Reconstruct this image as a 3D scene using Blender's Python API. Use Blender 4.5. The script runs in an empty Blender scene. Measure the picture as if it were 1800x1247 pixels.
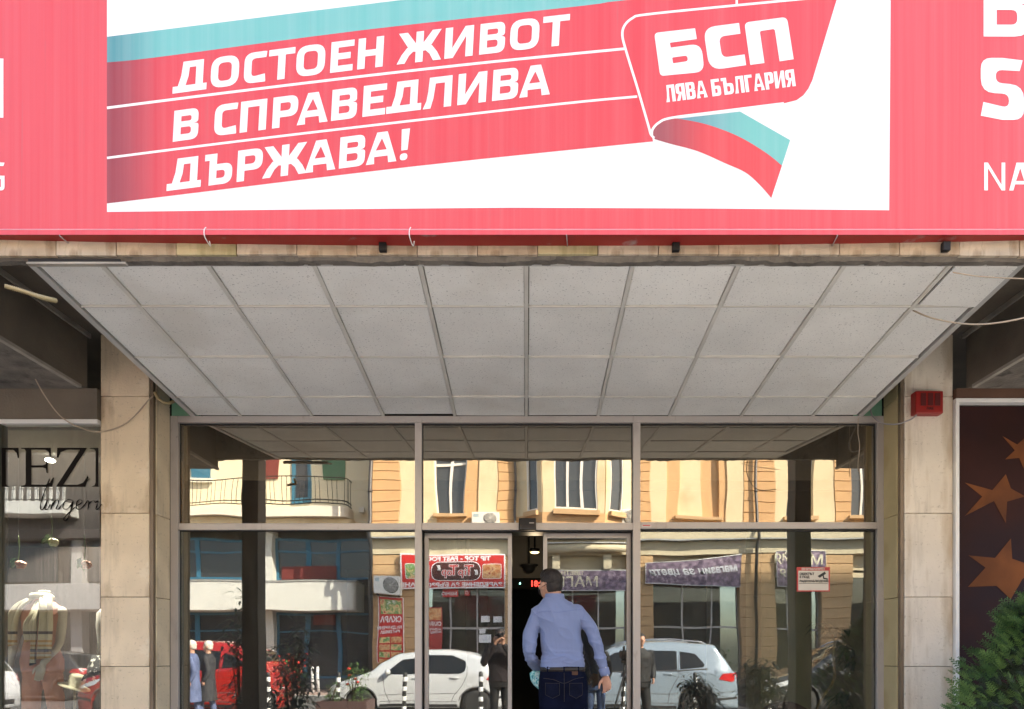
import bpy, bmesh, math, random
from mathutils import Vector, Matrix, noise
from mathutils.bvhtree import BVHTree
from mathutils.geometry import tessellate_polygon, delaunay_2d_cdt

random.seed(7)
SC = bpy.context.scene
COL = SC.collection
R_ = math.radians
# ------------------------------------------------------------------ camera
E = 1.40                      # eye height above the street pavement
F = 1245.0                    # focal length in photo pixels (photo 1800 wide)
cam = bpy.data.cameras.new('camera')
cam_o = bpy.data.objects.new('camera', cam)
COL.objects.link(cam_o)
cam_o.location = (0, 0, E)
cam_o.rotation_euler = (R_(90), 0, 0)
cam.sensor_fit = 'HORIZONTAL'
cam.sensor_width = 36.0
cam.lens = 36.0 * F / 1800.0
cam.shift_x = (900 - 926) / 1800.0
cam.shift_y = (1150 - 623.5) / 1800.0
cam.clip_start = 0.05
cam.clip_end = 400
SC.camera = cam_o
# ------------------------------------------------------------------ world, sun, exposure
SUN_EL, SUN_AZ = R_(40), R_(55)          # azimuth from +Y towards +X
w = bpy.data.worlds.new('World'); SC.world = w; w.use_nodes = True
nt = w.node_tree
for n in list(nt.nodes): nt.nodes.remove(n)
sky = nt.nodes.new('ShaderNodeTexSky'); sky.sky_type = 'NISHITA'; sky.sun_disc = False
sky.sun_elevation = SUN_EL; sky.sun_rotation = SUN_AZ
sky.air_density = 1.0; sky.dust_density = 2.5; sky.ozone_density = 1.0
bg = nt.nodes.new('ShaderNodeBackground'); bg.inputs[1].default_value = 0.15
wo = nt.nodes.new('ShaderNodeOutputWorld')
nt.links.new(sky.outputs[0], bg.inputs[0]); nt.links.new(bg.outputs[0], wo.inputs[0])
sl = bpy.data.lights.new('sun', 'SUN'); sl.energy = 5.0; sl.angle = R_(0.5); sl.color = (1.0, .95, .86)
so = bpy.data.objects.new('sun', sl); COL.objects.link(so)
sd = Vector((math.cos(SUN_EL)*math.sin(SUN_AZ), math.cos(SUN_EL)*math.cos(SUN_AZ), math.sin(SUN_EL)))
so.rotation_euler = sd.to_track_quat('Z', 'Y').to_euler(); so.location = (10, 10, 30)
SC.view_settings.view_transform = 'Standard'; SC.view_settings.look = 'None'
SC.view_settings.gamma = 1.0; SC.view_settings.use_curve_mapping = False
SC.view_settings.exposure = 2.38
SC.render.engine = 'CYCLES'
SC.cycles.use_denoising = True
SC.cycles.max_bounces = 10; SC.cycles.diffuse_bounces = 6; SC.cycles.glossy_bounces = 4
SC.cycles.transparent_max_bounces = 16
SC.cycles.caustics_reflective = False; SC.cycles.caustics_refractive = False
SC.cycles.sample_clamp_indirect = 8

# ------------------------------------------------------------------ helpers
YM = 5.98                                  # plane of the entrance glass
def D(px, py, Z): return Vector(((px-926)*Z/F, Z, E+(1150-py)*Z/F))         # a place seen directly
def Rf(px, py, Z): return Vector(((px-926)*Z/F, 2*YM-Z, E+(1150-py)*Z/F))   # a place seen in the glass
def H(v): return E+v

def setp(o, label=None, cat=None, group=None, kind=None):
    if label: o['label'] = label
    if cat: o['category'] = cat
    if group: o['group'] = group
    if kind: o['kind'] = kind
    return o
def wloc(o):
    l = Vector((0,0,0))
    while o is not None:
        l += o.location; o = o.parent
    return l
def thing(name, loc, label, cat, group=None):
    o = bpy.data.objects.new(name, None); COL.objects.link(o); o.location = loc
    o.empty_display_size = .1
    return setp(o, label, cat, group)
class MB:
    def __init__(s): s.v=[]; s.f=[]; s.m=[]; s.sm=[]
    def add(s, vs, fs, mi=0, smooth=False):
        b=len(s.v); s.v += [tuple(v) for v in vs]
        for f in fs: s.f.append([i+b for i in f]); s.m.append(mi); s.sm.append(smooth)
        return s
    def box(s, x0,x1,y0,y1,z0,z1, mi=0):
        if x0>x1:x0,x1=x1,x0
        if y0>y1:y0,y1=y1,y0
        if z0>z1:z0,z1=z1,z0
        vs=[(x0,y0,z0),(x1,y0,z0),(x1,y1,z0),(x0,y1,z0),(x0,y0,z1),(x1,y0,z1),(x1,y1,z1),(x0,y1,z1)]
        return s.add(vs,[(0,3,2,1),(4,5,6,7),(0,1,5,4),(1,2,6,5),(2,3,7,6),(3,0,4,7)],mi)
    def quad(s,a,b,c,d,mi=0): return s.add([a,b,c,d],[(0,1,2,3)],mi)
    def tube(s, pts, r, seg=8, mi=0, flat=1.0, caps=True):
        pts=[Vector(p) for p in pts]; n=len(pts)
        rs = r if isinstance(r,(list,tuple)) else [r]*n
        up=Vector((0,0,1)); vs=[]; last=None
        for i,p in enumerate(pts):
            t=(pts[min(i+1,n-1)]-pts[max(i-1,0)])
            t = t.normalized() if t.length>1e-9 else Vector((0,0,1))
            if last is None:
                ref = up if abs(t.z)<.9 else Vector((1,0,0))
                a=t.cross(ref).normalized()
            else:
                a=(last-t*last.dot(t)); a = a.normalized() if a.length>1e-6 else t.cross(up).normalized()
            last=a; b=t.cross(a)
            for k in range(seg):
                th=2*math.pi*k/seg
                vs.append(p+a*math.cos(th)*rs[i]+b*math.sin(th)*rs[i]*flat)
        fs=[]
        for i in range(n-1):
            for k in range(seg):
                k2=(k+1)%seg
                fs.append((i*seg+k,i*seg+k2,(i+1)*seg+k2,(i+1)*seg+k))
        s.add(vs,fs,mi,True)
        if caps:
            b=len(s.v)-n*seg
            s.f.append([b+k for k in range(seg)][::-1]); s.m.append(mi); s.sm.append(False)
            s.f.append([b+(n-1)*seg+k for k in range(seg)]); s.m.append(mi); s.sm.append(False)
        return s
    def lathe(s, prof, c=(0,0,0), seg=20, mi=0, axis='z', smooth=True):
        vs=[]; n=len(prof)
        for r,h in prof:
            for k in range(seg):
                th=2*math.pi*k/seg; a,b=r*math.cos(th),r*math.sin(th)
                if axis=='z': vs.append((c[0]+a,c[1]+b,c[2]+h))
                elif axis=='y': vs.append((c[0]+a,c[1]+h,c[2]+b))
                else: vs.append((c[0]+h,c[1]+a,c[2]+b))
        fs=[]
        for i in range(n-1):
            for k in range(seg):
                k2=(k+1)%seg; fs.append((i*seg+k,i*seg+k2,(i+1)*seg+k2,(i+1)*seg+k))
        fs.append(tuple(range(seg))[::-1]); fs.append(tuple((n-1)*seg+k for k in range(seg)))
        return s.add(vs,fs,mi,smooth)
    def ell(s, c, r, seg=16, rings=10, mi=0, rot=None):
        vs=[];fs=[]
        for i in range(rings+1):
            ph=math.pi*i/rings
            for k in range(seg):
                th=2*math.pi*k/seg
                v=Vector((r[0]*math.sin(ph)*math.cos(th), r[1]*math.sin(ph)*math.sin(th), r[2]*math.cos(ph)))
                if rot: v=rot@v
                vs.append(v+Vector(c))
        for i in range(rings):
            for k in range(seg):
                k2=(k+1)%seg; fs.append((i*seg+k,(i+1)*seg+k,(i+1)*seg+k2,i*seg+k2))
        return s.add(vs,fs,mi,True)
    def build(s, name, mats, parent=None, bevel=0, recalc=True, kind=None):
        me=bpy.data.meshes.new(name)
        off = wloc(parent) if parent is not None else Vector((0,0,0))
        me.from_pydata([(v[0]-off.x,v[1]-off.y,v[2]-off.z) for v in s.v],[],s.f)
        if not isinstance(mats,(list,tuple)): mats=[mats]
        for m in mats: me.materials.append(m)
        for i,p in enumerate(me.polygons): p.material_index=s.m[i]; p.use_smooth=s.sm[i]
        if recalc or bevel:
            bm=bmesh.new(); bm.from_mesh(me)
            bmesh.ops.remove_doubles(bm, verts=bm.verts, dist=1e-6)
            if recalc: bmesh.ops.recalc_face_normals(bm, faces=bm.faces)
            if bevel: bmesh.ops.bevel(bm, geom=[e for e in bm.edges if len(e.link_faces)==2 and e.calc_face_angle(0)>.6], offset=bevel, segments=2, profile=.6, affect='EDGES')
            bm.to_mesh(me); bm.free()
        me.update()
        return link(name, me, parent, kind)
def link(name, me, parent=None, kind=None):
    o=bpy.data.objects.new(name, me); COL.objects.link(o)
    if parent is not None: o.parent=parent
    if kind: o['kind']=kind
    return o
def bx(name, x0,x1,y0,y1,z0,z1, m, parent=None, bevel=0):
    return MB().box(x0,x1,y0,y1,z0,z1).build(name,m,parent,bevel)
_bc={}
def piece(name, x0,x1,y0,y1,z0,z1, m, parent, bevel=.003, tilt=(0,0,0)):
    """a box piece sharing its mesh with alike pieces, placed by its centre"""
    dx,dy,dz=round(abs(x1-x0),4),round(abs(y1-y0),4),round(abs(z1-z0),4)
    key=(dx,dy,dz,m.name,bevel)
    if key not in _bc:
        me=bpy.data.meshes.new(name); bm=bmesh.new(); bmesh.ops.create_cube(bm,size=1)
        for v in bm.verts: v.co=Vector((v.co.x*dx,v.co.y*dy,v.co.z*dz))
        if bevel: bmesh.ops.bevel(bm, geom=bm.edges[:], offset=bevel, segments=1, affect='EDGES')
        bm.to_mesh(me); bm.free(); me.materials.append(m); _bc[key]=me
    o=link(name,_bc[key],parent)
    o.location=Vector(((x0+x1)/2,(y0+y1)/2,(z0+z1)/2))-(wloc(parent) if parent is not None else Vector((0,0,0)))
    o.rotation_euler=tilt
    return o
def struct(o): o['kind']='structure'; return o
def copytree(o, parent=None):
    c=o.copy(); COL.objects.link(c)
    if parent is not None: c.parent=parent
    for ch in list(o.children): copytree(ch,c)
    return c

# ------------------------------------------------------------------ materials
def lin(r,g,b):
    f=lambda c:(c/255/12.92) if c/255<=.04045 else ((c/255+.055)/1.055)**2.4
    return (f(r),f(g),f(b))
def M(name, col, rough=.6, metal=0, var=0, vscale=3, bump=0, bscale=60, stretch=None, spec=.5, col2=None, c2lo=.5, c2hi=.7,
      c2scale=4, c2stretch=None, emit=None, estr=0, coat=0, detail=5, drip=None):
    m=bpy.data.materials.new(name); m.use_nodes=True; t=m.node_tree; b=t.nodes['Principled BSDF']
    b.inputs['Base Color'].default_value=(*col,1); b.inputs['Roughness'].default_value=rough
    b.inputs['Metallic'].default_value=metal; b.inputs['Specular IOR Level'].default_value=spec
    b.inputs['Coat Weight'].default_value=coat
    if emit: b.inputs['Emission Color'].default_value=(*emit,1); b.inputs['Emission Strength'].default_value=estr
    tc=t.nodes.new('ShaderNodeTexCoord')
    def ns(scale, st=None, det=5, seed=0):
        mp=t.nodes.new('ShaderNodeMapping'); t.links.new(tc.outputs['Object'],mp.inputs[0])
        mp.inputs['Scale'].default_value=st if st else (1,1,1); mp.inputs['Location'].default_value=(seed,seed*.7,seed*1.3)
        n=t.nodes.new('ShaderNodeTexNoise'); n.inputs['Scale'].default_value=scale; n.inputs['Detail'].default_value=det
        t.links.new(mp.outputs[0],n.inputs['Vector']); return n
    cur=None
    if var:
        n=ns(vscale,stretch,detail); mr=t.nodes.new('ShaderNodeMapRange')
        mr.inputs['From Min'].default_value=.3; mr.inputs['From Max'].default_value=.7
        mr.inputs['To Min'].default_value=1-var; mr.inputs['To Max'].default_value=1+var
        t.links.new(n.outputs[0],mr.inputs[0])
        mx=t.nodes.new('ShaderNodeVectorMath'); mx.operation='SCALE'; mx.inputs[0].default_value=col
        t.links.new(mr.outputs[0],mx.inputs['Scale']); cur=mx.outputs[0]
    if col2 is not None:
        n=ns(c2scale,c2stretch,6,3.7); mr=t.nodes.new('ShaderNodeMapRange')
        mr.inputs['From Min'].default_value=c2lo; mr.inputs['From Max'].default_value=c2hi
        t.links.new(n.outputs[0],mr.inputs[0])
        mx=t.nodes.new('ShaderNodeMix'); mx.data_type='RGBA'
        t.links.new(mr.outputs[0],mx.inputs[0])
        if cur: t.links.new(cur,mx.inputs[6])
        else: mx.inputs[6].default_value=(*col,1)
        mx.inputs[7].default_value=(*col2,1); cur=mx.outputs[2]
    if drip:
        for (sc_,st_,lo_,hi_,amt_,dc_) in drip:
            n=ns(sc_,st_,9,sc_*1.7); n.inputs['Roughness'].default_value=.68; mr=t.nodes.new('ShaderNodeMapRange')
            mr.inputs['From Min'].default_value=lo_; mr.inputs['From Max'].default_value=hi_; mr.inputs['To Max'].default_value=amt_
            t.links.new(n.outputs[0],mr.inputs[0]); mx=t.nodes.new('ShaderNodeMix'); mx.data_type='RGBA'; t.links.new(mr.outputs[0],mx.inputs[0])
            t.links.new(cur,mx.inputs[6]); mx.inputs[7].default_value=(*dc_,1); cur=mx.outputs[2]
    if cur: t.links.new(cur,b.inputs['Base Color'])
    if bump:
        n=ns(bscale,None,4,9.1); bp=t.nodes.new('ShaderNodeBump'); bp.inputs['Strength'].default_value=bump; bp.inputs['Distance'].default_value=.01
        t.links.new(n.outputs[0],bp.inputs['Height']); t.links.new(bp.outputs[0],b.inputs['Normal'])
    return m
def glassmat(name, refl, tint, gcol=(1,1,1), wav=.03, wscale=1.3, dirt=.06):
    m=bpy.data.materials.new(name); m.use_nodes=True; t=m.node_tree
    for n in list(t.nodes): t.nodes.remove(n)
    out=t.nodes.new('ShaderNodeOutputMaterial'); tr=t.nodes.new('ShaderNodeBsdfTransparent'); tr.inputs[0].default_value=(*tint,1)
    gl=t.nodes.new('ShaderNodeBsdfGlossy'); gl.inputs['Roughness'].default_value=.0; gl.inputs[0].default_value=(*gcol,1)
    fr=t.nodes.new('ShaderNodeFresnel'); fr.inputs[0].default_value=1.5
    ad=t.nodes.new('ShaderNodeMath'); ad.operation='ADD'; ad.use_clamp=True; ad.inputs[1].default_value=refl-.04
    mx=t.nodes.new('ShaderNodeMixShader'); t.links.new(fr.outputs[0],ad.inputs[0]); t.links.new(ad.outputs[0],mx.inputs[0])
    t.links.new(tr.outputs[0],mx.inputs[1]); t.links.new(gl.outputs[0],mx.inputs[2])
    tc=t.nodes.new('ShaderNodeTexCoord'); n=t.nodes.new('ShaderNodeTexNoise'); n.inputs['Scale'].default_value=wscale; n.inputs['Detail'].default_value=1
    t.links.new(tc.outputs['Object'],n.inputs['Vector'])
    bp=t.nodes.new('ShaderNodeBump'); bp.inputs['Strength'].default_value=wav; bp.inputs['Distance'].default_value=.05
    t.links.new(n.outputs[0],bp.inputs['Height']); t.links.new(bp.outputs[0],gl.inputs['Normal'])
    # a thin film of dust
    df=t.nodes.new('ShaderNodeBsdfDiffuse'); df.inputs[0].default_value=(.5,.47,.42,1)
    mp=t.nodes.new('ShaderNodeMapping'); mp.inputs['Scale'].default_value=(7,7,.8); t.links.new(tc.outputs['Object'],mp.inputs[0])
    n2=t.nodes.new('ShaderNodeTexNoise'); n2.inputs['Scale'].default_value=3; n2.inputs['Detail'].default_value=7; t.links.new(mp.outputs[0],n2.inputs['Vector'])
    mr=t.nodes.new('ShaderNodeMapRange'); mr.inputs['From Min'].default_value=.35; mr.inputs['From Max'].default_value=.8; mr.inputs['To Min'].default_value=dirt*.25; mr.inputs['To Max'].default_value=dirt
    t.links.new(n2.outputs[0],mr.inputs[0])
    m2=t.nodes.new('ShaderNodeMixShader'); t.links.new(mr.outputs[0],m2.inputs[0]); t.links.new(mx.outputs[0],m2.inputs[1]); t.links.new(df.outputs[0],m2.inputs[2])
    t.links.new(m2.outputs[0],out.inputs[0]); return m
def printmat(name, cols, scale=8, rough=.5, seed=0.0, stretch=(1,1,1)):
    """printed picture: a procedural colour mosaic"""
    m=bpy.data.materials.new(name); m.use_nodes=True; t=m.node_tree; b=t.nodes['Principled BSDF']; b.inputs['Roughness'].default_value=rough
    tc=t.nodes.new('ShaderNodeTexCoord'); mp=t.nodes.new('ShaderNodeMapping'); mp.inputs['Location'].default_value=(seed,seed,seed); mp.inputs['Scale'].default_value=stretch
    n=t.nodes.new('ShaderNodeTexNoise'); n.inputs['Scale'].default_value=scale; n.inputs['Detail'].default_value=4
    t.links.new(tc.outputs['Object'],mp.inputs[0]); t.links.new(mp.outputs[0],n.inputs['Vector'])
    cr=t.nodes.new('ShaderNodeValToRGB'); el=cr.color_ramp.elements
    while len(el)>1: el.remove(el[0])
    el[0].position=.3; el[0].color=(*cols[0],1)
    for i,c in enumerate(cols[1:]):
        e=el.new(.3+.4*(i+1)/(len(cols)-1)); e.color=(*c,1)
    t.links.new(n.outputs[0],cr.inputs[0]); t.links.new(cr.outputs[0],b.inputs['Base Color']); return m

def vinyl(name, col, col2=None, x0=None, x1=None, streak=.032, haze=(.75,.75,.78), hz=.06):
    """printed banner vinyl: pale sheen and grey dirt streaks in the colour, optional printed gradient along X"""
    m=bpy.data.materials.new(name); m.use_nodes=True; t=m.node_tree; b=t.nodes['Principled BSDF']
    b.inputs['Roughness'].default_value=.55; b.inputs['Specular IOR Level'].default_value=.35
    tc=t.nodes.new('ShaderNodeTexCoord'); L=t.links.new
    if col2 is not None:
        sx=t.nodes.new('ShaderNodeSeparateXYZ'); L(tc.outputs['Object'],sx.inputs[0])
        mr=t.nodes.new('ShaderNodeMapRange'); mr.interpolation_type='SMOOTHSTEP'; mr.inputs['From Min'].default_value=x0; mr.inputs['From Max'].default_value=x1
        L(sx.outputs[0],mr.inputs[0]); g=t.nodes.new('ShaderNodeMix'); g.data_type='RGBA'; L(mr.outputs[0],g.inputs[0])
        g.inputs[6].default_value=(*col2,1); g.inputs[7].default_value=(*col,1); base=g.outputs[2]
    else:
        rg=t.nodes.new('ShaderNodeRGB'); rg.outputs[0].default_value=(*col,1); base=rg.outputs[0]
    mp=t.nodes.new('ShaderNodeMapping'); mp.inputs['Scale'].default_value=(11,1,.12); L(tc.outputs['Object'],mp.inputs[0])
    n=t.nodes.new('ShaderNodeTexNoise'); n.inputs['Scale'].default_value=1.6; n.inputs['Detail'].default_value=8; n.inputs['Roughness'].default_value=.65; L(mp.outputs[0],n.inputs['Vector'])
    r1=t.nodes.new('ShaderNodeMapRange'); r1.inputs['From Min'].default_value=.35; r1.inputs['From Max'].default_value=.75; r1.inputs['To Max'].default_value=streak*2.2; L(n.outputs[0],r1.inputs[0])
    mx=t.nodes.new('ShaderNodeMix'); mx.data_type='RGBA'; L(r1.outputs[0],mx.inputs[0]); L(base,mx.inputs[6]); mx.inputs[7].default_value=(*haze,1)  # vertical sheen painted in as a pale colour
    mp2=t.nodes.new('ShaderNodeMapping'); mp2.inputs['Scale'].default_value=(9,1,.30); mp2.inputs['Location'].default_value=(5,0,2); L(tc.outputs['Object'],mp2.inputs[0])
    n2=t.nodes.new('ShaderNodeTexNoise'); n2.inputs['Scale'].default_value=2.6; n2.inputs['Detail'].default_value=9; n2.inputs['Roughness'].default_value=.72; L(mp2.outputs[0],n2.inputs['Vector'])
    r2=t.nodes.new('ShaderNodeMapRange'); r2.inputs['From Min'].default_value=.60; r2.inputs['From Max'].default_value=.80; r2.inputs['To Max'].default_value=.30; L(n2.outputs[0],r2.inputs[0])
    m2=t.nodes.new('ShaderNodeMix'); m2.data_type='RGBA'; L(r2.outputs[0],m2.inputs[0]); L(mx.outputs[2],m2.inputs[6]); m2.inputs[7].default_value=(.22,.21,.2,1)
    L(m2.outputs[2],b.inputs['Base Color']); return m

m_red   = vinyl('red_vinyl', (.70,.078,.096))
m_redg  = vinyl('red_stripe_vinyl', (.69,.066,.084), (.31,.05,.065), (188-926)*3.83/F, (300-926)*3.83/F)
m_teal  = vinyl('teal_vinyl', (.17,.50,.48), (.10,.30,.33), (188-926)*3.83/F, (300-926)*3.83/F, streak=.06)
m_tail_r= vinyl('red_tail_vinyl', (.70,.066,.075), (.33,.075,.09), (1150-926)*3.83/F, (1262-926)*3.83/F)
m_tail_t= vinyl('teal_tail_vinyl', (.17,.50,.46), (.14,.30,.36), (1190-926)*3.83/F, (1330-926)*3.83/F, streak=.05)
m_whitev= vinyl('white_vinyl', (.84,.84,.84), streak=.02)
m_print = M('white_print', (.86,.86,.86), .5)
m_under   = M('shaded_red_underside', (.27,.015,.012), .45, var=.08, vscale=3, col2=(.3,.27,.26), c2lo=.62, c2hi=.72, c2scale=5, c2stretch=(1,1,6))  # red darkened to hold the shade under the fascia
m_stone = M('travertine', (.70,.575,.40), .75, var=.12, vscale=2.6, bump=.25, bscale=70, col2=(.34,.24,.14), c2lo=.52, c2hi=.75, c2scale=3.2, c2stretch=(1.6,1.6,.6), detail=8, drip=[(3,(3.1,3.1,.3),.58,.70,.26,(.20,.15,.10)),(5,(1.2,1.2,5),.62,.68,.35,(.30,.22,.13)),(38,(1,1,1),.60,.66,.45,(.22,.17,.11)),(2.2,(1,1,1),.585,.60,.25,(.78,.70,.56))])
m_stone2= M('travertine_pale', (.68,.61,.51), .75, var=.10, vscale=2.2, bump=.25, bscale=60, col2=(.44,.34,.22), c2lo=.54, c2hi=.78, c2scale=3.4, c2stretch=(2.2,2.2,.4), detail=8, drip=[(3,(3.1,3.1,.3),.58,.70,.26,(.20,.15,.10)),(5,(1.2,1.2,5),.62,.68,.35,(.30,.22,.13)),(38,(1,1,1),.60,.66,.45,(.22,.17,.11)),(2.2,(1,1,1),.585,.60,.25,(.78,.70,.56))])
m_stain = M('stained_travertine', (.47,.40,.24), .8, var=.12, vscale=4, bump=.2, bscale=60, col2=(.22,.20,.08), c2lo=.45, c2hi=.75, c2scale=6, c2stretch=(3,1,.6))
m_conc  = M('rough_concrete', (.17,.15,.125), .9, var=.3, vscale=7, bump=.9, bscale=45, col2=(.06,.055,.045), c2lo=.55, c2hi=.75, c2scale=9)
m_conc2 = M('brown_render', (.15,.125,.095), .9, var=.2, vscale=3, bump=.5, bscale=60)
m_concl = M('pale_concrete', (.34,.31,.26), .9, var=.2, vscale=5, bump=.5, bscale=50)
m_dark  = M('dark_void', (.02,.018,.016), .9, var=.2)
m_tile  = None
m_alu   = M('anodised_aluminium', (.44,.41,.385), .42, .25, var=.05, vscale=2, col2=(.30,.27,.25), c2lo=.6, c2hi=.85, c2scale=5, c2stretch=(1,1,.5), drip=[(6,(3,3,.8),.60,.66,.3,(.22,.19,.16)),(30,(1,1,1),.66,.70,.5,(.15,.12,.10))])
m_trim  = M('ceiling_trim', (.50,.49,.46), .5, .1, var=.08, vscale=4)
m_tbar  = M('ceiling_bar', (.66,.64,.58), .5, .1, var=.1, vscale=5)
m_black = M('black_plastic', (.012,.012,.013), .45, spec=.25)
m_rubber= M('black_rubber', (.02,.02,.02), .8)
m_green = M('green_paint', (.20,.42,.27), .7, var=.1, vscale=6)
m_white = M('white_paint', (.74,.73,.70), .5, var=.04)
m_cable = M('tan_cable', (.42,.34,.25), .6)
m_cableg= M('grey_cable', (.28,.27,.27), .5)
m_conduit=M('corrugated_conduit', (.42,.33,.17), .6)
m_glass = glassmat('window_glass', .16, (.80,.83,.78), (1,.98,.93),wav=.045)
m_glasst= glassmat('bronze_glass', .27, (.55,.5,.42), (1,.92,.78),wav=.045)
m_glassd= glassmat('door_glass', .16, (.80,.82,.78), (1,.99,.95), wav=.02)
m_glasss= glassmat('shop_glass', .075, (.92,.94,.92), (1,1,1), wav=.02)
m_asph  = M('asphalt', (.10,.097,.093), .85, var=.15, vscale=1.5, bump=.3, bscale=120)
m_pave  = M('paving', (.35,.325,.29), .85, var=.12, vscale=2, bump=.2, bscale=40)
m_pinkp = M('pink_paving', (.34,.24,.20), .85, var=.12, vscale=2, bump=.2, bscale=40)
m_kerb  = M('kerb_stone', (.33,.32,.30), .8, var=.1, vscale=3)

def tilemat():
    m=bpy.data.materials.new('mineral_tile'); m.use_nodes=True; t=m.node_tree; b=t.nodes['Principled BSDF']; L=t.links.new
    b.inputs['Roughness'].default_value=.9; b.inputs['Specular IOR Level'].default_value=.2
    oi=t.nodes.new('ShaderNodeObjectInfo'); g=t.nodes.new('ShaderNodeNewGeometry')
    v=t.nodes.new('ShaderNodeTexNoise'); v.inputs['Scale'].default_value=95; v.inputs['Detail'].default_value=3; L(g.outputs['Position'],v.inputs['Vector'])
    mr=t.nodes.new('ShaderNodeMapRange'); mr.inputs['From Min'].default_value=.62; mr.inputs['From Max'].default_value=.70; mr.inputs['To Min'].default_value=1; mr.inputs['To Max'].default_value=.55; L(v.outputs[0],mr.inputs[0])
    n=t.nodes.new('ShaderNodeTexNoise'); n.inputs['Scale'].default_value=2.5; n.inputs['Detail'].default_value=4; L(g.outputs['Position'],n.inputs['Vector'])
    m2=t.nodes.new('ShaderNodeMapRange'); m2.inputs['From Min'].default_value=.3; m2.inputs['From Max'].default_value=.7; m2.inputs['To Min'].default_value=.93; m2.inputs['To Max'].default_value=1.04; L(n.outputs[0],m2.inputs[0])
    m3=t.nodes.new('ShaderNodeMapRange'); m3.inputs['To Min'].default_value=.93; m3.inputs['To Max'].default_value=1.03; L(oi.outputs['Random'],m3.inputs[0])
    a=t.nodes.new('ShaderNodeMath'); a.operation='MULTIPLY'; L(mr.outputs[0],a.inputs[0]); L(m2.outputs[0],a.inputs[1])
    c=t.nodes.new('ShaderNodeMath'); c.operation='MULTIPLY'; L(a.outputs[0],c.inputs[0]); L(m3.outputs[0],c.inputs[1])
    s=t.nodes.new('ShaderNodeVectorMath'); s.operation='SCALE'; s.inputs[0].default_value=(.87,.86,.81); L(c.outputs[0],s.inputs['Scale']); sn=t.nodes.new('ShaderNodeTexNoise'); sn.inputs['Scale'].default_value=1.15; sn.inputs['Detail'].default_value=7; L(g.outputs['Position'],sn.inputs['Vector'])
    sr=t.nodes.new('ShaderNodeMapRange'); sr.inputs['From Min'].default_value=.56; sr.inputs['From Max'].default_value=.72; sr.inputs['To Max'].default_value=.30; L(sn.outputs[0],sr.inputs[0])
    sm=t.nodes.new('ShaderNodeMix'); sm.data_type='RGBA'; L(sr.outputs[0],sm.inputs[0]); L(s.outputs[0],sm.inputs[6]); sm.inputs[7].default_value=(.52,.47,.38,1); L(sm.outputs[2],b.inputs['Base Color'])
    bp=t.nodes.new('ShaderNodeBump'); bp.inputs['Strength'].default_value=.4; bp.inputs['Distance'].default_value=.004; L(v.outputs[0],bp.inputs['Height']); L(bp.outputs[0],b.inputs['Normal'])
    return m
m_tile=tilemat()

# ------------------------------------------------------------------ flat outlines and lettering
def fillet(pts, n=6):
    """[(x,y[,r])] -> polygon with rounded corners"""
    out=[]; N=len(pts)
    for i,p in enumerate(pts):
        r=p[2] if len(p)>2 else 0
        c=Vector(p[:2])
        if r<=0: out.append(c); continue
        a=Vector(pts[i-1][:2])-c; b=Vector(pts[(i+1)%N][:2])-c
        la,lb=a.length,b.length
        if la<1e-6 or lb<1e-6: out.append(c); continue
        a/=la; b/=lb; ang=a.angle(b,math.pi)
        if ang>3.05: out.append(c); continue
        d=min(r/math.tan(ang/2), la*.5, lb*.5)
        p0=c+a*d; p1=c+b*d
        for k in range(n+1):
            t=k/n; out.append(p0*(1-t)**2*1+c*2*t*(1-t)+p1*t*t)
    return out
def fill2d(outer, holes=()):
    """triangles of an outline with holes: returns (verts2d, tris)"""
    loops=[[Vector((p.x,p.y,0)) for p in outer]]+[[Vector((p.x,p.y,0)) for p in h] for h in holes]
    flat=[p for l in loops for p in l]
    tris=tessellate_polygon(loops)
    return flat, [t for t in tris if len(set(t))==3]
def strip2d(pts, wd):
    """ribbon outline of width wd about a polyline"""
    P=[Vector(p[:2]) for p in pts]; L=[];R=[]
    for i,p in enumerate(P):
        t=(P[min(i+1,len(P)-1)]-P[max(i-1,0)]).normalized(); nrm=Vector((-t.y,t.x))*wd/2
        L.append(p+nrm); R.append(p-nrm)
    return L+R[::-1]
def curve_pts(pts, n=8):
    """Catmull-Rom through points"""
    P=[Vector(p) for p in pts]; out=[]
    for i in range(len(P)-1):
        p0=P[max(i-1,0)];p1=P[i];p2=P[i+1];p3=P[min(i+2,len(P)-1)]
        for k in range(n):
            t=k/n
            out.append(.5*((2*p1)+(p2-p0)*t+(2*p0-5*p1+4*p2-p3)*t*t+(3*p1-p0-3*p2+p3)*t**3))
    out.append(P[-1]); return out
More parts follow.
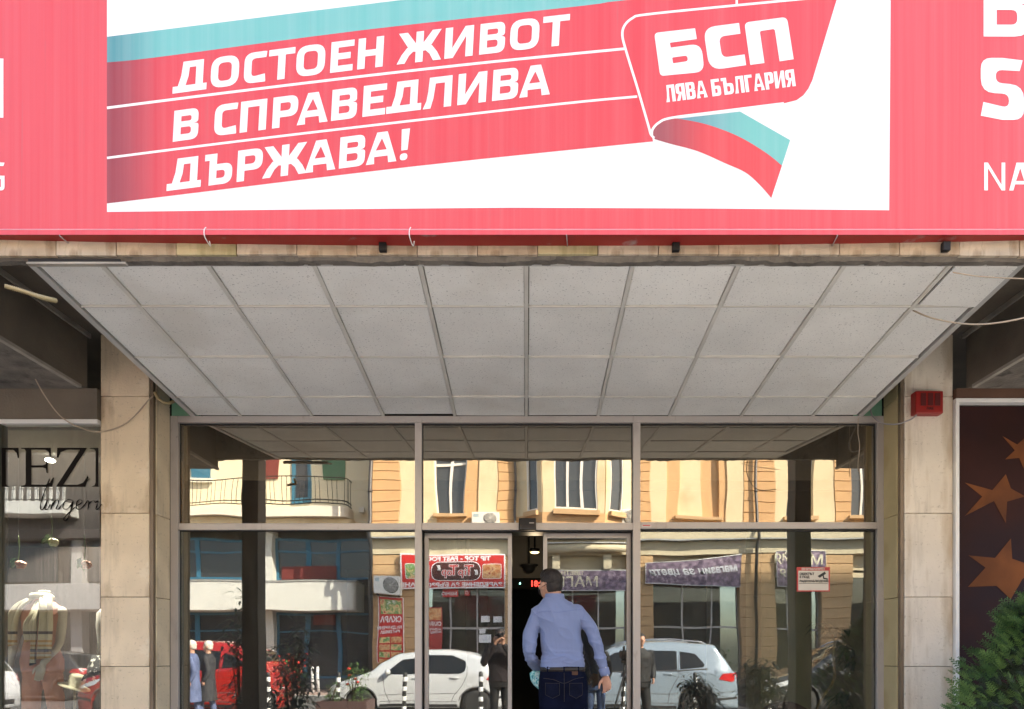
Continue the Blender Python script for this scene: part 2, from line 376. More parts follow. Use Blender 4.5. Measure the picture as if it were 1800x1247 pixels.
def glyph(ch, w, Hh, s, t):
    """layers [(outer,[holes])] of a squarish grotesque letter; box w x Hh, stem s, bar t"""
    ro=min(w*.42,Hh*.38); ri=ro*.42; m=Hh*.53
    def O(): return [([(0,0,ro),(w,0,ro),(w,Hh,ro),(0,Hh,ro)],[[(s,t,ri),(w-s,t,ri),(w-s,Hh-t,ri),(s,Hh-t,ri)]])]
    if ch=='О' or ch=='O': return O()
    if ch=='С': return [([(0,0,ro),(w*.97,0,ro*.5),(w*.97,t*.25,0),(w*.94,t*1.3,0),(s,t,ri),(s,Hh-t,ri),(w*.97,Hh-t*1.0,0),(w,Hh-t*.05,0),(w*.9,Hh,ro*.5),(0,Hh,ro)],[])]
    if ch=='G': return [([(0,0,ro),(w,0,ro*.4),(w,m,0),(w*.55,m,0),(w*.55,m-t,0),(w-s,m-t,0),(w-s,t,0),(s,t,ri),(s,Hh-t,ri),(w*.95,Hh-t,0),(w,Hh,0),(0,Hh,ro)],[])]
    if ch=='Д': return [([(0,0),(w,0),(w,t*1.08),(w*.885,t*1.08),(w*.885,Hh),(w*.28,Hh),(w*.235,Hh*.55),(w*.15,t*1.08),(0,t*1.08)],[[(w*.375,t*1.08),(w*.885-s,t*1.08),(w*.885-s,Hh-t),(w*.475,Hh-t),(w*.45,Hh*.5)]])]
    if ch=='Л': return [([(0,0),(s*1.05,0,0),(w*.36,Hh*.32,0),(w*.42,Hh-t,0),(w-s,Hh-t),(w-s,0),(w,0),(w,Hh),(w*.20,Hh),(w*.17,Hh*.55,0),(w*.12,Hh*.25)],[])]
    if ch=='Т' or ch=='T': return [([(0,Hh-t),(w/2-s/2,Hh-t),(w/2-s/2,0),(w/2+s/2,0),(w/2+s/2,Hh-t),(w,Hh-t),(w,Hh),(0,Hh)],[])]
    if ch=='Е' or ch=='E': return [([(0,0),(w*.97,0),(w*.97,t),(s,t),(s,m-t*.6),(w*.86,m-t*.6),(w*.86,m+t*.4),(s,m+t*.4),(s,Hh-t),(w,Hh-t),(w,Hh),(0,Hh)],[])]
    if ch=='Н': return [([(0,0),(s,0),(s,m-t*.65),(w-s,m-t*.65),(w-s,0),(w,0),(w,Hh),(w-s,Hh),(w-s,m+t*.35),(s,m+t*.35),(s,Hh),(0,Hh)],[])]
    if ch=='И': return [([(0,0),(w*.30,0),(w-s,Hh*.68),(w-s,0),(w,0),(w,Hh),(w*.70,Hh),(s,Hh*.32),(s,Hh),(0,Hh)],[])]
    if ch=='N': return [([(0,0),(s,0),(s,Hh*.80),(w-s,0),(w,0),(w,Hh),(w-s,Hh),(w-s,Hh*.20),(s,Hh),(0,Hh)],[])]
    if ch=='П': return [([(0,0),(s,0),(s,Hh-t),(w-s,Hh-t),(w-s,0),(w,0),(w,Hh),(0,Hh)],[])]
    if ch=='Г': return [([(0,0),(s,0),(s,Hh-t),(w,Hh-t),(w,Hh),(0,Hh)],[])]
    if ch=='В' or ch=='B': return [([(0,0),(w,0,ro*.85),(w,m-t*.1,ro*.4),(w*.80,m,0),(w*.98,m+t*.15,ro*.35),(w*.98,Hh,ro*.7),(0,Hh)],
        [[(s,t),(w-s,t,ri*.7),(w-s,m-t*.45,ri*.7),(s,m-t*.45)],[(s,m+t*.45),(w-s,m+t*.45,ri*.5),(w-s,Hh-t,ri*.5),(s,Hh-t)]])]
    if ch=='Р': return [([(0,0),(s,0),(s,Hh*.33),(w,Hh*.33,ro*.95),(w,Hh,ro*.8),(0,Hh)],[[(s,Hh*.33+t),(w-s,Hh*.33+t,ri),(w-s,Hh-t,ri*.7),(s,Hh-t)]])]
    if ch=='Я':
        f=lambda P:[(w-p[0],)+tuple(p[1:]) for p in P]
        return [(f([(0,0),(s,0),(s,Hh*.36),(w*.42,Hh*.36),(w-s,0),(w,0),(w*.72,Hh*.38),(w,Hh*.46,ro*.4),(w,Hh,ro*.7),(0,Hh)]),[f([(s,Hh*.36+t*.9),(w-s,Hh*.36+t*.9,ri*.6),(w-s,Hh-t,ri*.6),(s,Hh-t)])])]
    if ch=='А' or ch=='A': return [([(0,0),(s*1.12,0),(w*.26,Hh*.22),(w*.70,Hh*.22),(w-s*1.12,0),(w,0),(w*.66,Hh),(w*.32,Hh)],[[(w*.30,Hh*.22+t),(w*.66,Hh*.22+t),(w*.485,Hh*.80)]])]
    if ch=='Ъ': return [([(w*.17,0),(w,0,ro*.8),(w,Hh*.66,ro*.7),(w*.17+s,Hh*.66),(w*.17+s,Hh),(0,Hh),(0,Hh-t),(w*.17,Hh-t)],[[(w*.17+s,t),(w-s,t,ri*.7),(w-s,Hh*.66-t,ri*.7),(w*.17+s,Hh*.66-t)]])]
    if ch=='Б': return [([(0,0),(w,0,ro*.8),(w,Hh*.60,ro*.7),(s,Hh*.60),(s,Hh-t),(w*.9,Hh-t),(w*.9,Hh),(0,Hh)],[[(s,t),(w-s,t,ri*.7),(w-s,Hh*.60-t,ri*.7),(s,Hh*.60-t)]])]
    if ch=='Ж':
        c=w*.5
        return [([(c-s/2,0),(c+s/2,0),(c+s/2,Hh),(c-s/2,Hh)],[]),
                ([(w*.02,Hh),(w*.22,Hh),(c-s*.2,m-t*.05),(c-s*.2,m-t*.9),(w*.26,m-t*.3)],[]),
                ([(w*.98,Hh),(w*.78,Hh),(c+s*.2,m-t*.05),(c+s*.2,m-t*.9),(w*.74,m-t*.3)],[]),
                ([(0,0),(w*.18,0),(w*.27,Hh*.24),(w*.36,Hh*.36),(c-s*.2,m-t*.9),(c-s*.2,m+t*.1),(w*.22,m-t*.15),(w*.10,Hh*.28)],[]),
                ([(w,0),(w*.82,0),(w*.73,Hh*.24),(w*.64,Hh*.36),(c+s*.2,m-t*.9),(c+s*.2,m+t*.1),(w*.78,m-t*.15),(w*.90,Hh*.28)],[])]
    if ch=='!': return [([(w*.12,Hh*.32),(w*.80,Hh*.32),(w*.95,Hh),(w*.05,Hh)],[]),([(0,0,w*.4),(w*.82,0,w*.4),(w*.82,Hh*.22,w*.4),(0,Hh*.22,w*.4)],[])]
    if ch=='S': 
        return [([(0,t*.35),(w*.5,0,w*.3),(w,0,ro),(w,Hh*.56,ro*.9),(s*1.1,Hh*.60,ri),(s*1.1,Hh-t,ri),(w*.9,Hh-t*1.1),(w*.97,Hh-t*.2),(w*.5,Hh,w*.3),(0,Hh,ro),(0,Hh*.44,ro*.9),(w-s*1.1,Hh*.42,ri),(w-s*1.1,t,ri),(w*.06,t*1.5)],[])]
    return []
def FP(px, py, lift=0.0):
    """a point of the slightly bowed fascia front, by photo pixel"""
    Z=3.82+.062*((px-926)/900.0)**2-lift*.2
    return Vector(((px-926)*Z/F, Z, E+(1150-py)*Z/F))
def flat_on_fascia(layers, lift, name, mat, parent, thick=.0012):
    """layers: [(outer2d, [holes2d])] in photo pixels -> thin printed film on the fascia"""
    bm=bmesh.new()
    for li,(o,hs) in enumerate(layers):
        vs,tr=fill2d(o,hs)
        b=bmesh.new(); V=[b.verts.new(v) for v in vs]
        for t3 in tr:
            try: b.faces.new([V[i] for i in t3])
            except ValueError: pass
        x=min(v.x for v in vs); X1=max(v.x for v in vs)
        c=math.ceil(x/60)*60
        while c<X1:
            bmesh.ops.bisect_plane(b, geom=b.verts[:]+b.edges[:]+b.faces[:], plane_co=(c,0,0), plane_no=(1,0,0)); c+=60
        for v in b.verts: v.co=FP(v.co.x,v.co.y,lift+li*.0004)
        me=bpy.data.meshes.new('tmp'); b.to_mesh(me); b.free(); bm.from_mesh(me); bpy.data.meshes.remove(me)
    for f in bm.faces:
        f.normal_update()
        if f.normal.y>0: f.normal_flip()
    off=wloc(parent)
    for v in bm.verts: v.co-=off
    me=bpy.data.meshes.new(name); bm.to_mesh(me); bm.free(); me.materials.append(mat)
    return link(name,me,parent)
def word_layers(items, base, Hh, lean, s, t):
    out=[]
    for ch,x0,x1 in items:
        wd=x1-x0-lean*Hh*.8
        for o,hs in glyph(ch,wd,Hh,s,t):
            f=lambda P:[Vector((x0+p.x+lean*p.y, base(x0+p.x)-p.y)) for p in fillet(P)]
            out.append((f(o),[f(h) for h in hs]))
    return out
def text_mesh(s, size, mat, parent, loc, rot, bold=0.0, shear=0.0, xs=1.0, name='lettering', align='LEFT', ext=.002, lines=1.0):
    cu=bpy.data.curves.new('t','FONT'); cu.body=s; cu.size=size; cu.offset=bold; cu.shear=shear; cu.align_x=align; cu.extrude=ext; cu.resolution_u=3; cu.space_line=lines
    to=bpy.data.objects.new('t',cu); COL.objects.link(to)
    dg=bpy.context.evaluated_depsgraph_get(); me=bpy.data.meshes.new_from_object(to.evaluated_get(dg))
    bpy.data.objects.remove(to); bpy.data.curves.remove(cu)
    mt=Matrix.Translation(Vector(loc)-(wloc(parent) if parent is not None else Vector((0,0,0)))) @ rot.to_4x4() @ Matrix.Diagonal((xs,1,1,1))
    me.transform(mt); me.materials.clear(); me.materials.append(mat); me.name=name
    return link(name,me,parent)
ROT_S=Matrix.Rotation(math.pi,3,'Z')@Matrix.Rotation(math.pi/2,3,'X')   # upright, faces +Y (seen from our side)
ROT_N=Matrix.Rotation(math.pi/2,3,'X')                                    # upright, faces -Y (towards the camera)

#==================================================================== GROUND
bx_pave=MB().box(-30,40,-3.3,5.93,-.2,0).build('pavement',m_pave,None); struct(bx_pave)
struct(MB().box(-60,60,-60,60,-.5,-.16).build('ground',m_asph,None))
struct(MB().box(-60,60,-12.2,-3.45,-.2,-.02).build('road',m_asph,None))
struct(MB().box(-60,60,-17.2,-12.35,-.2,0).build('far_pavement',m_pinkp,None))
k=thing('kerb',(0,-3.37,-.13),'grey stone kerb along the near pavement behind the bollards','kerb')
for i in range(30): piece('kerb_stone',-15+i*1.0+.005,-14+i*1.0-.005,-3.45,-3.3,-.15,.005,m_kerb,k,.01)
k2=thing('kerb',(0,-12.3,-.13),'grey stone kerb along the far pavement by the cream building','kerb')
for i in range(36): piece('kerb_stone',-24+i*1.0+.005,-23+i*1.0-.005,-12.35,-12.2,-.15,.005,m_kerb,k2,.01)
step=MB().box(-3.0,3.0,5.3,9.5,.0,.2).build('entrance_step',m_pave,None,.008); struct(step)

#==================================================================== BILLBOARD FASCIA
bb=thing('billboard',(0,3.82,3.6),'long red and white party slogan billboard above the glass entrance','billboard')
X0,X1=-560,2360
def fascia_body():
    mb=MB(); n=48; vs=[]
    cols=[X0+(X1-X0)*i/n for i in range(n+1)]
    # profile front face (py -260..416), lip, underside
    for px in cols:
        c=((px-926)/900.)**2; c=min(c,1.6)
        yb=405+11*c*1.0
        def pt(py,l):
            Z=3.82+.062*((px-926)/900.)**2
            X=(px-926)*Z/F
            return Vector((X,Z-l,E+(1150-py)*Z/F))
        p=[pt(-70,0),pt(403,0),pt(404.5,.012),pt(416,.016),pt(416.3,-.085),pt(-70,-.085)]
        vs+=p
    k=6; fs=[];mi=[]
    for i in range(n):
        for j in range(k):
            j2=(j+1)%k
            fs.append((i*k+j,i*k+j2,(i+1)*k+j2,(i+1)*k+j)); mi.append(0 if j in (0,1,2) else 1)
    for f,m in zip(fs,mi): mb.v=mb.v
    b=len(mb.v); mb.v+=[tuple(v) for v in vs]
    for f,m in zip(fs,mi): mb.f.append(list(f)); mb.m.append(m); mb.sm.append(False)
    mb.f.append([0,1,2,3,4,5]); mb.m.append(1); mb.sm.append(False)
    mb.f.append([n*k+j for j in range(k)]); mb.m.append(1); mb.sm.append(False)
    return mb.build('face_panel',[m_red,m_under],bb)
fascia_body()
V2=lambda L:[Vector(p) for p in L]
flat_on_fascia([(V2([(188,-66),(1566,-66),(1565,100),(1563,370),(1250,367),(900,365.5),(500,369),(188,373)]),[])],.002,'white_field',m_whitev,bb)
top_t=curve_pts([(188,65),(280,53.4),(545,20),(640,8.4),(710,0),(1000,-32)],4)
bot_t=curve_pts([(188,110),(280,100.5),(640,53),(1020,11),(1105,0),(1500,-40)],4)
flat_on_fascia([(V2(top_t)+V2([(1200,-55),(1400,-66)])+V2(bot_t)[::-1],[])],.0035,'teal_stripe',m_teal,bb)
redtop=V2(bot_t)
botr=V2(curve_pts([(188,358),(280,347),(730,292.5),(1148,249)],4))
right=fillet([(1148,249),(1146,240),(1150,222,6),(1163,213,6),(1182,207,10),(1378,182,20),(1400,176.5),(1412,168),(1421,156),(1428,141),(1482,-38)],5)[1:]
flat_on_fascia([(redtop+right[::-1]+botr[::-1],[])],.0045,'red_stripe',m_redg,bb)
ribs=[ (V2(strip2d(curve_pts([(188,190),(400,163),(640,134),(860,109.5),(1098,86)],5),4.6)),[]),
       (V2(strip2d(curve_pts([(188,278),(400,251),(630,223.5),(980,183.5),(1120,170)],5),4.2)),[]),
       (V2(strip2d(curve_pts([(1500,-10),(1390,0.5),(1250,14),(1134,26),(1112,32),(1098,45),(1094,62),(1100,88),(1122,160),(1140,222),(1144,236),(1150,243)],5),4.2)),[]),
       (V2(strip2d(curve_pts([(1146,240),(1147,228),(1158,216),(1180,207.5),(1260,197),(1378,182)],5),4.2)),[]),
       (V2([(1293,-20),(1297,-20),(1297,10),(1293,10)]),[]) ]
flat_on_fascia(ribs,.006,'white_rule',m_print,bb)
curve_mid=V2(curve_pts([(1191,208.6),(1242,219),(1298,240),(1346.5,269),(1374.5,291.5)],6))
tail_r=V2(curve_pts([(1147,236),(1150,224),(1162,215),(1178,209.5),(1191,208.6)],5))[:-1]+curve_mid+V2(curve_pts([(1355.8,348.4),(1337,327),(1311,304),(1274,287),(1226,266),(1178,253),(1151,245)],5))
flat_on_fascia([(tail_r,[])],.0055,'flag_red_tail',m_tail_r,bb)
flat_on_fascia([(curve_mid+V2([(1389,246.6),(1301,196.4),(1196,208.3)]),[])],.0052,'flag_teal_tail',m_tail_t,bb)
def quadbase(a,b,c):
    (x0,y0),(x1,y1),(x2,y2)=a,b,c
    return lambda x: y0*(x-x1)*(x-x2)/((x0-x1)*(x0-x2))+y1*(x-x0)*(x-x2)/((x1-x0)*(x1-x2))+y2*(x-x0)*(x-x1)/((x2-x0)*(x2-x1))
L1=word_layers([('Д',303,365),('О',369.3,421),('С',427.8,469.6),('Т',470.6,519),('О',519.6,572.4),('Е',580,623),('Н',627.7,674.8),('Ж',697,777.5),('И',780.8,833),('В',842,889),('О',895.4,948.8),('Т',952.4,1001.6)],
   quadbase((303,165.2),(580,128.7),(974.6,81.5)),54,.055,13,11)
L2=word_layers([('В',303.6,350),('С',375.7,418.5),('П',421,469.5),('Р',478,524.6),('А',521.5,578.2),('В',581.7,628.8),('Е',636.8,680.2),('Д',678.6,742.2),('Л',742.8,795.2),('И',803.6,856.3),('В',864.7,912),('А',912.5,968.9)],
   quadbase((303.6,249.7),(636.8,206.1),(968.9,165.8)),54.5,.055,13,11.3)
L3=word_layers([('Д',292.5,355),('Ъ',358,409.4),('Р',415.7,462.3),('Ж',460.5,541),('А',535.5,591.7),('В',595.5,643),('А',643,699.2),('!',702.5,721)],
   quadbase((293,336.2),(540,304.2),(715,281.2)),55,.055,13,11.3)
flat_on_fascia(L1,.0075,'slogan_lettering',m_print,bb)
flat_on_fascia(L2,.0075,'slogan_lettering',m_print,bb)
flat_on_fascia(L3,.0075,'slogan_lettering',m_print,bb)
zz=lambda P:[(1080+p[0]/4.5,p[1]/4.5)+((p[2]/4.5,) if len(p)>2 else ()) for p in P]
logo=[(fillet(zz([(315,262,34),(638,225),(652,310),(438,340,8),(446,378),(688,345,85),(712,570,75),(362,603,34)])),[fillet(zz([(457,457,8),(575,440,22),(583,485,22),(464,503,8)]))]),
      (fillet(zz([(703,220,95),(986,183),(997,268),(826,292,50),(852,458,50),(1030,432),(1042,517),(752,560,110)])),[]),
      (fillet(zz([(1028,180,40),(1365,135,45),(1418,470),(1307,487),(1268,230,18),(1150,248,16),(1187,500),(1075,515)])),[])]
flat_on_fascia(logo,.0075,'party_emblem_lettering',m_print,bb)
def slanted(items,p0,ub,up,Hh,s,t):
    out=[]
    for ch,a,b in items:
        for o,hs in glyph(ch,b-a,Hh,s,t):
            f=lambda P:[Vector(p0)+Vector(ub)*(a+p.x)+Vector(up)*p.y for p in fillet(P,4)]
            out.append((f(o),[f(h) for h in hs]))
    return out
# ЛЯВА БЪЛГАРИЯ
xs=[]; cur=0
for ch,wd in [('Л',18),('Я',17),('В',17),('А',20),(' ',5),('Б',17),('Ъ',22),('Л',18),('Г',14),('А',20),('Р',16),('И',19),('Я',17)]:
    if ch!=' ': xs.append((ch,cur,cur+wd))
    cur+=wd+1.9
sc=231.0/cur
ub=Vector((230,-29)).normalized()
flat_on_fascia(slanted([(c,a*sc,b*sc) for c,a,b in xs],(1171.5,180.2),ub,(-.125,-.99),30,6.0,5.2),.0075,'party_emblem_subtitle',m_print,bb)
# side lettering partly outside the picture
def block(items,x,y,Hh,s,t): return slanted(items,(x,y),(1,.004),(0,-1),Hh,s,t)
flat_on_fascia(block([('B',0,82)],1729,64.5,106,23,21)+block([('S',0,76)],1724,211,109,24,21),.0075,'side_lettering',m_print,bb)
flat_on_fascia(block([('N',0,37),('A',44,84)],1730,335,49,6.5,6),.0075,'side_lettering',m_print,bb)
flat_on_fascia(block([('Н',0,70)],-64,207,104,21,20),.0075,'side_lettering',m_print,bb)
flat_on_fascia(block([('G',0,38)],-30,335,49,6.5,6),.0075,'side_lettering',m_print,bb)
# vertical seams between the sheets and the tin lip strip
m_seam=M('grey_seam',(.33,.30,.30),.6)
m_lipl=M('pale_lip_edge',(.75,.35,.40),.5)
mb=MB()
for px in (187,):
    a=FP(px,-180,.003); mb.box(a.x-.002,a.x+.001,a.y-.001,a.y+.002,a.z,a.z-.01)
mb=MB(); pts=[FP(x,404,.06) for x in range(-560,2361,60)]; mb.tube(pts,.0035,5); mb.build('edge_bead',m_lipl,bb)
for px in (103,994,1470):
    mb=MB(); a=FP(px,402.5,.005); b=FP(px+2,415,.09); mb.tube([a,FP(px+.5,403,.005),b,b+Vector((.01,.09,-.004))],.003,5); mb.build('sheet_joint',m_seam,bb)
# tie wires over the lip
for px,lab in ((362,'thin white tie wire hooked over the red lip towards the left'),(722,'thin white tie wire hooked over the red lip near the middle of the billboard')):
    mb=MB(); a=FP(px,400,.06); mb.tube(curve_pts([a,a+Vector((-.006,-.008,-.02)),FP(px-2,417,.12),FP(px+2,419,.0)+Vector((0,.04,-.02)),FP(px+6,421,-.07)+Vector((0,0,-.01))],4),.0028,5)
    setp(mb.build('tie_wire',m_white,None),lab,'wire','tie wires on the billboard')

#==================================================================== CANOPY
cp=thing('canopy',(0,5,3.4),'entrance canopy with a sloping white tiled ceiling and stone faced front edge','canopy')
YF,YB=4.0,5.94                        # front / back of the ceiling
def ceilz(y): return E+2.197-(y-YF)*(2.197-1.992)/(YB-YF)
# concrete beam behind the fascia with stone facing
mb=MB()
n=260; pts=[]
rnd=random.Random(3)
for i in range(n+1):
    x=-5.6+11.2*i/n
    pts.append(x)
vs=[]
for x in pts:
    j=(noise.noise(Vector((x*3,0,0)))*.012+noise.noise(Vector((x*14,1,0)))*.010+noise.noise(Vector((x*40,3,0)))*.006)
    bow=.008*(x/2.7)**2
    vs+=[(x,3.936+bow,4.2),(x,3.926+bow+j*.6,E+2.206+j*.9),(x,3.945+bow,E+2.188+j*1.5),(x,4.0,E+2.192+j*.6),(x,4.02,4.2)]
fs=[]
for i in range(n):
    for j in range(5):
        j2=(j+1)%5; fs.append((i*5+j,i*5+j2,(i+1)*5+j2,(i+1)*5+j))
mb.add(vs,fs); mb.build('concrete_edge',m_conc,cp)
m_band1=M('weathered_travertine',(.44,.35,.25),.8,var=.2,vscale=4,bump=.3,bscale=60,col2=(.26,.19,.12),c2lo=.5,c2hi=.7,c2scale=5,c2stretch=(3,1,1),drip=[(9,(3,1,.5),.55,.65,.4,(.15,.12,.08))])
m_band2=M('weathered_travertine_pale',(.47,.40,.31),.8,var=.2,vscale=4,bump=.3,bscale=60,col2=(.28,.21,.14),c2lo=.5,c2hi=.7,c2scale=5,c2stretch=(3,1,1),drip=[(9,(3,1,.5),.55,.65,.4,(.15,.12,.08))])
x=-5.6; i=0
while x<5.5:
    wdt=.333
    m=m_stain if 920<926+x*F/3.9<1030 or i in (4,11,26) else (m_band1 if i%3 else m_band2)
    bow=.008*(x/2.7)**2
    o=piece('stone_slab',x+.002,x+wdt-.002,3.908+bow,3.932+bow,E+2.203+round(rnd.uniform(-.003,.005),3),E+2.62,m,cp,.002,tilt=(rnd.uniform(-.004,.004),rnd.uniform(-.006,.006),0))
    x+=wdt; i+=1
# support brackets under the billboard
for px in (671,1190,1668):
    X=(px-926)*3.86/F
    bx('bracket',X-.02,X+.02,3.875,3.905,E+2.211,E+2.26,m_black,cp,.003)
bx('gap_shade',D(52,0,3.93).x,D(213,0,3.93).x,3.918,3.926,E+2.165,E+2.186,m_dark,cp)  # dark strip on the concrete stands for the shade inside a hole
bx('broken_strip',D(52,0,3.93).x,D(225,0,3.93).x,3.905,3.935,E+2.152,E+2.163,m_concl,cp)
# slab above the ceiling
bx('roof_slab',-6.5,6.5,3.93,8.0,E+2.56,E+2.85,m_conc2,cp)
# ceiling tiles
tiles={}
xl=[-2.78]+[-.003+.6*k for k in range(-4,5)]+[2.775]
yl=[YF,4.40,5.00,5.60,YB]
sl_=math.atan((2.197-1.992)/(YB-YF))
for a in range(len(xl)-1):
    for b in range(len(yl)-1):
        x0,x1,y0,y1=xl[a]+.0155,xl[a+1]-.0155,yl[b]+.010,yl[b+1]-.010
        w_,d_=round(x1-x0,3),round((y1-y0)/math.cos(sl_),3)
        key=(w_,d_)
        if key not in tiles:
            me=bpy.data.meshes.new('ceiling_tile'); bm=bmesh.new(); bmesh.ops.create_cube(bm,size=1)
            for v in bm.verts: v.co=Vector((v.co.x*w_,v.co.y*d_,v.co.z*.014))
            bmesh.ops.bevel(bm,geom=bm.edges[:],offset=.002,segments=1,affect='EDGES'); bm.to_mesh(me); bm.free(); me.materials.append(m_tile); tiles[key]=me
        o=link('ceiling_tile',tiles[key],cp); yc=(y0+y1)/2
        o.location=Vector(((x0+x1)/2+rnd.uniform(-.002,.002),yc,ceilz(yc)+.010+rnd.uniform(0,.006)))-cp.location
        o.rotation_euler=(-sl_+rnd.uniform(-.009,.009),rnd.uniform(-.007,.007),rnd.uniform(-.002,.002))
        if a==9 and b==0:
            o.location+=Vector((.022,0,-.006)); o.rotation_euler[1]+=.035; o['label']='loose tile tilted open along its left edge'
        if a==3 and b==3: o.rotation_euler[0]+=.035; o.location.z+=.006
# bars
for i,x in enumerate(xl[1:-1]):
    mb=MB(); h=.012
    mb.add([(x-h,YF,ceilz(YF)-.002),(x+h,YF,ceilz(YF)-.002),(x+h,YB,ceilz(YB)-.002),(x-h,YB,ceilz(YB)-.002),
            (x-h,YF,ceilz(YF)+.03),(x+h,YF,ceilz(YF)+.03),(x+h,YB,ceilz(YB)+.03),(x-h,YB,ceilz(YB)+.03)],[(0,3,2,1),(4,5,6,7),(0,1,5,4),(1,2,6,5),(2,3,7,6),(3,0,4,7)])
    mb.build('ceiling_bar',m_tbar,cp)
for y in yl[1:-1]:
    for a in range(len(xl)-1):
        piece('cross_bar',xl[a]+.0125,xl[a+1]-.0125,y-.0055,y+.0055,ceilz(y)-.001,ceilz(y)+.02,m_tbar,cp,0)
for s in (-1,1):
    xa,xb=s*2.775,s*2.812
    mb=MB()
    for (u,v,z0,z1) in ((xa,xb,-.004,.045),):
        mb.add([(u,YF-.01,ceilz(YF)+z0),(v,YF-.01,ceilz(YF)+z0-.0),(v,YB,ceilz(YB)+z0),(u,YB,ceilz(YB)+z0),(u,YF-.01,ceilz(YF)+z1),(v,YF-.01,ceilz(YF)+z1),(v,YB,ceilz(YB)+z1),(u,YB,ceilz(YB)+z1)],[(0,3,2,1),(4,5,6,7),(0,1,5,4),(1,2,6,5),(2,3,7,6),(3,0,4,7)])
    mb.build('edge_trim',m_trim,cp)
mb=MB(); mb.add([(-2.8,YF-.008,ceilz(YF)-.003),(2.8,YF-.008,ceilz(YF)-.003),(2.8,YF+.008,ceilz(YF)-.003),(-2.8,YF+.008,ceilz(YF)-.003),(-2.8,YF-.008,ceilz(YF)+.02),(2.8,YF-.008,ceilz(YF)+.02),(2.8,YF+.008,ceilz(YF)+.02),(-2.8,YF+.008,ceilz(YF)+.02)],[(0,3,2,1),(4,5,6,7),(0,1,5,4),(1,2,6,5),(2,3,7,6),(3,0,4,7)])
mb.build('edge_trim',m_trim,cp)
# side beams: box bulk beyond x=3.5 with pale arris strips
for s,lab in ((-1,'left'),(1,'right')):
    xa=s*3.50; xb=s*6.6
    bx('side_beam',xa,xb,3.93,5.64,E+2.11,E+2.555,m_conc2,cp)
    bx('beam_underside',xa+s*.02,xb,3.94,5.60,E+2.10,E+2.109,m_conc,cp)
    bx('beam_strip',xa-s*.012,xa+s*.02,3.93,5.55,E+2.088,E+2.112,m_concl,cp)
    bx('beam_strip',xa-s*.02,xa-s*.002,3.93,5.66,E+2.52,E+2.556,m_concl,cp)
    bx('side_cheek',s*2.83,s*2.86,4.05,5.9,E+2.30,E+2.555,m_dark,cp)
    bx('green_board',s*2.76,s*2.985,5.955,5.99,E+1.95,E+2.30,m_green,cp)
bx('rear_wall',-3.5,3.5,6.02,6.1,E+2.0,E+2.56,m_dark,cp)

#==================================================================== STONE COLUMNS beside the entrance
def wall_column(s,label,mat):
    c=thing('stone_column',(s*3.2,5.66,0),label,'column','stone clad columns beside the entrance')
    x0,x1=s*3.019,s*3.405
    bx('core',s*3.03,s*3.40,5.69,6.3,0,E+2.555,m_conc2,c)
    joints=[0,.62,1.30,E+.455,E+1.125,E+2.06,E+2.555]
    for a,b in zip(joints[:-1],joints[1:]):
        piece('stone_slab',x0,x1,5.66,5.69,a+.002,b-.002,mat,c,.003)
        piece('stone_slab',s*2.985,s*3.015,5.715,5.925,a+.002,b-.002,m_stone if s<0 else m_stain2,c,.003)
    bx('corner_strip',s*2.99,s*3.017,5.668,5.705,0,E+2.50,m_stripm,c,.002)
    return c
m_stain2=M('yellow_travertine',(.50,.41,.22),.8,var=.08,vscale=3,bump=.15,bscale=60,col2=(.38,.27,.12),c2lo=.5,c2hi=.8,c2scale=3)
m_stripm=M('brown_metal_strip',(.20,.15,.10),.5,.3,var=.2,vscale=4)
wall_column(-1,'warm beige stone clad column left of the glass entrance beside the lingerie shop',m_stone)
wall_column(1,'pale stone clad column right of the glass entrance carrying the red siren box',m_stone2)
# outer canopy pillars (seen only in the glass)
for s,lab in ((-1,'dark pillar under the front edge of the canopy at its left end'),(1,'dark pillar under the front edge of the canopy at its right end')):
    p=thing('canopy_pillar',(s*3.14,3.8,0),lab,'pillar','pillars under the canopy front')
    bx('shaft',s*3.045,s*3.23,3.68,3.925,0,E+2.25,m_conc2,p,.01); bx('plinth',s*3.03,s*3.25,3.66,3.94,0,.15,m_conc,p,.01)

#==================================================================== GLAZED ENTRANCE
en=thing('glass_entrance',(0,YM,.2),'aluminium framed glass entrance front with tinted transom panes','entrance')
FY0,FY1=5.925,6.01
X=lambda px:(px-926)*5.95/F
Hh_=lambda py:E+(1150-py)*5.95/F
bx('frame_jamb',X(302),X(315),FY0,FY1,.2,Hh_(733),m_alu,en,.003)
bx('frame_jamb',X(1540),X(1553),FY0,FY1,.2,Hh_(733),m_alu,en,.003)
bx('mullion',X(730),X(742),FY0,FY1,.2,Hh_(744.6),m_alu,en,.003)
bx('mullion',X(1112),X(1125),FY0,FY1,.2,Hh_(744.6),m_alu,en,.003)
bx('top_rail',X(315.2),X(1539.8),FY0+.002,FY1,Hh_(744.4),Hh_(733),m_alu,en,.003)
for a,b,ya,yb in ((315.2,729.8,921,932.5),(742.2,1111.8,920,932.5),(1125.2,1539.8,919,930.5)):
    bx('transom_bar',X(a),X(b),FY0+.004,FY1,Hh_(yb),Hh_(ya),m_alu,en,.003)
for a,b in ((315.5,729.6),(742.5,1111.6),(1125.5,1539.6)):
    bx('transom_pane',X(a),X(b),YM-.003,YM+.003,Hh_(920),Hh_(745),m_glasst,en)
for a,b in ((315.5,729.6),(1125.5,1539.6)):
    bx('window_pane',X(a),X(b),YM-.003,YM+.003,.26,Hh_(931.5),m_glass,en)
    bx('bottom_rail',X(a),X(b),FY0+.004,FY1,.2,.26,m_alu,en,.003)
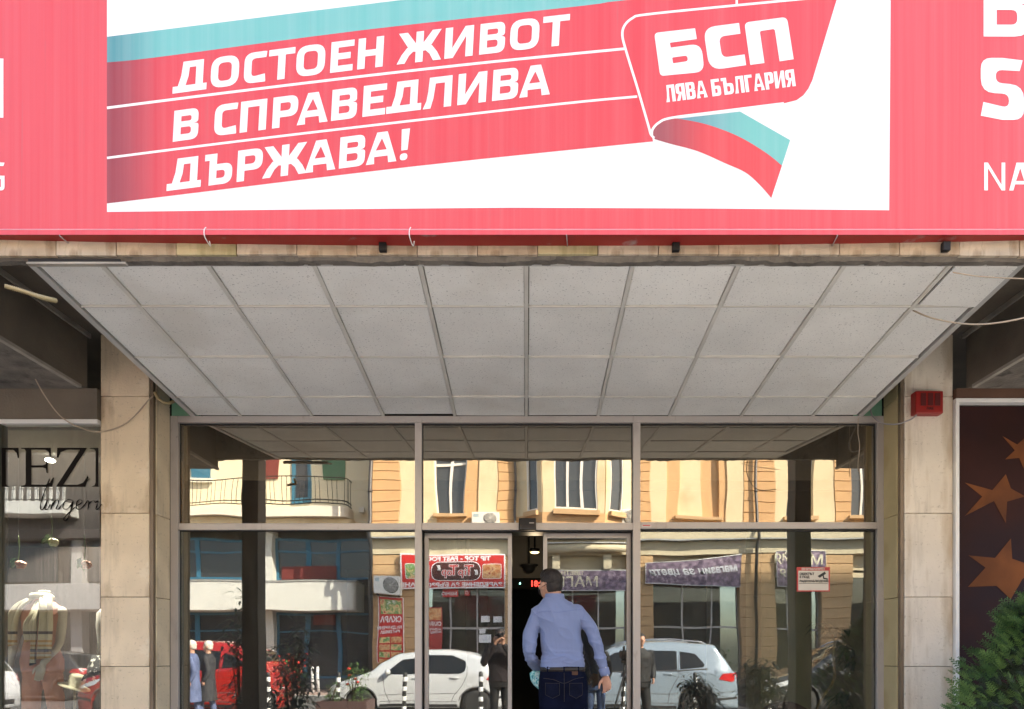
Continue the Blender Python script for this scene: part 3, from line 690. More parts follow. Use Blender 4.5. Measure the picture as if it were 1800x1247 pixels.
# gaskets
m_gask=M('gasket',(.02,.02,.02),.7)
for a,b in ((315,730),(742,1112),(1125,1540)):
    for yy in (745.2,933.2 if a!=742 else 934):
        bx('gasket',X(a),X(b),YM-.02,YM-.004,Hh_(yy+.6),Hh_(yy-.8),m_gask,en)
    bx('gasket',X(a),X(a)+.004,YM-.02,YM-.004,.3,Hh_(746),m_gask,en)
    bx('gasket',X(b)-.004,X(b),YM-.02,YM-.004,.3,Hh_(746),m_gask,en)
bx('door_header',X(742.2),X(1111.8),5.985,6.20,E+1.035,E+1.075,M('dark_header',(.05,.045,.04),.4,.5),en)
# sliding leaves
def leaf(xa,xb,inner,label):
    d=thing('sliding_door',((xa+xb)/2,6.05,.2),label,'door','sliding door leaves of the entrance')
    zt=E+1.030; y0,y1=6.03,6.075; w1=.034
    bx('stile',xa,xa+w1,y0,y1,.2,zt,m_alu if inner>0 else m_alu,d,.003); bx('stile',xb-w1,xb,y0,y1,.2,zt,m_alu,d,.003)
    bx('rail',xa+w1,xb-w1,y0+.002,y1,zt-.042,zt,m_alu,d,.003); bx('rail',xa+w1,xb-w1,y0+.002,y1,.2,.27,m_alu,d,.003)
    bx('door_pane',xa+w1,xb-w1,6.05,6.056,.27,zt-.042,m_glassd,d)
    return d
leaf(-.872,-.127,1,'left sliding glass door leaf reflecting the silver hatchback')
leaf(.140,.886,-1,'right sliding glass door leaf beside the man in the blue shirt')
se=thing('door_sensor',(0,5.9,E+1.07),'small black motion sensor box above the open sliding doors','sensor')
bx('housing',-.067,.077,5.87,5.924,E+1.030,E+1.128,m_black,se,.008); bx('sensor_lens',-.055,.065,5.862,5.872,E+1.036,E+1.068,M('dark_lens',(.02,.02,.025),.1),se,.003)
bx('maker_plate',.02,.06,5.866,5.870,E+1.083,E+1.090,m_alu,se)
# small sticker on the transom bar
st=thing('transom_sticker',(.96,5.92,E+1.06),'tiny pale maker sticker with red mark on the transom bar right of the doors','sticker')
bx('backing',X(1127),X(1144),5.925,5.928,E+1.058,E+1.083,M('sticker_pale',(.55,.5,.48),.5),st); bx('red_mark',X(1129),X(1142),5.9225,5.925,E+1.072,E+1.079,M('sticker_red',(.5,.05,.04),.5),st)

#==================================================================== LOBBY
lob=thing('lobby',(0,7.5,.2),'dim entrance lobby behind the glass front','room')
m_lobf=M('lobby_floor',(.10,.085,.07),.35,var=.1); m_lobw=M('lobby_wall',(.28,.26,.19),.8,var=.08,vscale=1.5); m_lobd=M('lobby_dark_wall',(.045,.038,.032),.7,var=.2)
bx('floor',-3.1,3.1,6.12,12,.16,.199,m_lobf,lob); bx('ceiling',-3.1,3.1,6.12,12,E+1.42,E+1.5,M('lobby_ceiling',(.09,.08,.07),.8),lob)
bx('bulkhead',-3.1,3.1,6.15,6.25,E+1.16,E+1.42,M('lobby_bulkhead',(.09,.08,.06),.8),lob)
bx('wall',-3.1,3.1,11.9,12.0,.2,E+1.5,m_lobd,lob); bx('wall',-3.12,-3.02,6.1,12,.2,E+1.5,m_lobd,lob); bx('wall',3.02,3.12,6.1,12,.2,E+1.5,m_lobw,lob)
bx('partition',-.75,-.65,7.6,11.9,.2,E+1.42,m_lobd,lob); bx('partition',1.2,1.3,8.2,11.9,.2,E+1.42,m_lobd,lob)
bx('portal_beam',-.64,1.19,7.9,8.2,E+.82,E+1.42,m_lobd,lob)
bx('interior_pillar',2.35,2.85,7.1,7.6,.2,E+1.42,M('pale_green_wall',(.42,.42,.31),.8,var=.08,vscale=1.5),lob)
lp=thing('ceiling_lamp',(.02,6.9,E+1.4),'small lit yellow ceiling lamp inside the lobby above the open doors','lamp')
# seen at px 940,972
c=D(940,971,7.2)
MB().lathe([(.05,0),(.055,.02),(.055,.035)],(c.x,c.y,c.z)).build('lamp_body',m_black,lp); MB().lathe([(.001,-.012),(.03,-.01),(.046,0),(.046,.005)],(c.x,c.y,c.z)).build('diffuser',M('lamp_glow',(1,.8,.4),.5,emit=(1,.72,.25),estr=1.2),lp)
MB().tube([(c.x,c.y,c.z+.03),(c.x,c.y,E+1.42)],.01).build('rod',m_black,lp)
pl=bpy.data.lights.new('lobby_lamp_light','POINT'); pl.energy=1.2; pl.color=(1,.8,.5); pl.shadow_soft_size=.06
po=bpy.data.objects.new('lobby_lamp_light',pl); COL.objects.link(po); po.location=(c.x,c.y,c.z-.08)
dc=thing('dome_camera',tuple(D(930,1000,7.8)),'black dome security camera under the lobby beam','camera')
c=D(930,996,7.85); MB().lathe([(.001,-.075),(.04,-.065),(.062,-.035),(.068,0),(.1,.002),(.1,.02)],c).build('dome',m_black,dc); MB().tube([c+Vector((0,0,.02)),(c.x,c.y,E+1.42)],.012).build('stem',m_black,dc)
ck=thing('led_clock',tuple(D(930,1026,7.7)),'black digital display with glowing red digits inside the lobby doorway','clock')
c=D(928,1026,7.7); bx('case',c.x-.2,c.x+.2,c.y,c.y+.05,c.z-.06,c.z+.06,M('matt_black',(.006,.006,.006),.9,spec=.05),ck,.006)
m_led=M('red_led',(.1,0,0),.5,emit=(1,.03,.02),estr=1.1)
text_mesh('18:26',.085,m_led,ck,(D(935,1029,7.69).x-.02,c.y-.006,c.z-.03),ROT_N,bold=.002)
MB().ell(D(914,1026,7.69),(.008,.006,.008)).build('indicator',M('green_led',(0,.1,.05),.5,emit=(.3,1,.7),estr=2.5),ck)
for ch in ck.children: pass
# warning sign on the right pane
sg=thing('warning_sign',tuple(D(1430,1018,5.96)),'white and red video surveillance notice on the right window pane','sign')
ROTS=Matrix.Identity(3)
def SX(px): return (px-926)*5.965/F
def SZ(py): return E+(1150-py)*5.965/F
m_sred=M('sign_red',(.50,.06,.05),.5); m_swht=M('sign_white',(.62,.58,.50),.5); m_sblk=M('sign_black',(.02,.02,.02),.5)
bx('board',SX(1401),SX(1459),5.968,5.9745,SZ(1040),SZ(997),m_sred,sg); bx('white_field',SX(1403.5),SX(1456.5),5.9665,5.968,SZ(1038),SZ(1003.5),m_swht,sg)
text_mesh('ВНИМАНИЕ!',.028,m_swht,sg,(SX(1409),5.966,SZ(1002.5)),ROT_N,bold=.0008,xs=1.15,ext=.0005)
text_mesh('ОБЕКТЪТ\nЕ ПОД',.026,m_sblk,sg,(SX(1405.5),5.965,SZ(1011)),ROT_N,bold=.0012,xs=1.0,ext=.0005)
text_mesh('ВИДЕОНАБЛЮДЕНИЕ',.024,m_sblk,sg,(SX(1405.5),5.965,SZ(1023.5)),ROT_N,bold=.001,xs=.93,ext=.0005)
bx('rule',SX(1405),SX(1455),5.9655,5.9662,SZ(1026.3),SZ(1025.6),m_sblk,sg)
o=[(1437,1013),(1450,1005),(1452,1009),(1441,1016)]
mb=MB(); mb.add([(SX(a),5.965,SZ(b)) for a,b in o],[(0,1,2,3)]); mb.add([(SX(a),5.9648,SZ(b)) for a,b in [(1446,1012),(1448,1011),(1449,1016),(1455,1017),(1455,1019.5),(1447,1018)]],[(0,1,2,3,4,5)]); mb.build('camera_symbol',m_sblk,sg)

#==================================================================== FURNISHINGS OF THE LOBBY
m_leafd=M('dark_leaf',(.018,.05,.018),.45,var=.35,vscale=20); m_trunkp=M('cane',(.45,.30,.13),.7,var=.2,vscale=20)
def leafblade(mb,p,d,ln,wd,droop=.3,mi=0):
    d=Vector(d).normalized(); sd_=d.cross(Vector((0,0,1)))
    sd_= sd_.normalized() if sd_.length>1e-3 else Vector((1,0,0))
    up=sd_.cross(d); P=[]
    for t,wf in ((0,.12),(.25,.8),(.55,1),(.8,.6),(1,.02)):
        c=p+d*ln*t-Vector((0,0,1))*droop*ln*t*t; P.append((c-sd_*wd*wf*.5+up*0.01*ln, c-up*.02*ln, c+sd_*wd*wf*.5+up*.01*ln))
    vs=[q for r in P for q in r]; fs=[]
    for i in range(4):
        a=i*3; fs+=[(a,a+1,a+4,a+3),(a+1,a+2,a+5,a+4)]
    mb.add(vs,fs,mi)
lpn=thing('potted_plant',(2.75,6.75,.2),'potted schefflera with drooping dark leaves on a bare cane behind the right pane','plant')
r2=random.Random(11); mb=MB(); base=Vector((2.72,6.62,.55))
tp=[Vector((2.70,6.62,.5)),Vector((2.72,6.62,.9)),D(1466,1195,6.62),D(1464,1150,6.62),D(1470,1122,6.62)]
MB().tube(curve_pts(tp,5),.014,8).build('stem',m_trunkp,lpn)
for cpx,cpy,n_,rr in ((1452,1104,16,.17),(1478,1106,10,.13),(1490,1140,16,.20),(1500,1160,14,.18),(1480,1225,16,.2),(1500,1240,14,.2)):
    c=D(cpx,cpy,6.62)
    for i in range(n_):
        a=r2.uniform(0,2*math.pi); d=Vector((math.cos(a),math.sin(a)*.7,r2.uniform(-.15,.4))); leafblade(mb,c+d*.03+Vector((r2.uniform(-.09,.09),r2.uniform(-.06,.06),r2.uniform(-.03,.03))),d,r2.uniform(.10,rr),r2.uniform(.035,.06),r2.uniform(.5,1.0))
mb.build('foliage',m_leafd,lpn,recalc=False)
MB().lathe([(.12,0),(.17,.28),(.18,.30),(.165,.30),(.15,.26)],(2.7,6.62,.2),20).build('pot',M('brown_pot',(.12,.05,.03),.5),lpn)
ch=thing('armchair',(2.35,6.6,.2),'dark red leather armchair behind the right window pane','chair')
m_chair=M('dark_red_leather',(.06,.013,.012),.4,var=.2,vscale=6)
bx('seat',2.05,2.65,6.45,7.0,.42,.58,m_chair,ch,.05)
mb=MB(); bk=[]
for i in range(13):
    t=i/12; x=2.0+.7*t; z=.55+ .42*math.sin(math.pi*min(1,max(0,t)))**.45
    bk.append((x,z))
outer=[Vector((2.0,.4))]+[Vector(p) for p in bk]+[Vector((2.7,.4))]
v2,tr=fill2d(outer)
mb.add([(p.x,6.40,p.y) for p in v2],tr); mb.add([(p.x,6.50,p.y) for p in v2],tr)
n=len(outer); mb.add([(p.x,6.40,p.y) for p in outer]+[(p.x,6.50,p.y) for p in outer],[(i,(i+1)%n,n+(i+1)%n,n+i) for i in range(n)]); mb.build('backrest',m_chair,ch)
for x in (1.98,2.66): bx('armrest',x,x+.07,6.5,6.98,.4,.72,m_chair,ch,.02)
for x in (2.05,2.62):
    for y in (6.45,6.95): bx('leg',x-.02,x+.02,y-.02,y+.02,.2,.42,m_black,ch)

#==================================================================== LEFT SHOP
sh=thing('lingerie_shop',(-4.6,5.66,0),'lingerie shop window with dark serif lettering left of the entrance','shop')
SY=5.66
LX=lambda px:(px-926)*SY/F
LZ=lambda py:E+(1150-py)*SY/F
bx('lintel',-7.6,-3.41,5.62,5.80,E+1.868,E+2.108,m_conc2,sh)
bx('header_rail',-7.6,-3.41,5.625,5.72,E+1.832,E+1.866,m_white,sh,.004)
bx('mullion',-4.235,-4.19,5.63,5.72,.15,E+1.832,M('olive_metal',(.10,.10,.075),.5,.3),sh,.004)
bx('sill',-7.6,-3.41,5.6,5.8,0,.15,m_kerb,sh,.01)
bx('window_pane',-4.19,-3.412,SY-.003,SY+.003,.15,E+1.832,m_glasss,sh); bx('window_pane',-7.6,-4.236,SY-.003,SY+.003,.15,E+1.832,m_glasss,sh)
m_let=M('dark_lettering',(.010,.008,.007),.8,spec=.1)
def Lq(P): return [Vector((p[0]/4.456,730+p[1]/4.456)) for p in P]
serif=[ Lq([(-60,258),(150,258),(153,338),(143,338),(135,300),(110,275),(48,272),(48,540),(60,556),(85,562),(-40,562),(-10,556),(5,540),(5,272),(-60,272)]),
  Lq([(170,258),(402,258),(403,325),(393,325),(385,290),(360,273),(250,272),(250,395),(340,395),(362,385),(368,360),(378,360),(378,455),(368,455),(362,420),(340,412),(250,412),(250,545),(360,547),(395,530),(418,490),(428,490),(412,563),(170,563),(170,556),(200,548),(205,530),(205,285),(198,268),(170,264)]),
  Lq([(452,258),(686,258),(500,547),(610,547),(655,530),(685,485),(697,487),(672,563),(442,563),(630,273),(530,273),(480,290),(462,335),(448,335)]),
  Lq([(710,258),(860,258),(860,266),(825,272),(795,290),(795,535),(825,556),(860,562),(720,562),(745,550),(752,530),(752,285),(740,268),(710,265)]) ]
for P in serif:
    mb=MB(); v2,tr=fill2d(P); mb.add([(min(LX(p.x),-3.42),SY-.006,LZ(p.y)) for p in v2],tr); mb.build('serif_letter',m_let,sh)
curs=[[(395,500),(370,560),(340,640),(322,700),(325,742),(345,735),(365,690)],[(378,665),(362,705),(358,740),(378,735),(400,700)],[(405,672),(420,668),(415,700),(402,742)],[(412,715),(440,672),(462,670),(458,700),(445,735),(465,735),(490,700)],
      [(575,672),(540,662),(505,690),(498,725),(520,740),(555,715),(578,672)],[(578,672),(560,740),(540,800),(515,830),(505,812),(540,770),(600,715)],[(600,715),(640,690),(645,670),(622,665),(602,695),(605,735),(635,735),(670,700)],
      [(670,700),(690,672),(700,680),(692,742)],[(695,710),(715,680),(742,672),(748,688)],[(752,690),(770,672),(762,710),(755,740),(775,732),(800,700)],[(690,478),(685,520),(705,500)]]
for c_ in curs:
    mb=MB()
    P=curve_pts([(p[0],p[1]) for p in c_],6); 
    mb.tube([(LX(p.x/4.456),SY-.007,LZ(730+p.y/4.456)) for p in P],[.0035+.0045*abs(math.sin(i*.35)) for i in range(len(P))],5,flat=.3); mb.build('script_letter_stroke',m_let,sh)
# shop room
sr=thing('shop_room',(-5,7.5,.15),'beige interior of the lingerie shop behind its window','room')
m_shw=M('shop_wall',(.36,.31,.25),.8,var=.06,vscale=1); m_shc=M('shop_ceiling',(.52,.48,.42),.8)
bx('floor',-8,-3.45,5.8,10.5,.05,.15,m_lobf,sr); bx('ceiling',-8,-3.45,5.8,10.5,E+1.83,E+1.9,m_shc,sr)
bx('wall',-8,-3.45,10.4,10.5,.15,E+1.9,m_shw,sr); bx('side_wall',-3.45,-3.41,6.32,10.5,.15,E+1.9,m_shw,sr); bx('side_wall',-8.05,-8,5.8,10.5,.15,E+1.9,m_shw,sr)
bx('display_floor',-8,-3.46,5.75,6.9,.15,.30,m_white,sr); bx('dark_partition',-8,-3.46,7.6,7.66,.15,E+1.15,M('dark_drape',(.035,.028,.026),.9,var=.4,vscale=6,stretch=(8,1,.3)),sr)
# track with spotlights
tk=thing('track_light',(-5,6.6,E+1.75),'white ceiling track with a lit spotlight behind the shop lettering','lamp')
c=D(90,768,6.6); bx('track',-7.5,-3.5,c.y-.02,c.y+.02,c.z-.012,c.z+.02,m_white,tk)
for px in (90,7,178):
    q=D(px,785,6.6)
    mb=MB(); mb.box(q.x-.05,q.x+.05,q.y-.03,q.y+.03,c.z-.05,c.z-.013); mb.box(q.x-.045,q.x-.03,q.y-.02,q.y+.02,c.z-.11,c.z-.05); mb.box(q.x+.03,q.x+.045,q.y-.02,q.y+.02,c.z-.11,c.z-.05); mb.build('yoke',m_white,tk)
    MB().tube([Vector((q.x-.01,q.y+.02,c.z-.07)),Vector((q.x+.01,q.y-.03,c.z-.23))],.047,16).build('spot_head',m_white,tk)
    if px==90:
        a=Vector((q.x+.0105,q.y-.0315,c.z-.2315)); MB().tube([a,a+Vector((.0002,-.0006,-.003))],.038,16).build('spot_lens',M('spot_glow',(1,1,1),.5,emit=(1,.95,.8),estr=6),tk)
sp=bpy.data.lights.new('spotlight','SPOT'); sp.energy=120; sp.spot_size=1.8; sp.color=(1,.9,.75); sp.shadow_soft_size=.04
so2=bpy.data.objects.new('spotlight',sp); COL.objects.link(so2); so2.location=(a.x+.0,a.y-.02,a.z-.04); so2.rotation_euler=(R_(12),R_(5),0)
# hanging roses
def rose(px,py,topy,col,col2,label):
    c=D(px,py,6.15); r=thing('hanging_rose',tuple(c),label,'flower','roses hung in the shop window')
    top=D(px-2,topy,6.15); rr=random.Random(px)
    MB().tube([Vector((top.x,top.y,E+1.82)),top],.0012,4).build('thread',m_white,r)
    MB().tube(curve_pts([top,(top+c)/2+Vector((.004,0,0)),c+Vector((-.01,0,.03))],5),.004,6).build('stem',M('rose_stem',(.12,.2,.05),.6),r)
    mb=MB()
    for j in range(26):
        t=j/26; a=j*2.4; rad=.012+.036*t
        d=Vector((math.cos(a)*rad,math.sin(a)*rad*.9,-.012+.026*(1-t)*rr.uniform(.5,1)))
        mb.ell(c+Vector((.02,0,-.012))+Vector((d.z*1.4,d.y,d.x*.62)),(.019,.019,.010),8,5,rot=Matrix.Rotation(a,3,'X'))
    mb.build('petals',M('petal',col,.6,var=.25,vscale=40,col2=col2,c2scale=30),r)
    mb=MB()
    for j in range(9): 
        a=rr.uniform(0,6.28); leafblade(mb,c+Vector((-.025+rr.uniform(-.02,.01),0,rr.uniform(-.02,.06))),Vector((math.cos(a)-.5,math.sin(a)*.5,-.5)),.055,.032,.4)
    mb.build('leaf',M('rose_leaf',(.07,.15,.05),.5,var=.3,vscale=20),r,recalc=False)
rose(34,990,942,(.62,.30,.22),(.75,.55,.42),'pink rose hanging head down at the left of the shop window')
rose(92,951,905,(.66,.62,.36),(.72,.72,.52),'cream white rose hanging head down from a thread above the mannequin')
rose(150,990,940,(.66,.36,.30),(.78,.52,.42),'pink rose hanging head down nearest the beige column')

#==================================================================== RIGHT POSTER WINDOW
pw=thing('poster_window',(4.6,5.66,0),'dark red poster with orange stars in a pale frame right of the siren column','poster')
bx('lintel',3.41,7.6,5.62,5.80,E+2.035,E+2.108,M('brown_board',(.10,.05,.03),.8,var=.2),pw)
bx('frame',3.41,7.6,5.625,5.70,E+2.0,E+2.033,m_white,pw,.004); bx('frame',3.41,3.44,5.63,5.70,.2,E+2.0,m_white,pw,.004)
m_post=M('dark_red_poster',(.030,.008,.006),.7,spec=.2,var=.35,vscale=1.2,col2=(.015,.007,.012),c2lo=.4,c2hi=.7,c2scale=1.3)
bx('poster_sheet',3.44,7.6,5.72,5.73,.2,E+2.0,m_post,pw)
m_star=M('orange_star_print',(.15,.05,.014),.7,spec=.2,var=.3,vscale=3,col2=(.08,.028,.012),c2lo=.45,c2hi=.75,c2scale=2.5)
PX=lambda zx:(1650+zx/2.24-926)*5.715/F
PZ=lambda zy:E+(1150-(690+zy/2.24))*5.715/F
for P in ([(252,172),(310,205),(352,168),(345,215),(385,250),(340,248),(335,300),(318,258),(262,264),(300,228)],
          [(103,355),(212,385),(265,322),(285,378),(342,410),(270,430),(265,515),(218,428),(103,487),(172,410)],
          [(118,642),(222,652),(285,575),(290,655),(392,690),(330,735),(285,815),(228,762),(116,766),(185,690)]):
    v2,tr=fill2d([Vector(p) for p in P]); mb=MB(); mb.add([(PX(p.x),5.7165,PZ(p.y)) for p in v2],tr); mb.build('star',m_star,pw)
bx('plinth',3.41,7.6,5.62,5.9,0,.2,m_kerb,pw)
# siren
si=thing('siren_box',tuple(D(1634,708,5.6)),'red alarm siren box on the pale column at the upper right','alarm')
m_sir=M('red_siren',(.27,.012,.009),.45,var=.06); 
a=D(1610,727,5.58); b=D(1658.5,687,5.58)
bx('case',a.x,b.x,5.58,5.66,a.z,b.z,m_sir,si,.01)
mb=MB()
for i in range(3):
    p0=D(1619+i*12.5,691+0,5.575); p1=D(1628+i*12.5,713,5.575); mb.box(p0.x,p1.x,5.575,5.579,p1.z,p0.z)
mb.build('louvre',M('dark_red',(.08,.006,.006),.5),si)
p0=D(1622,718,5.575); text_mesh('FIRE',.03,M('dark_red2',(.08,.008,.008),.5),si,(D(1629,718,5.575).x,5.576,p0.z-.01),ROT_N,bold=.001,ext=.0008)

#==================================================================== CABLES
def cable(name,pts,r,mat,label,cat='cable',n=8,group=None):
    mb=MB(); mb.tube(curve_pts(pts,n),r,6); return setp(mb.build(name,mat,None),label,cat,group)
cable('cable',[D(50,640,5.3),D(75,690,5.5),D(110,735,5.6),D(155,757,5.62),D(185,758,5.64),D(225,742,5.64),D(262,703,5.64),D(272,695,5.70)],.005,m_cable,'thin tan cable drooping across the left column top from the shop ceiling')
cable('cable',[D(1605,546,4.35),D(1640,560,4.2),D(1700,570,4.05),D(1760,567,3.95),D(1830,552,3.9)],.005,m_cable,'tan cable sagging below the loose ceiling tile at the right')
cable('cable',[D(1675,479,3.99),D(1720,486,3.97),D(1790,490,3.95),D(1830,491,3.94)],.0035,m_cable,'thin tan cable above the loose ceiling tile by the right canopy corner')
cable('cable',[D(1531,708,5.9),D(1532,728,5.85),D(1548,743,5.7),D(1575,746,5.60),D(1600,738,5.58),D(1611,730,5.585)],.006,m_cableg,'grey cable loop running into the red siren box')
cable('cable',[D(1509,735,5.9),D(1508,760,5.9),D(1511,785,5.9),D(1508,815,5.9),D(1509,830,5.9)],.003,m_cable,'thin cord hanging in front of the right transom pane')
MB_=MB(); q=D(1509,833,5.9); 
def conduit(pts,label):
    P=curve_pts(pts,22); mb=MB(); rs=[.0105+(.0035 if i%2 else -.0015) for i in range(len(P))]; mb.tube(P,rs,8); return setp(mb.build('conduit',m_conduit,None),label,'conduit')
conduit([D(8,503,3.75),D(40,512,3.8),D(70,522,3.85),D(98,529,3.95)],'short corrugated tan conduit end under the canopy at the upper left')
conduit([D(272,690,5.68),D(280,703,5.68),D(296,709,5.72),D(312,702,5.8)],'corrugated conduit curl at the head of the left column')

#==================================================================== THUJA BUSH
def thuja(c,rad,hgt,label,dens=2600):
    t=thing('thuja_bush',c,label,'bush'); c=Vector(c); rr=random.Random(5); mb=MB()
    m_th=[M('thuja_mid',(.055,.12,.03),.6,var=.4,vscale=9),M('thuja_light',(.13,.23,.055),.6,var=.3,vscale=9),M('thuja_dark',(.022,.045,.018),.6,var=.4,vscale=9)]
    for i in range(dens):
        a=rr.uniform(0,2*math.pi); h=rr.random()**.8
        prof=math.sin(math.pi*min(1,(h*.86+.12)))**.55
        lump=.93+.38*noise.noise(Vector((math.cos(a)*1.7,math.sin(a)*1.7,h*4.5)))+.08*noise.noise(Vector((a*4,h*14,0)))
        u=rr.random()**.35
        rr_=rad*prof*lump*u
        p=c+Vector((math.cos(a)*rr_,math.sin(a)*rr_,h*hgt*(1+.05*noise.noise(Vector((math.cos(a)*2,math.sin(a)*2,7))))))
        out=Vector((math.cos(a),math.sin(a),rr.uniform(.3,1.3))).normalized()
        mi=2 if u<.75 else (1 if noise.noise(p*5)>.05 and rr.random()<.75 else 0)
        sz=rr.uniform(.035,.10)
        side=out.cross(Vector((rr.uniform(-1,1),rr.uniform(-1,1),rr.uniform(-1,1)))).normalized()
        # feathery spray
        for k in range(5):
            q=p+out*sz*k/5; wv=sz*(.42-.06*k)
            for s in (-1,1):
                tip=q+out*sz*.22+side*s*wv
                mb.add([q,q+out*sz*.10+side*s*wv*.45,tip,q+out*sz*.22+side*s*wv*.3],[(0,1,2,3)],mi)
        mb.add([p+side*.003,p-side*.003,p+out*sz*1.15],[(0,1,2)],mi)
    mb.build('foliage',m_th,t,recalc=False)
    MB().tube([c-Vector((0,0,.02)),c+Vector((0,0,hgt*.7))],[.035,.01],8).build('trunk',M('bark',(.12,.08,.05),.9),t)
    return t
thuja((3.60,4.80,.28),.62,1.50,'dense green thuja bush in front of the star poster',5200)
tub=thing('planter',(3.6,4.8,0),'square grey concrete planter under the thuja bush','planter')
bx('tub',3.30,3.90,4.5,5.1,0,.30,m_concl,tub,.02); bx('soil',3.34,3.86,4.54,5.06,.299,.302,M('soil',(.05,.035,.025),.95),tub)

#==================================================================== OUR BUILDING ABOVE
m_facade=M('grey_render',(.34,.32,.29),.85,var=.1,vscale=1)
ob=thing('office_building',(0,8,4.2),'grey office block that carries the entrance canopy','building')
bx('wall',-30,23.9,6.6,14,E+2.86,5.0,m_facade,ob)
bx('wall',-30,-7.6,6.0,14,0,E+2.855,m_facade,ob); bx('wall',7.6,23.9,6.0,14,0,E+2.855,m_facade,ob)
tb=thing('shade_block',(40,8,0),'unseen tall grey block added further right to shade the orange building','building')  # out of view, added to cast shade on the lower orange facade
bx('wall',24,80,6.6,7.8,0,36,m_facade,tb)
for i in range(10):
    for j in range(7):
        bx('window',26+i*3.2,27.6+i*3.2,6.56,6.598,1.2+j*3.4,2.8+j*3.4,m_black,tb)

#==================================================================== OPPOSITE SIDE: ORANGE BUILDING
m_or=M('orange_render',(.58,.37,.19),.85,var=.09,vscale=.8,bump=.1,bscale=30,col2=(.42,.24,.12),c2lo=.55,c2hi=.85,c2scale=1.2)
m_pale=M('cream_render',(.66,.56,.38),.85,var=.06,vscale=.8,col2=(.5,.38,.22),c2lo=.55,c2hi=.9,c2scale=1)
m_wfr=M('white_window_frame',(.72,.72,.70),.4)
m_wgl=M('dark_window_glass',(.035,.04,.045),.06,spec=.9)
m_pipe=M('drainpipe',(.07,.07,.075),.5,.4)
m_sillm=M('sill_stone',(.50,.34,.19),.8,var=.06)
ZO=27.0; OY=2*YM-ZO
ox=lambda px:(px-926)*ZO/F
oz=lambda py:E+(1150-py)*ZO/F
og=thing('orange_building',(ox(1090),OY,0),'orange rendered old building with bay windows across the street','building')
TOPZ=15.5
zc=oz(934)                                  # underside of first floor
# upper wall slab with recess for windows: build bands
bands=[(655,704,'rust'),(704,730,'pale'),(730,766,'pale'),(766,818,'win'),(818,842,'or'),(842,872,'pale'),(872,905,'rust'),
       (905,1112,'bay'),(1112,1145,'rust'),(1145,1174,'pale'),(1174,1195,'or'),(1195,1262,'blind'),(1262,1274,'or'),(1274,1305,'pale'),
       (1305,1362,'rust'),(1362,1384,'pale'),(1384,1430,'win'),(1430,1462,'pale'),(1462,1492,'rust'),(1492,1540,'win'),(1540,1580,'pale'),(1580,1640,'rust'),(1640,1800,'or')]
def window(px0,px1,pz0,pz1,y,n=2,tr=True,face=None,parent=og):
    x0,x1=ox(px0),ox(px1)
    wn=MB(); fr=.06
    wn.box(x0,x0+fr,y-.05,y+.03,pz0,pz1); wn.box(x1-fr,x1,y-.05,y+.03,pz0,pz1); wn.box(x0+fr,x1-fr,y-.05,y+.03,pz1-fr,pz1); wn.box(x0+fr,x1-fr,y-.05,y+.03,pz0,pz0+fr)
    wd=(x1-x0-2*fr)
    for i in range(1,n): wn.box(x0+fr+wd*i/n-.045,x0+fr+wd*i/n+.045,y-.05,y+.034,pz0+fr,pz1-fr)
    if tr: wn.box(x0+fr,x1-fr,y-.05,y+.032,pz1-.75,pz1-.66)
    w_=wn.build('window',m_wfr,parent)
    MB().box(x0+.02,x1-.02,y-.04,y-.03,pz0+.02,pz1-.02).build('pane',m_wgl,w_)
    return w_
floors=[zc+.02+ .0, zc+4.3]
rr=random.Random(9)
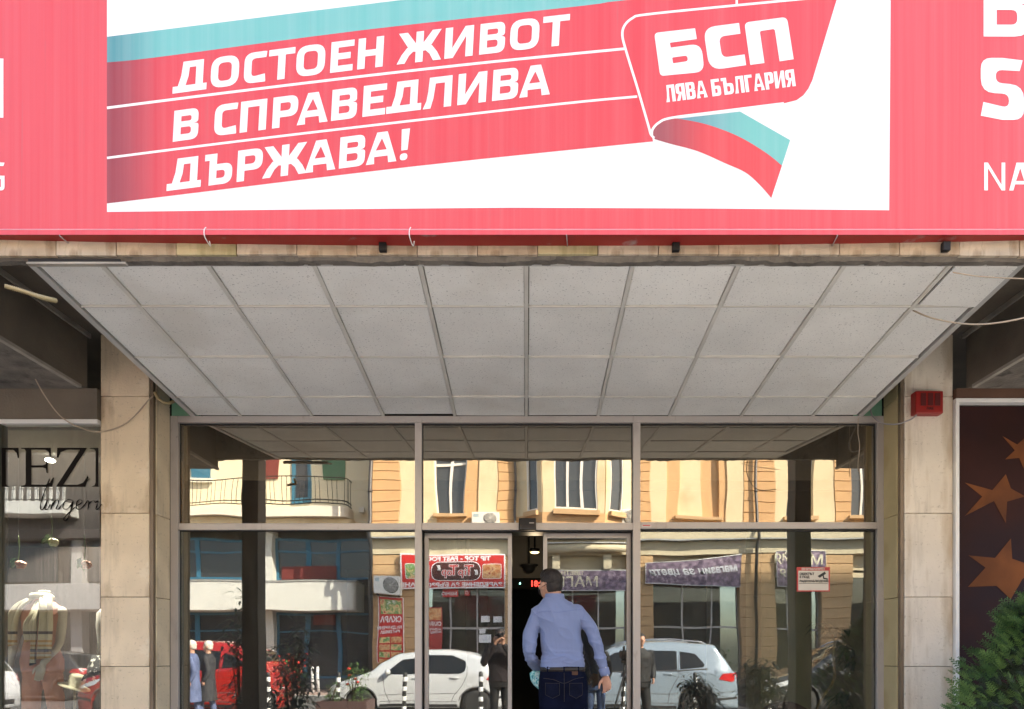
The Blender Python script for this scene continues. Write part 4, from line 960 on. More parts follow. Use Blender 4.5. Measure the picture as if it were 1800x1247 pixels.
for zi,z0 in enumerate(floors):
    z1=z0+4.28 if zi==0 else TOPZ
    sill=z0+ (oz(905)-floors[0]); top=sill+2.7
    for a,b,kd in bands:
        x0,x1=ox(a),ox(b)
        if kd=='rust':
            z=z0; h=.365
            while z<z1-.05:
                piece('render_block',x0+.012,x1-.012,OY-.3,OY+.075+rr.uniform(-.003,.003),z+.012,min(z+h,z1)-.012,m_or,og,.012); z+=h
            bx('wall_backing',x0,x1,OY-.5,OY+.045,z0,z1,m_sillm,og)
        elif kd=='pale': bx('pilaster',x0,x1,OY-.5,OY+.05,z0,z1,m_pale,og,.01)
        elif kd=='or': bx('wall',x0,x1,OY-.5,OY,z0,z1,m_or,og)
        elif kd in('win','blind'):
            bx('wall',x0,x1,OY-.5,OY,z0,sill-.05,m_or,og); bx('wall',x0,x1,OY-.5,OY,top,z1,m_or,og)
            bx('sill',x0-.12,x1+.12,OY-.3,OY+.22,sill-.16,sill-.03,m_sillm,og,.01)
            if kd=='win': window(a,b,sill-.03,top,OY-.18)
            else:
                bx('blind',x0,ox((a+b)/2+4),OY-.16,OY-.12,sill,top,m_pale,og); bx('blind',ox((a+b)/2+4),x1,OY-.2,OY-.16,sill,top,m_or,og)
        elif kd=='bay':
            # three sided bay projecting over the street
            xa,xb,xc,xd=ox(905),ox(952),ox(1058),ox(1112); pj=1.0
            poly=[(xa,OY-.5),(xa,OY),(xb,OY+pj),(xc,OY+pj),(xd,OY),(xd,OY-.5)]
            def bay(zA,zB,m,nm,ins=0):
                mb=MB(); P=poly if not ins else [(xa,OY-.5),(xa+.05,OY-ins),(xb+.02,OY+pj-ins),(xc-.02,OY+pj-ins),(xd-.05,OY-ins),(xd,OY-.5)]
                n=len(P); mb.add([(p[0],p[1],zA) for p in P]+[(p[0],p[1],zB) for p in P],[tuple(range(n)),tuple(range(n,2*n))]+[(i,(i+1)%n,n+(i+1)%n,n+i) for i in range(n)]); return mb.build(nm,m,og)
            bay(z0,sill-.12,m_or,'bay_apron'); bay(sill-.12,top,m_pale,'bay_wall',.14); bay(top,z1,m_pale,'bay_head')
            # piers at corners and windows on three faces
            def face(p0,p1,a,b,npan):
                p0=Vector((*p0,0)); p1=Vector((*p1,0)); d=(p1-p0); L=d.length; d/=L; nrm=Vector((-d.y,d.x,0))
                if nrm.y<0: nrm=-nrm
                def slab(u0,u1,za,zb,o0,o1,mat,nm,par=og):
                    q=[p0+d*u0*L+nrm*o0,p0+d*u1*L+nrm*o0,p0+d*u1*L+nrm*o1,p0+d*u0*L+nrm*o1]
                    mb=MB(); mb.add([(v.x,v.y,za) for v in q]+[(v.x,v.y,zb) for v in q],[(0,1,2,3),(4,5,6,7),(0,1,5,4),(1,2,6,5),(2,3,7,6),(3,0,4,7)]); return mb.build(nm,mat,par)
                slab(0.01,a,sill-.119,top-.001,-.12,.0,m_pale,'bay_pier'); slab(b,.99,sill-.119,top-.001,-.12,.0,m_pale,'bay_pier')
                slab(a-.03,b+.03,sill-.20,sill-.04,-.05,.16,m_sillm,'sill')
                w_=slab(a+.002,b-.002,sill-.04,sill+.05,-.11,-.03,m_wfr,'window'); slab(a+.002,b-.002,sill+.05,top-.1,-.12,-.1,m_wgl,'pane',w_)
                for i in range(npan+1):
                    u=a+(b-a)*i/npan; hw=.05/L; slab(max(a,u-hw),min(b,u+hw),sill+.05,top-.01,-.099,-.02,m_wfr,'frame',w_)
            face((xa,OY),(xb,OY+pj),.45,.85,1); face((xb,OY+pj),(xc,OY+pj),.20,.88,3); face((xc,OY+pj),(xd,OY),.15,.60,1)
            bx('apron_panel',ox(975),ox(1045),OY+pj,OY+pj+.05,z0+.12,sill-.5,m_or,og,.015)
bx('roof_cornice',ox(655)-.2,ox(1800),OY-.5,OY+.6,TOPZ,TOPZ+.4,m_pale,og)
bx('core',ox(655),ox(1800),OY-9,OY-.55,5.6,TOPZ,m_or,og)
# string course
zs0,zs1=oz(962),oz(948)
bx('string_course',ox(655),ox(1800),OY-.1,OY+.25,oz(946),zc+.015,m_pale,og,.02)
bx('tin_flashing',ox(655),ox(1800),OY-.1,OY+.32,oz(948.5),oz(946.3),M('tin',(.45,.45,.44),.4,.6,var=.2,vscale=3),og)
bx('lintel_band',ox(655),ox(1800),OY-.4,OY+.06,oz(975),oz(949),m_pale,og,.01)
# ground floor
openings=[(742,886),(962,1100),(1150,1303),(1362,1440),(1500,1640)]
piers=[(655,742),(886,962),(1100,1150),(1303,1362),(1440,1500),(1640,1800)]
zt=oz(976)
for a,b in piers:
    z=0; h=.40; x0,x1=ox(a),ox(b)
    bx('wall_backing',x0,x1,OY-.5,OY-.01,0,zt,m_sillm,og)
    while z<zt-.05:
        piece('render_block',x0+.012,x1-.012,OY-.25,OY+.03+rr.uniform(-.003,.003),z+.012,min(z+h,zt)-.012,m_or if z>.7 else m_sillm,og,.012); z+=h
m_int=M('shop_interior',(.10,.085,.07),.9,var=.3,vscale=1.5)
for i,(a,b) in enumerate(openings):
    x0,x1=ox(a),ox(b)
    bx('shop_back_wall',x0,x1,OY-3.05,OY-3.0,0,zt,m_int,og); bx('shop_floor',x0,x1,OY-3,OY-.3,-.02,.04,m_int,og); bx('shop_ceiling',x0,x1,OY-3,OY-.3,zt-.7,zt-.6,m_int,og)
    fr=bx('shop_fascia_wall',x0,x1,OY-.4,OY-.3,zt-.9,zt,m_pale,og)
    n=3
    w_=MB()
    for k in range(n+1): xx=x0+(x1-x0)*k/n; w_.box(xx-.03,xx+.03,OY-.32,OY-.26,0,zt-.9)
    w_.box(x0,x1,OY-.325,OY-.27,2.35,2.43); w_.box(x0,x1,OY-.325,OY-.27,0,.12)
    w_=w_.build('shop_window',m_alu,og)
    for k in range(n):
        xx=x0+(x1-x0)*k/n; MB().box(xx+.03,xx+(x1-x0)/n-.03,OY-.3,OY-.295,.12,zt-.9).build('pane',glass_far:=bpy.data.materials.get('far_glass') or glassmat('far_glass',.05,(.85,.88,.85),wav=.01),w_)
# drainpipes
for px in (653.5,905,1327):
    dp=thing('drainpipe',(ox(px),OY+.12,0),{653.5:'dark drainpipe where the orange building meets the cream one',905:'dark drainpipe left of the bay window on the orange building',1327:'dark drainpipe between the two flower shop banners'}[px],'drainpipe','drainpipes on the orange building')
    xx=ox(px); wdt=.08 if px==653.5 else .055
    MB().tube([(xx,OY+.2,0.1),(xx,OY+.2,5.5),(xx,OY+.42,5.8),(xx,OY+.42,6.1),(xx,OY+.2,6.5),(xx,OY+.2,TOPZ)],wdt,10).build('pipe',m_pipe,dp)
    for z in (1.5,3.5,7.5,9.5): MB().tube([(xx,OY+.2,z),(xx,OY+.2,z+.06)],wdt+.02,10).build('clip',m_pipe,dp)
# air conditioners
def ac(px0,px1,py0,py1,label,out=.35):
    x0,x1=ox(px0),ox(px1); z0,z1=oz(py1),oz(py0)
    t=thing('air_conditioner',((x0+x1)/2,OY+.3,z0),label,'air conditioner','air conditioner units on the facade')
    bx('case',x0,x1,OY+.1,OY+out+.1,z0,z1,m_white,t,.02)
    cx=x0+(x1-x0)*.66; cz=(z0+z1)/2; r=(z1-z0)*.42
    MB().lathe([(r,0),(r,.012),(r*.9,.014)],(cx,OY+out+.1,cz),28,axis='y').build('fan_grille',M('fan_dark',(.12,.12,.12),.6),t)
    mb=MB()
    for k in range(1,6):
        ring=[(cx+r*k/6*math.cos(a*.26),OY+out+.122,cz+r*k/6*math.sin(a*.26)) for a in range(25)]; mb.tube(ring,.007,4)
    for k in range(4): a=k*math.pi/4; mb.tube([(cx-r*math.cos(a),OY+out+.128,cz-r*math.sin(a)),(cx+r*math.cos(a),OY+out+.128,cz+r*math.sin(a))],.006,4)
    mb.build('grille_wire',m_white,t)
    for xx in (x0+.1,x1-.1): bx('bracket',xx-.02,xx+.02,OY+.05,OY+out+.05,z0-.06,z0-.001,m_pipe,t)
    bx('label_plate',x0+.06,x0+.24,OY+out+.101,OY+out+.104,z1-.22,z1-.08,M('ac_label',(.35,.45,.5),.5),t)
    return t
ac(662,710,1015,1047,'white air conditioner unit on the orange wall above the grill sign')
ac(833,877,906,930,'white air conditioner with a blue label on the first floor wall left of the bay')
ac(1090,1112,900,926,'white air conditioner under the right side of the bay window',.3)

#---- signs on the orange building
m_signred=M('sign_bright_red',(.62,.025,.02),.4); m_signw=M('sign_bright_white',(.85,.85,.85),.4); m_brown=M('sign_brown',(.08,.018,.013),.4)
m_food=printmat('food_print',[(.35,.08,.02),(.65,.25,.08),(.75,.5,.25),(.5,.05,.02)],6); m_food2=printmat('salad_print',[(.6,.05,.03),(.8,.6,.3),(.1,.3,.05),(.85,.8,.7)],5,seed=3)
def rr_plate(x0,x1,z0,z1,y,r,mat,name,par,th=.01):
    P=fillet([(x0,z0,r),(x1,z0,r),(x1,z1,r),(x0,z1,r)],6); v2,tr=fill2d(P); mb=MB()
    mb.add([(p.x,y,p.y) for p in v2],tr); n=len(P); mb.add([(p.x,y,p.y) for p in P]+[(p.x,y-th,p.y) for p in P],[(i,(i+1)%n,n+(i+1)%n,n+i) for i in range(n)])
    return mb.build(name,mat,par)
tt=thing('fast_food_sign',(ox(798),OY+.15,oz(1005)),'red TIP TOP fast food sign with a brown oval over the snack bar','sign')
SYo=OY+.20
x0,x1=ox(709),ox(887); z0,z1=oz(1035),oz(974.5)
bx('border',x0,x1,SYo-.1,SYo,z0,z1,m_signw,tt); bx('board',x0+.05,x1-.05,SYo-.09,SYo+.006,z0+.05,z1-.05,m_signred,tt)
text_mesh('TIP TOP - FAST FOOD',.21,m_signw,tt,(ox(862),SYo+.010,oz(985)),ROT_S,bold=.011,xs=1.3)
text_mesh('ЗАВЕДЕНИЕ ЗА БЪРЗО ХРАНЕНЕ',.21,m_signw,tt,(ox(882),SYo+.010,oz(1031.3)),ROT_S,bold=.011,xs=1.2)
rr_plate(ox(757),ox(846),oz(1021),oz(986.5),SYo+.012,.38,m_signw,'oval_border',tt); rr_plate(ox(758.6),ox(844.4),oz(1019.6),oz(987.9),SYo+.018,.35,m_brown,'oval_field',tt)
rr_plate(ox(848),ox(880.5),oz(1018),oz(991),SYo+.012,.08,m_signw,'picture_border',tt); rr_plate(ox(849),ox(879.5),oz(1017),oz(992),SYo+.018,.07,m_food,'food_picture',tt)
rr_plate(ox(716),ox(754.5),oz(1018),oz(991),SYo+.012,.08,m_signw,'picture_border',tt); rr_plate(ox(717),ox(753.5),oz(1017),oz(992),SYo+.018,.07,m_food2,'food_picture',tt)
for ch_,px_,sz_,dz in (('T',832,.56,0),('i',820,.38,0),('p',815,.42,.0),('T',806,.56,0),('o',796,.40,0),('p',786,.42,0)):
    text_mesh(ch_,sz_,m_signw,tt,(ox(px_),SYo+.022,oz(1010.5)),ROT_S,bold=.026,xs=1.0,ext=.003); text_mesh(ch_,sz_,m_signred,tt,(ox(px_),SYo+.029,oz(1010.5)),ROT_S,bold=.004,xs=1.0,ext=.003)
mb=MB()
for cx_,cz_ in ((769,998),(835,1006)):
    for k in range(4): mb.tube(curve_pts([(ox(cx_+k*1.6),SYo+.026,oz(cz_+4)),(ox(cx_+1.5+k*1.2),SYo+.026,oz(cz_)),(ox(cx_-1+k*1.6),SYo+.026,oz(cz_-5))],4),.016,5)
mb.build('flourish',m_signw,tt)
# grill sign
gs=thing('grill_sign',(ox(688),OY+.12,oz(1165)),'tall red grill sign with food pictures on the orange pier','sign')
x0,x1=ox(665),ox(712); bx('border',x0,x1,OY+.035,OY+.10,oz(1166),oz(1050),m_signw,gs); bx('board',x0+.03,x1-.03,OY+.04,OY+.106,oz(1165),oz(1051),m_signred,gs)
bx('food_picture',ox(669),ox(708.5),OY+.104,OY+.112,oz(1080),oz(1055),m_food2,gs)
text_mesh('СКАРА',.30,m_signw,gs,(ox(708),OY+.112,oz(1094)),ROT_S,bold=.012,xs=.84)
text_mesh('НА ДЪРВЕНИ',.155,m_signw,gs,(ox(709),OY+.112,oz(1106)),ROT_S,bold=.006,xs=.95); text_mesh('ВЪГЛИЩА',.155,m_signw,gs,(ox(705),OY+.112,oz(1113.5)),ROT_S,bold=.006,xs=.95)
for r_ in range(4):
    for c_ in range(2):
        a=669+c_*20.5; b=1120+r_*13; bx('dish_picture',ox(a),ox(a+18.5),OY+.104,OY+.112,oz(b+10.5),oz(b),m_food if (r_+c_)%2 else m_food2,gs)
rs=thing('grill_poster',(ox(763),OY-.2,oz(1100)),'faded red grill poster inside the snack bar window','poster')
bx('board',ox(748),ox(776),OY-.24,OY-.20,oz(1155),oz(1068),M('faded_red',(.42,.05,.04),.5,var=.2),rs); bx('food_picture',ox(749.5),ox(774.5),OY-.2,OY-.195,oz(1090),oz(1070),m_food,rs)
text_mesh('СКАРА',.2,m_signw,rs,(ox(774),OY-.195,oz(1100)),ROT_S,bold=.006,xs=.72); text_mesh('НА ДЪРВЕНИ\nВЪГЛИЩА',.11,m_signw,rs,(ox(774),OY-.195,oz(1108)),ROT_S,bold=.004,xs=.72)
for px0,px1,py0,py1,nm,lab,m_ in ((778,805,1036,1050,'МЕНЮ','small red sign hung under the TIP TOP board',m_signred),(816,825,1038,1048,'О','tiny square red sign under the TIP TOP board',m_signred)):
    s_=thing('hanging_sign',(ox(px0),OY,oz(py1)),lab,'sign'); bx('board',ox(px0),ox(px1),OY-.05,OY+.0,oz(py1),oz(py0),m_,s_); text_mesh(nm,.18,m_signw,s_,(ox(px1-2),OY+.003,oz(py1-3)),ROT_S,bold=.004)
nt_=thing('paper_notices',(ox(857),OY-.25,oz(1110)),'white paper notices taped to the snack bar door','notice')
for a,b,c_,d_ in ((845,860,1082,1093),(866,881,1083,1094),(842,853,1105,1114),(841,863,1116,1131)):
    bx('notice_sheet',ox(a),ox(b),OY-.253,OY-.249,oz(d_),oz(c_),m_signw,nt_)
text_mesh('ЕТО\nКОЕ Е НОВО\nИ ДОБРО',.09,m_sblk,nt_,(ox(861),OY-.247,oz(1120)),ROT_S,bold=.001) if False else None
ct=thing('counter',(ox(800),OY-1.5,0),'snack bar counter with bright steel top in the dim shop','counter'); bx('front',ox(770),ox(850),OY-1.7,OY-1.2,.05,1.1,M('counter_white',(.45,.42,.38),.5),ct); bx('worktop',ox(768),ox(852),OY-1.75,OY-1.15,1.1,1.16,m_alu,ct)
# flower shop banners
m_flor=printmat('lilac_print',[(.05,.03,.06),(.13,.085,.14),(.28,.20,.27),(.46,.36,.43)],7,seed=5)
m_gold=M('gold_print',(.78,.72,.52),.5)
def banner(P,name,label):
    t=thing(name,(ox(P[0][0]),OY+.1,oz(P[0][1])),label,'banner','flower shop banners'); mb=MB()
    q=[(ox(a),oz(b)) for a,b in P]; n=len(q)
    mb.add([(a,OY+.14,b) for a,b in q]+[(a,OY+.11,b) for a,b in q],[tuple(range(n)),tuple(range(n,2*n))]+[(i,(i+1)%n,n+(i+1)%n,n+i) for i in range(n)]); mb.build('printed_sheet',m_flor,t)
    mb=MB(); mb.tube([(a,OY+.14,b) for a,b in q]+[(q[0][0],OY+.14,q[0][1])],.018,4); mb.build('edge_frame',m_wfr,t); return t
b1=banner([(955,1001),(1100,1002),(1100,1039),(955,1039)],'shop_banner','lilac flower banner with gilt lettering over the arched shop opening')
text_mesh('МАГИЯ',.58,m_gold,b1,(ox(1053),OY+.147,oz(1032)),ROT_S,bold=.008,xs=1.02); text_mesh('ЦВЕТНА',.22,m_gold,b1,(ox(1025),OY+.147,oz(1009.5)),ROT_S,bold=.003,xs=1.15)
b2=banner([(1136,993),(1303,977),(1303,1036),(1136,1031)],'shop_banner','slanted lilac banner with white script for flowers right of the doors')
text_mesh('магазин за цветя',.44,m_signw,b2,(ox(1299),OY+.147,oz(1006)),ROT_S@Matrix.Rotation(R_(-4.2),3,'Z'),bold=.012,shear=.25,xs=.92)
b3=banner([(1364,973),(1445,970),(1445,1035),(1364,1035)],'shop_banner','lilac banner with gilt lettering right of the drainpipe partly behind the pillar')
text_mesh('МАГИЯ',.52,m_gold,b3,(ox(1442),OY+.147,oz(995)),ROT_S,bold=.008,xs=.98); text_mesh('ЦВЕТНА',.25,m_gold,b3,(ox(1425),OY+.147,oz(981)),ROT_S,bold=.003,xs=1)
text_mesh('МАГИЯ',.42,m_gold,b3,(ox(1438),OY+.147,oz(1018)),ROT_S,bold=.006,xs=1)
# arch brackets
for px in (970,1060): bx('arch_bracket',ox(px),ox(px+14),OY+.0,OY+.22,oz(1000),oz(975),m_pale,og,.03)
awn=thing('awning',(ox(1030),OY+.5,oz(962)),'cream roller awning box over the arched flower shop','awning')
MB().tube([(ox(958),OY+.33,oz(965)),(ox(1100),OY+.33,oz(965))],.16,12).build('roll',m_pale,awn); bx('cover_strip',ox(957),ox(1101),OY+.2,OY+.5,oz(957.5),oz(956),m_white,awn)
# plants before flower shop
def leafy(c,rad,hgt,n,mats,name,label,group=None,seed=1,ln=(.06,.12),wd=.03,pot=None,flow=None,thin=False):
    t=thing(name,c,label,'plant',group); c=Vector(c); r=random.Random(seed); mb=MB()
    for k in range(6): 
        a=r.uniform(0,6.28); mb.tube([c,c+Vector((math.cos(a)*rad*.3,math.sin(a)*rad*.3,hgt*.5)),c+Vector((math.cos(a)*rad*.6,math.sin(a)*rad*.6,hgt*r.uniform(.7,.95)))],[.012,.008,.003],5)
    mb.build('stems',M('stem_'+str(seed),(.10,.07,.04),.8),t)
    mb=MB()
    cl=[(Vector((r.uniform(-1,1),r.uniform(-1,1),0))*rad*.75,r.uniform(.2,1)) for _ in range(14)]
    for i in range(n):
        o,h=cl[i%14]; p=c+o*(1-.5*h if thin else 1)+Vector((r.gauss(0,.22)*rad,r.gauss(0,.22)*rad,h*hgt+r.gauss(0,.09)*hgt))
        if p.z<c.z+.03: p.z=c.z+.03+r.random()*.1
        a=r.uniform(0,6.28); leafblade(mb,p,(math.cos(a),math.sin(a),r.uniform(-.3,.8)),r.uniform(*ln),wd,.5,r.randrange(len(mats)))
    mb.build('foliage',mats,t,recalc=False)
    if flow:
        mb=MB()
        for i in range(flow[1]):
            p=c+Vector((r.gauss(0,.35)*rad,r.gauss(0,.35)*rad,hgt*r.uniform(.55,1.02)))
            mb.ell(p,(.035,.035,.025),7,5)
        mb.build('blossom',flow[0],t)
    return t
m_lg=M('leaf_green',(.07,.15,.035),.5,var=.3,vscale=9); m_lg2=M('leaf_fresh',(.12,.22,.05),.5,var=.3,vscale=9); m_ld=M('leaf_dark',(.02,.045,.018),.5,var=.3,vscale=9)
m_blr=M('red_blossom',(.62,.03,.02),.6)
for i,(px,z,lab) in enumerate(((1160,25.8,'dark leafy pot plant outside the flower shop at its left edge'),(1205,25.9,'bushy pot plant outside the flower shop window middle'),(1255,25.8,'tall leafy pot plant outside the flower shop by the right pier'))):
    p=Rf(px,1150,z); leafy((p.x,p.y,.0),.45,1.5,260,[m_ld,m_lg],'flower_shop_plant',lab,'plants outside the flower shop',seed=20+i,ln=(.12,.22),wd=.07)

#==================================================================== OPPOSITE SIDE: CREAM BUILDING
m_cr=M('cream_wall',(.70,.64,.48),.85,var=.05,vscale=.7,col2=(.55,.48,.34),c2lo=.6,c2hi=.9,c2scale=.8); m_wh=M('balcony_white',(.66,.64,.58),.8,var=.05,vscale=.9)
m_blue=M('blue_frame',(.035,.15,.24),.5); m_gd=M('dark_glazing',(.03,.03,.033),.12,spec=.8); m_dred=M('dark_red_panel',(.16,.025,.02),.6)
ZW=29.0; WY=2*YM-ZW
cx=lambda px,Z=ZW:(px-926)*Z/F
cz=lambda py,Z=ZW:E+(1150-py)*Z/F
cb=thing('cream_building',(cx(400),WY,0),'cream apartment building with long white balconies across the street','building')
xl0,xr0=-15.5,cx(651)
Zb=28.0
bx('wall',xl0,xr0,WY-9,WY,cz(928),14.5,m_cr,cb)
bx('wall',xl0,xr0,WY-9,WY-.8,0,cz(928)-.002,m_int,cb)
bx('plinth',xl0,xr0,WY-.8,WY-.05,0,cz(1190),M('grey_plinth',(.10,.10,.10),.8),cb)
for a,b in ((-15.4,-14.9),(cx(458),cx(480)),):
    bx('pier',a,b,WY-.7,WY-.02,0,cz(928)-.004,m_wh if a>-12 else M('grey_pier',(.32,.32,.33),.8),cb)
# balconies
def curved_slab(xa,xb,y0,y1,z0,z1,r,mat,name):
    P=fillet([(xa,y0,0),(xb,y0,0),(xb,y1,r),(xa,y1,0)],8); v2,tr=fill2d(P); mb=MB(); n=len(P)
    mb.add([(p.x,p.y,z0) for p in v2],tr); mb.add([(p.x,p.y,z1) for p in v2],tr); mb.add([(p.x,p.y,z0) for p in P]+[(p.x,p.y,z1) for p in P],[(i,(i+1)%n,n+(i+1)%n,n+i) for i in range(n)]); return mb.build(name,mat,cb),P
xb=cx(608,Zb)
curved_slab(xl0,xb,WY-.02,WY+1.0,cz(906,Zb),cz(889,Zb),.9,m_wh,'balcony_slab')
curved_slab(xl0,xb+.1,WY-.02,WY+.7,cz(922,Zb),cz(907,Zb)-.003,.6,m_pale,'balcony_soffit')
# railing
_,P=curved_slab(xl0,xb-.06,WY,WY+.94,cz(890.5,Zb),cz(890,Zb),.85,m_wh,'balcony_floor')
edge=[p for p in P if not (p.y<WY+.01 and p.x<xb-1)]
path=[Vector((xl0,WY+.92))]+[p for p in fillet([(xl0,WY+.92,0),(xb-.08,WY+.92,.85),(xb-.08,WY+.02,0)],10)][1:]
rl=thing('balcony_railing',(cx(540),WY+.9,cz(889)),'black wrought iron railing on the upper cream balcony','railing')
m_iron=M('iron',(.03,.03,.03),.5,.5)
zlo,zhi=cz(884,Zb),cz(840,Zb)
for z_,nm in ((zlo,'bottom_rail'),(zhi,'handrail'),(zlo+.12,'lower_rail')):
    MB().tube([(p.x,p.y,z_) for p in path],.022,5).build(nm,m_iron,rl)
# balusters near the visible part
L=0; seg=[]
for a,b in zip(path[:-1],path[1:]): seg.append((a,b,(b-a).length))
pos=[]; s_tot=sum(s for *_,s in seg); d=s_tot-14
while d<s_tot:
    acc=0
    for a,b,s in seg:
        if acc+s>=d: pos.append(a+(b-a)*((d-acc)/s)); break
        acc+=s
    d+=.17 if int(d*5)%3 else .30
for p in pos: 
    o=MB().tube([(p.x,p.y,zlo-.25 if False else zlo),(p.x,p.y,zhi)],.011,4).build('baluster',m_iron,rl)
# lower balcony
xb2=cx(625,Zb)
curved_slab(xl0,xb2,WY-.6,WY+1.0,cz(1073,Zb),cz(1024,Zb),.3,m_wh,'balcony_parapet'); bx('parapet_cap',xl0,xb2+.03,WY-.1,WY+1.03,cz(1023.8,Zb),cz(1020.5,Zb),m_kerb,cb)
# glazing between
for zA,zB,nm in ((cz(1020)+.05,cz(945),'window'),(cz(1190),cz(1077),'window')):
    xs_=[-14.9,cx(340)-2,cx(340),cx(455),cx(480),cx(535),cx(590),cx(650)]
    for a,b in zip(xs_[:-1],xs_[1:]):
        if b-a<.75: continue
        mb=MB(); mb.box(a,a+.09,WY-.5,WY-.4,zA,zB); mb.box(b-.09,b,WY-.5,WY-.4,zA,zB); mb.box(a+.09,b-.09,WY-.5,WY-.4,zA,zA+.09); mb.box(a+.09,b-.09,WY-.5,WY-.4,zB-.09,zB); mb.box(a+.09,b-.09,WY-.498,WY-.402,zA+(zB-zA)*.68,zA+(zB-zA)*.68+.07)
        w_=mb.build('window',m_blue,cb); MB().box(a+.05,b-.05,WY-.47,WY-.45,zA+.05,zB-.05).build('pane',m_gd,w_)
    
bx('awning_board',cx(490),cx(588),WY-.35,WY-.32,cz(1018),cz(992),m_dred,cb); bx('awning_board',cx(545),cx(585),WY-.35,WY-.32,cz(1100),cz(1080),m_dred,cb)
# upper storey doors and shutters
for a,b,c_,m_ in ((468,492,826,m_dred),(514,548,885,m_blue),(570,604,825,M('green_shutter',(.05,.16,.09),.6))):
    z0_=cz(c_ if c_==885 else 846); d_=bx('shutter',cx(a),cx(b),WY,WY+.06,z0_,z0_+2.4 if c_==885 else z0_+1.6,m_,cb)
    if c_==885: MB().box(cx(a)+.15,cx(b)-.15,WY+.06,WY+.064,z0_+.2,z0_+2.2).build('pane',m_gd,d_)
bx('window',cx(335),cx(368),WY,WY+.05,cz(838),cz(838)+1.5,m_blue,cb); bx('sill',cx(330),cx(372),WY,WY+.15,cz(845),cz(838)-.01,m_wh,cb)
bx('cornice',xl0,xr0,WY,WY+.3,14.1,14.5,m_wh,cb)
# darker block further left, seen in the lingerie shop window
m_gb=M('grey_brown_wall',(.10,.085,.075),.85,var=.15,vscale=.7); m_band=M('grey_band',(.42,.40,.38),.8,var=.08,vscale=.8)
gb=thing('grey_building',(-22,WY,0),'dark grey building with pale balcony bands at the far left across the street','building')
bx('wall',-36,-15.52,WY-9,WY,cz(930),14.5,m_gb,gb); bx('wall',-36,-15.52,WY-9,WY-.6,0,cz(930)-.002,m_int,gb)
bx('balcony_slab',-36,-17.9,WY+.001,WY+1.0,cz(909,Zb),cz(887,Zb),m_wh,gb,.03); bx('soffit_band',-36,-15.6,WY-.5,WY+.25,cz(952),cz(931)-.004,m_gb,gb)
bx('balcony_band',-36,-15.6,WY-.5,WY+.9,cz(1075,Zb),cz(1029,Zb),m_band,gb,.02)
for xx in (-34,-29,-24,-18.3): bx('pier',xx,xx+.45,WY-.55,WY-.1,0,cz(953),m_band,gb)
for k_ in range(14):
    xx=-21.6+k_*.27; bx('screen_slat',xx,xx+.13,WY+.80,WY+.82,cz(886,Zb)+.02,cz(860,Zb),m_wh,gb)
for zz_ in (cz(883,Zb),cz(859,Zb)): MB().tube([(-36,WY+.9,zz_),(-17.95,WY+.9,zz_)],.02,5).build('rail',m_iron,gb)
for k_ in range(7): xx=-36+k_*2.9; w_=bx('window',xx,xx+2.4,WY-.5,WY-.45,cz(1024),cz(956),m_gd,gb)
fl=thing('floodlight',(cx(637),WY+.3,cz(900)),'small floodlight bracket on the cream wall beside the balcony','lamp')
bx('lamp_box',cx(632),cx(642),WY+.1,WY+.35,cz(902),cz(893),m_wh,fl,.02); bx('bracket',cx(636),cx(638),WY,WY+.1,cz(900),cz(896),m_iron,fl)

#==================================================================== STREET FURNITURE
bo0=thing('bollard',(0,0,0),'x','bollard','striped bollards along the near kerb')
m_bw=M('bollard_white',(.78,.78,.76),.5); m_bb=M('bollard_black',(.03,.03,.03),.5)
zb=0; i=0
MB().lathe([(.045,0),(.045,1.0),(.035,1.03),(.01,1.04)],(0,0,0),14).build('post',m_bb,bo0)
for i in range(4): MB().lathe([(.047,.17+i*.22),(.0475,.172+i*.22),(.0475,.268+i*.22),(.047,.27+i*.22)],(0,0,0),14).build('white_band',m_bw,bo0)
MB().lathe([(.09,0),(.09,.02),(.05,.05)],(0,0,0),14).build('foot',m_bb,bo0)
xsb=[-12.9,-5.5,-4.0,-2.58,-.99,.55,2.05,3.56,5.1]
blab=['striped bollard mirrored in the lingerie shop window left of the mannequin','striped bollard between the red and silver cars','striped bollard behind the planter box','striped bollard before the silver hatchback front door','striped bollard before the silver hatchback rear wheel','striped bollard behind the photographer group','striped bollard in front of the silver estate car mirror','striped bollard before the silver estate rear wheel','striped bollard beside the dark car bonnet']
for i,(x,l) in enumerate(zip(xsb,blab)):
    o=bo0 if i==0 else copytree(bo0); o.location=(x,-3.02,0); o['label']=l
for i,(px,z) in enumerate(((553,26.2),(561,26.2),(137,25.9))):
    p=Rf(px,1150,z); t=thing('far_bollard',(p.x,p.y,0),['slim white post at the far kerb, left of a pair','slim white post at the far kerb, right of a pair','striped post at the far kerb beside the dark car'][i],'bollard','posts along the far kerb')
    MB().lathe([(.05,0),(.05,.95),(.02,1.0)],(p.x,p.y,0),10).build('post',m_bw if i<2 else m_bb,t)
    if i==2:
        for k in range(4): MB().lathe([(.052,.12+k*.23),(.052,.23+k*.23)],(p.x,p.y,0),10).build('white_band',m_bw,t)
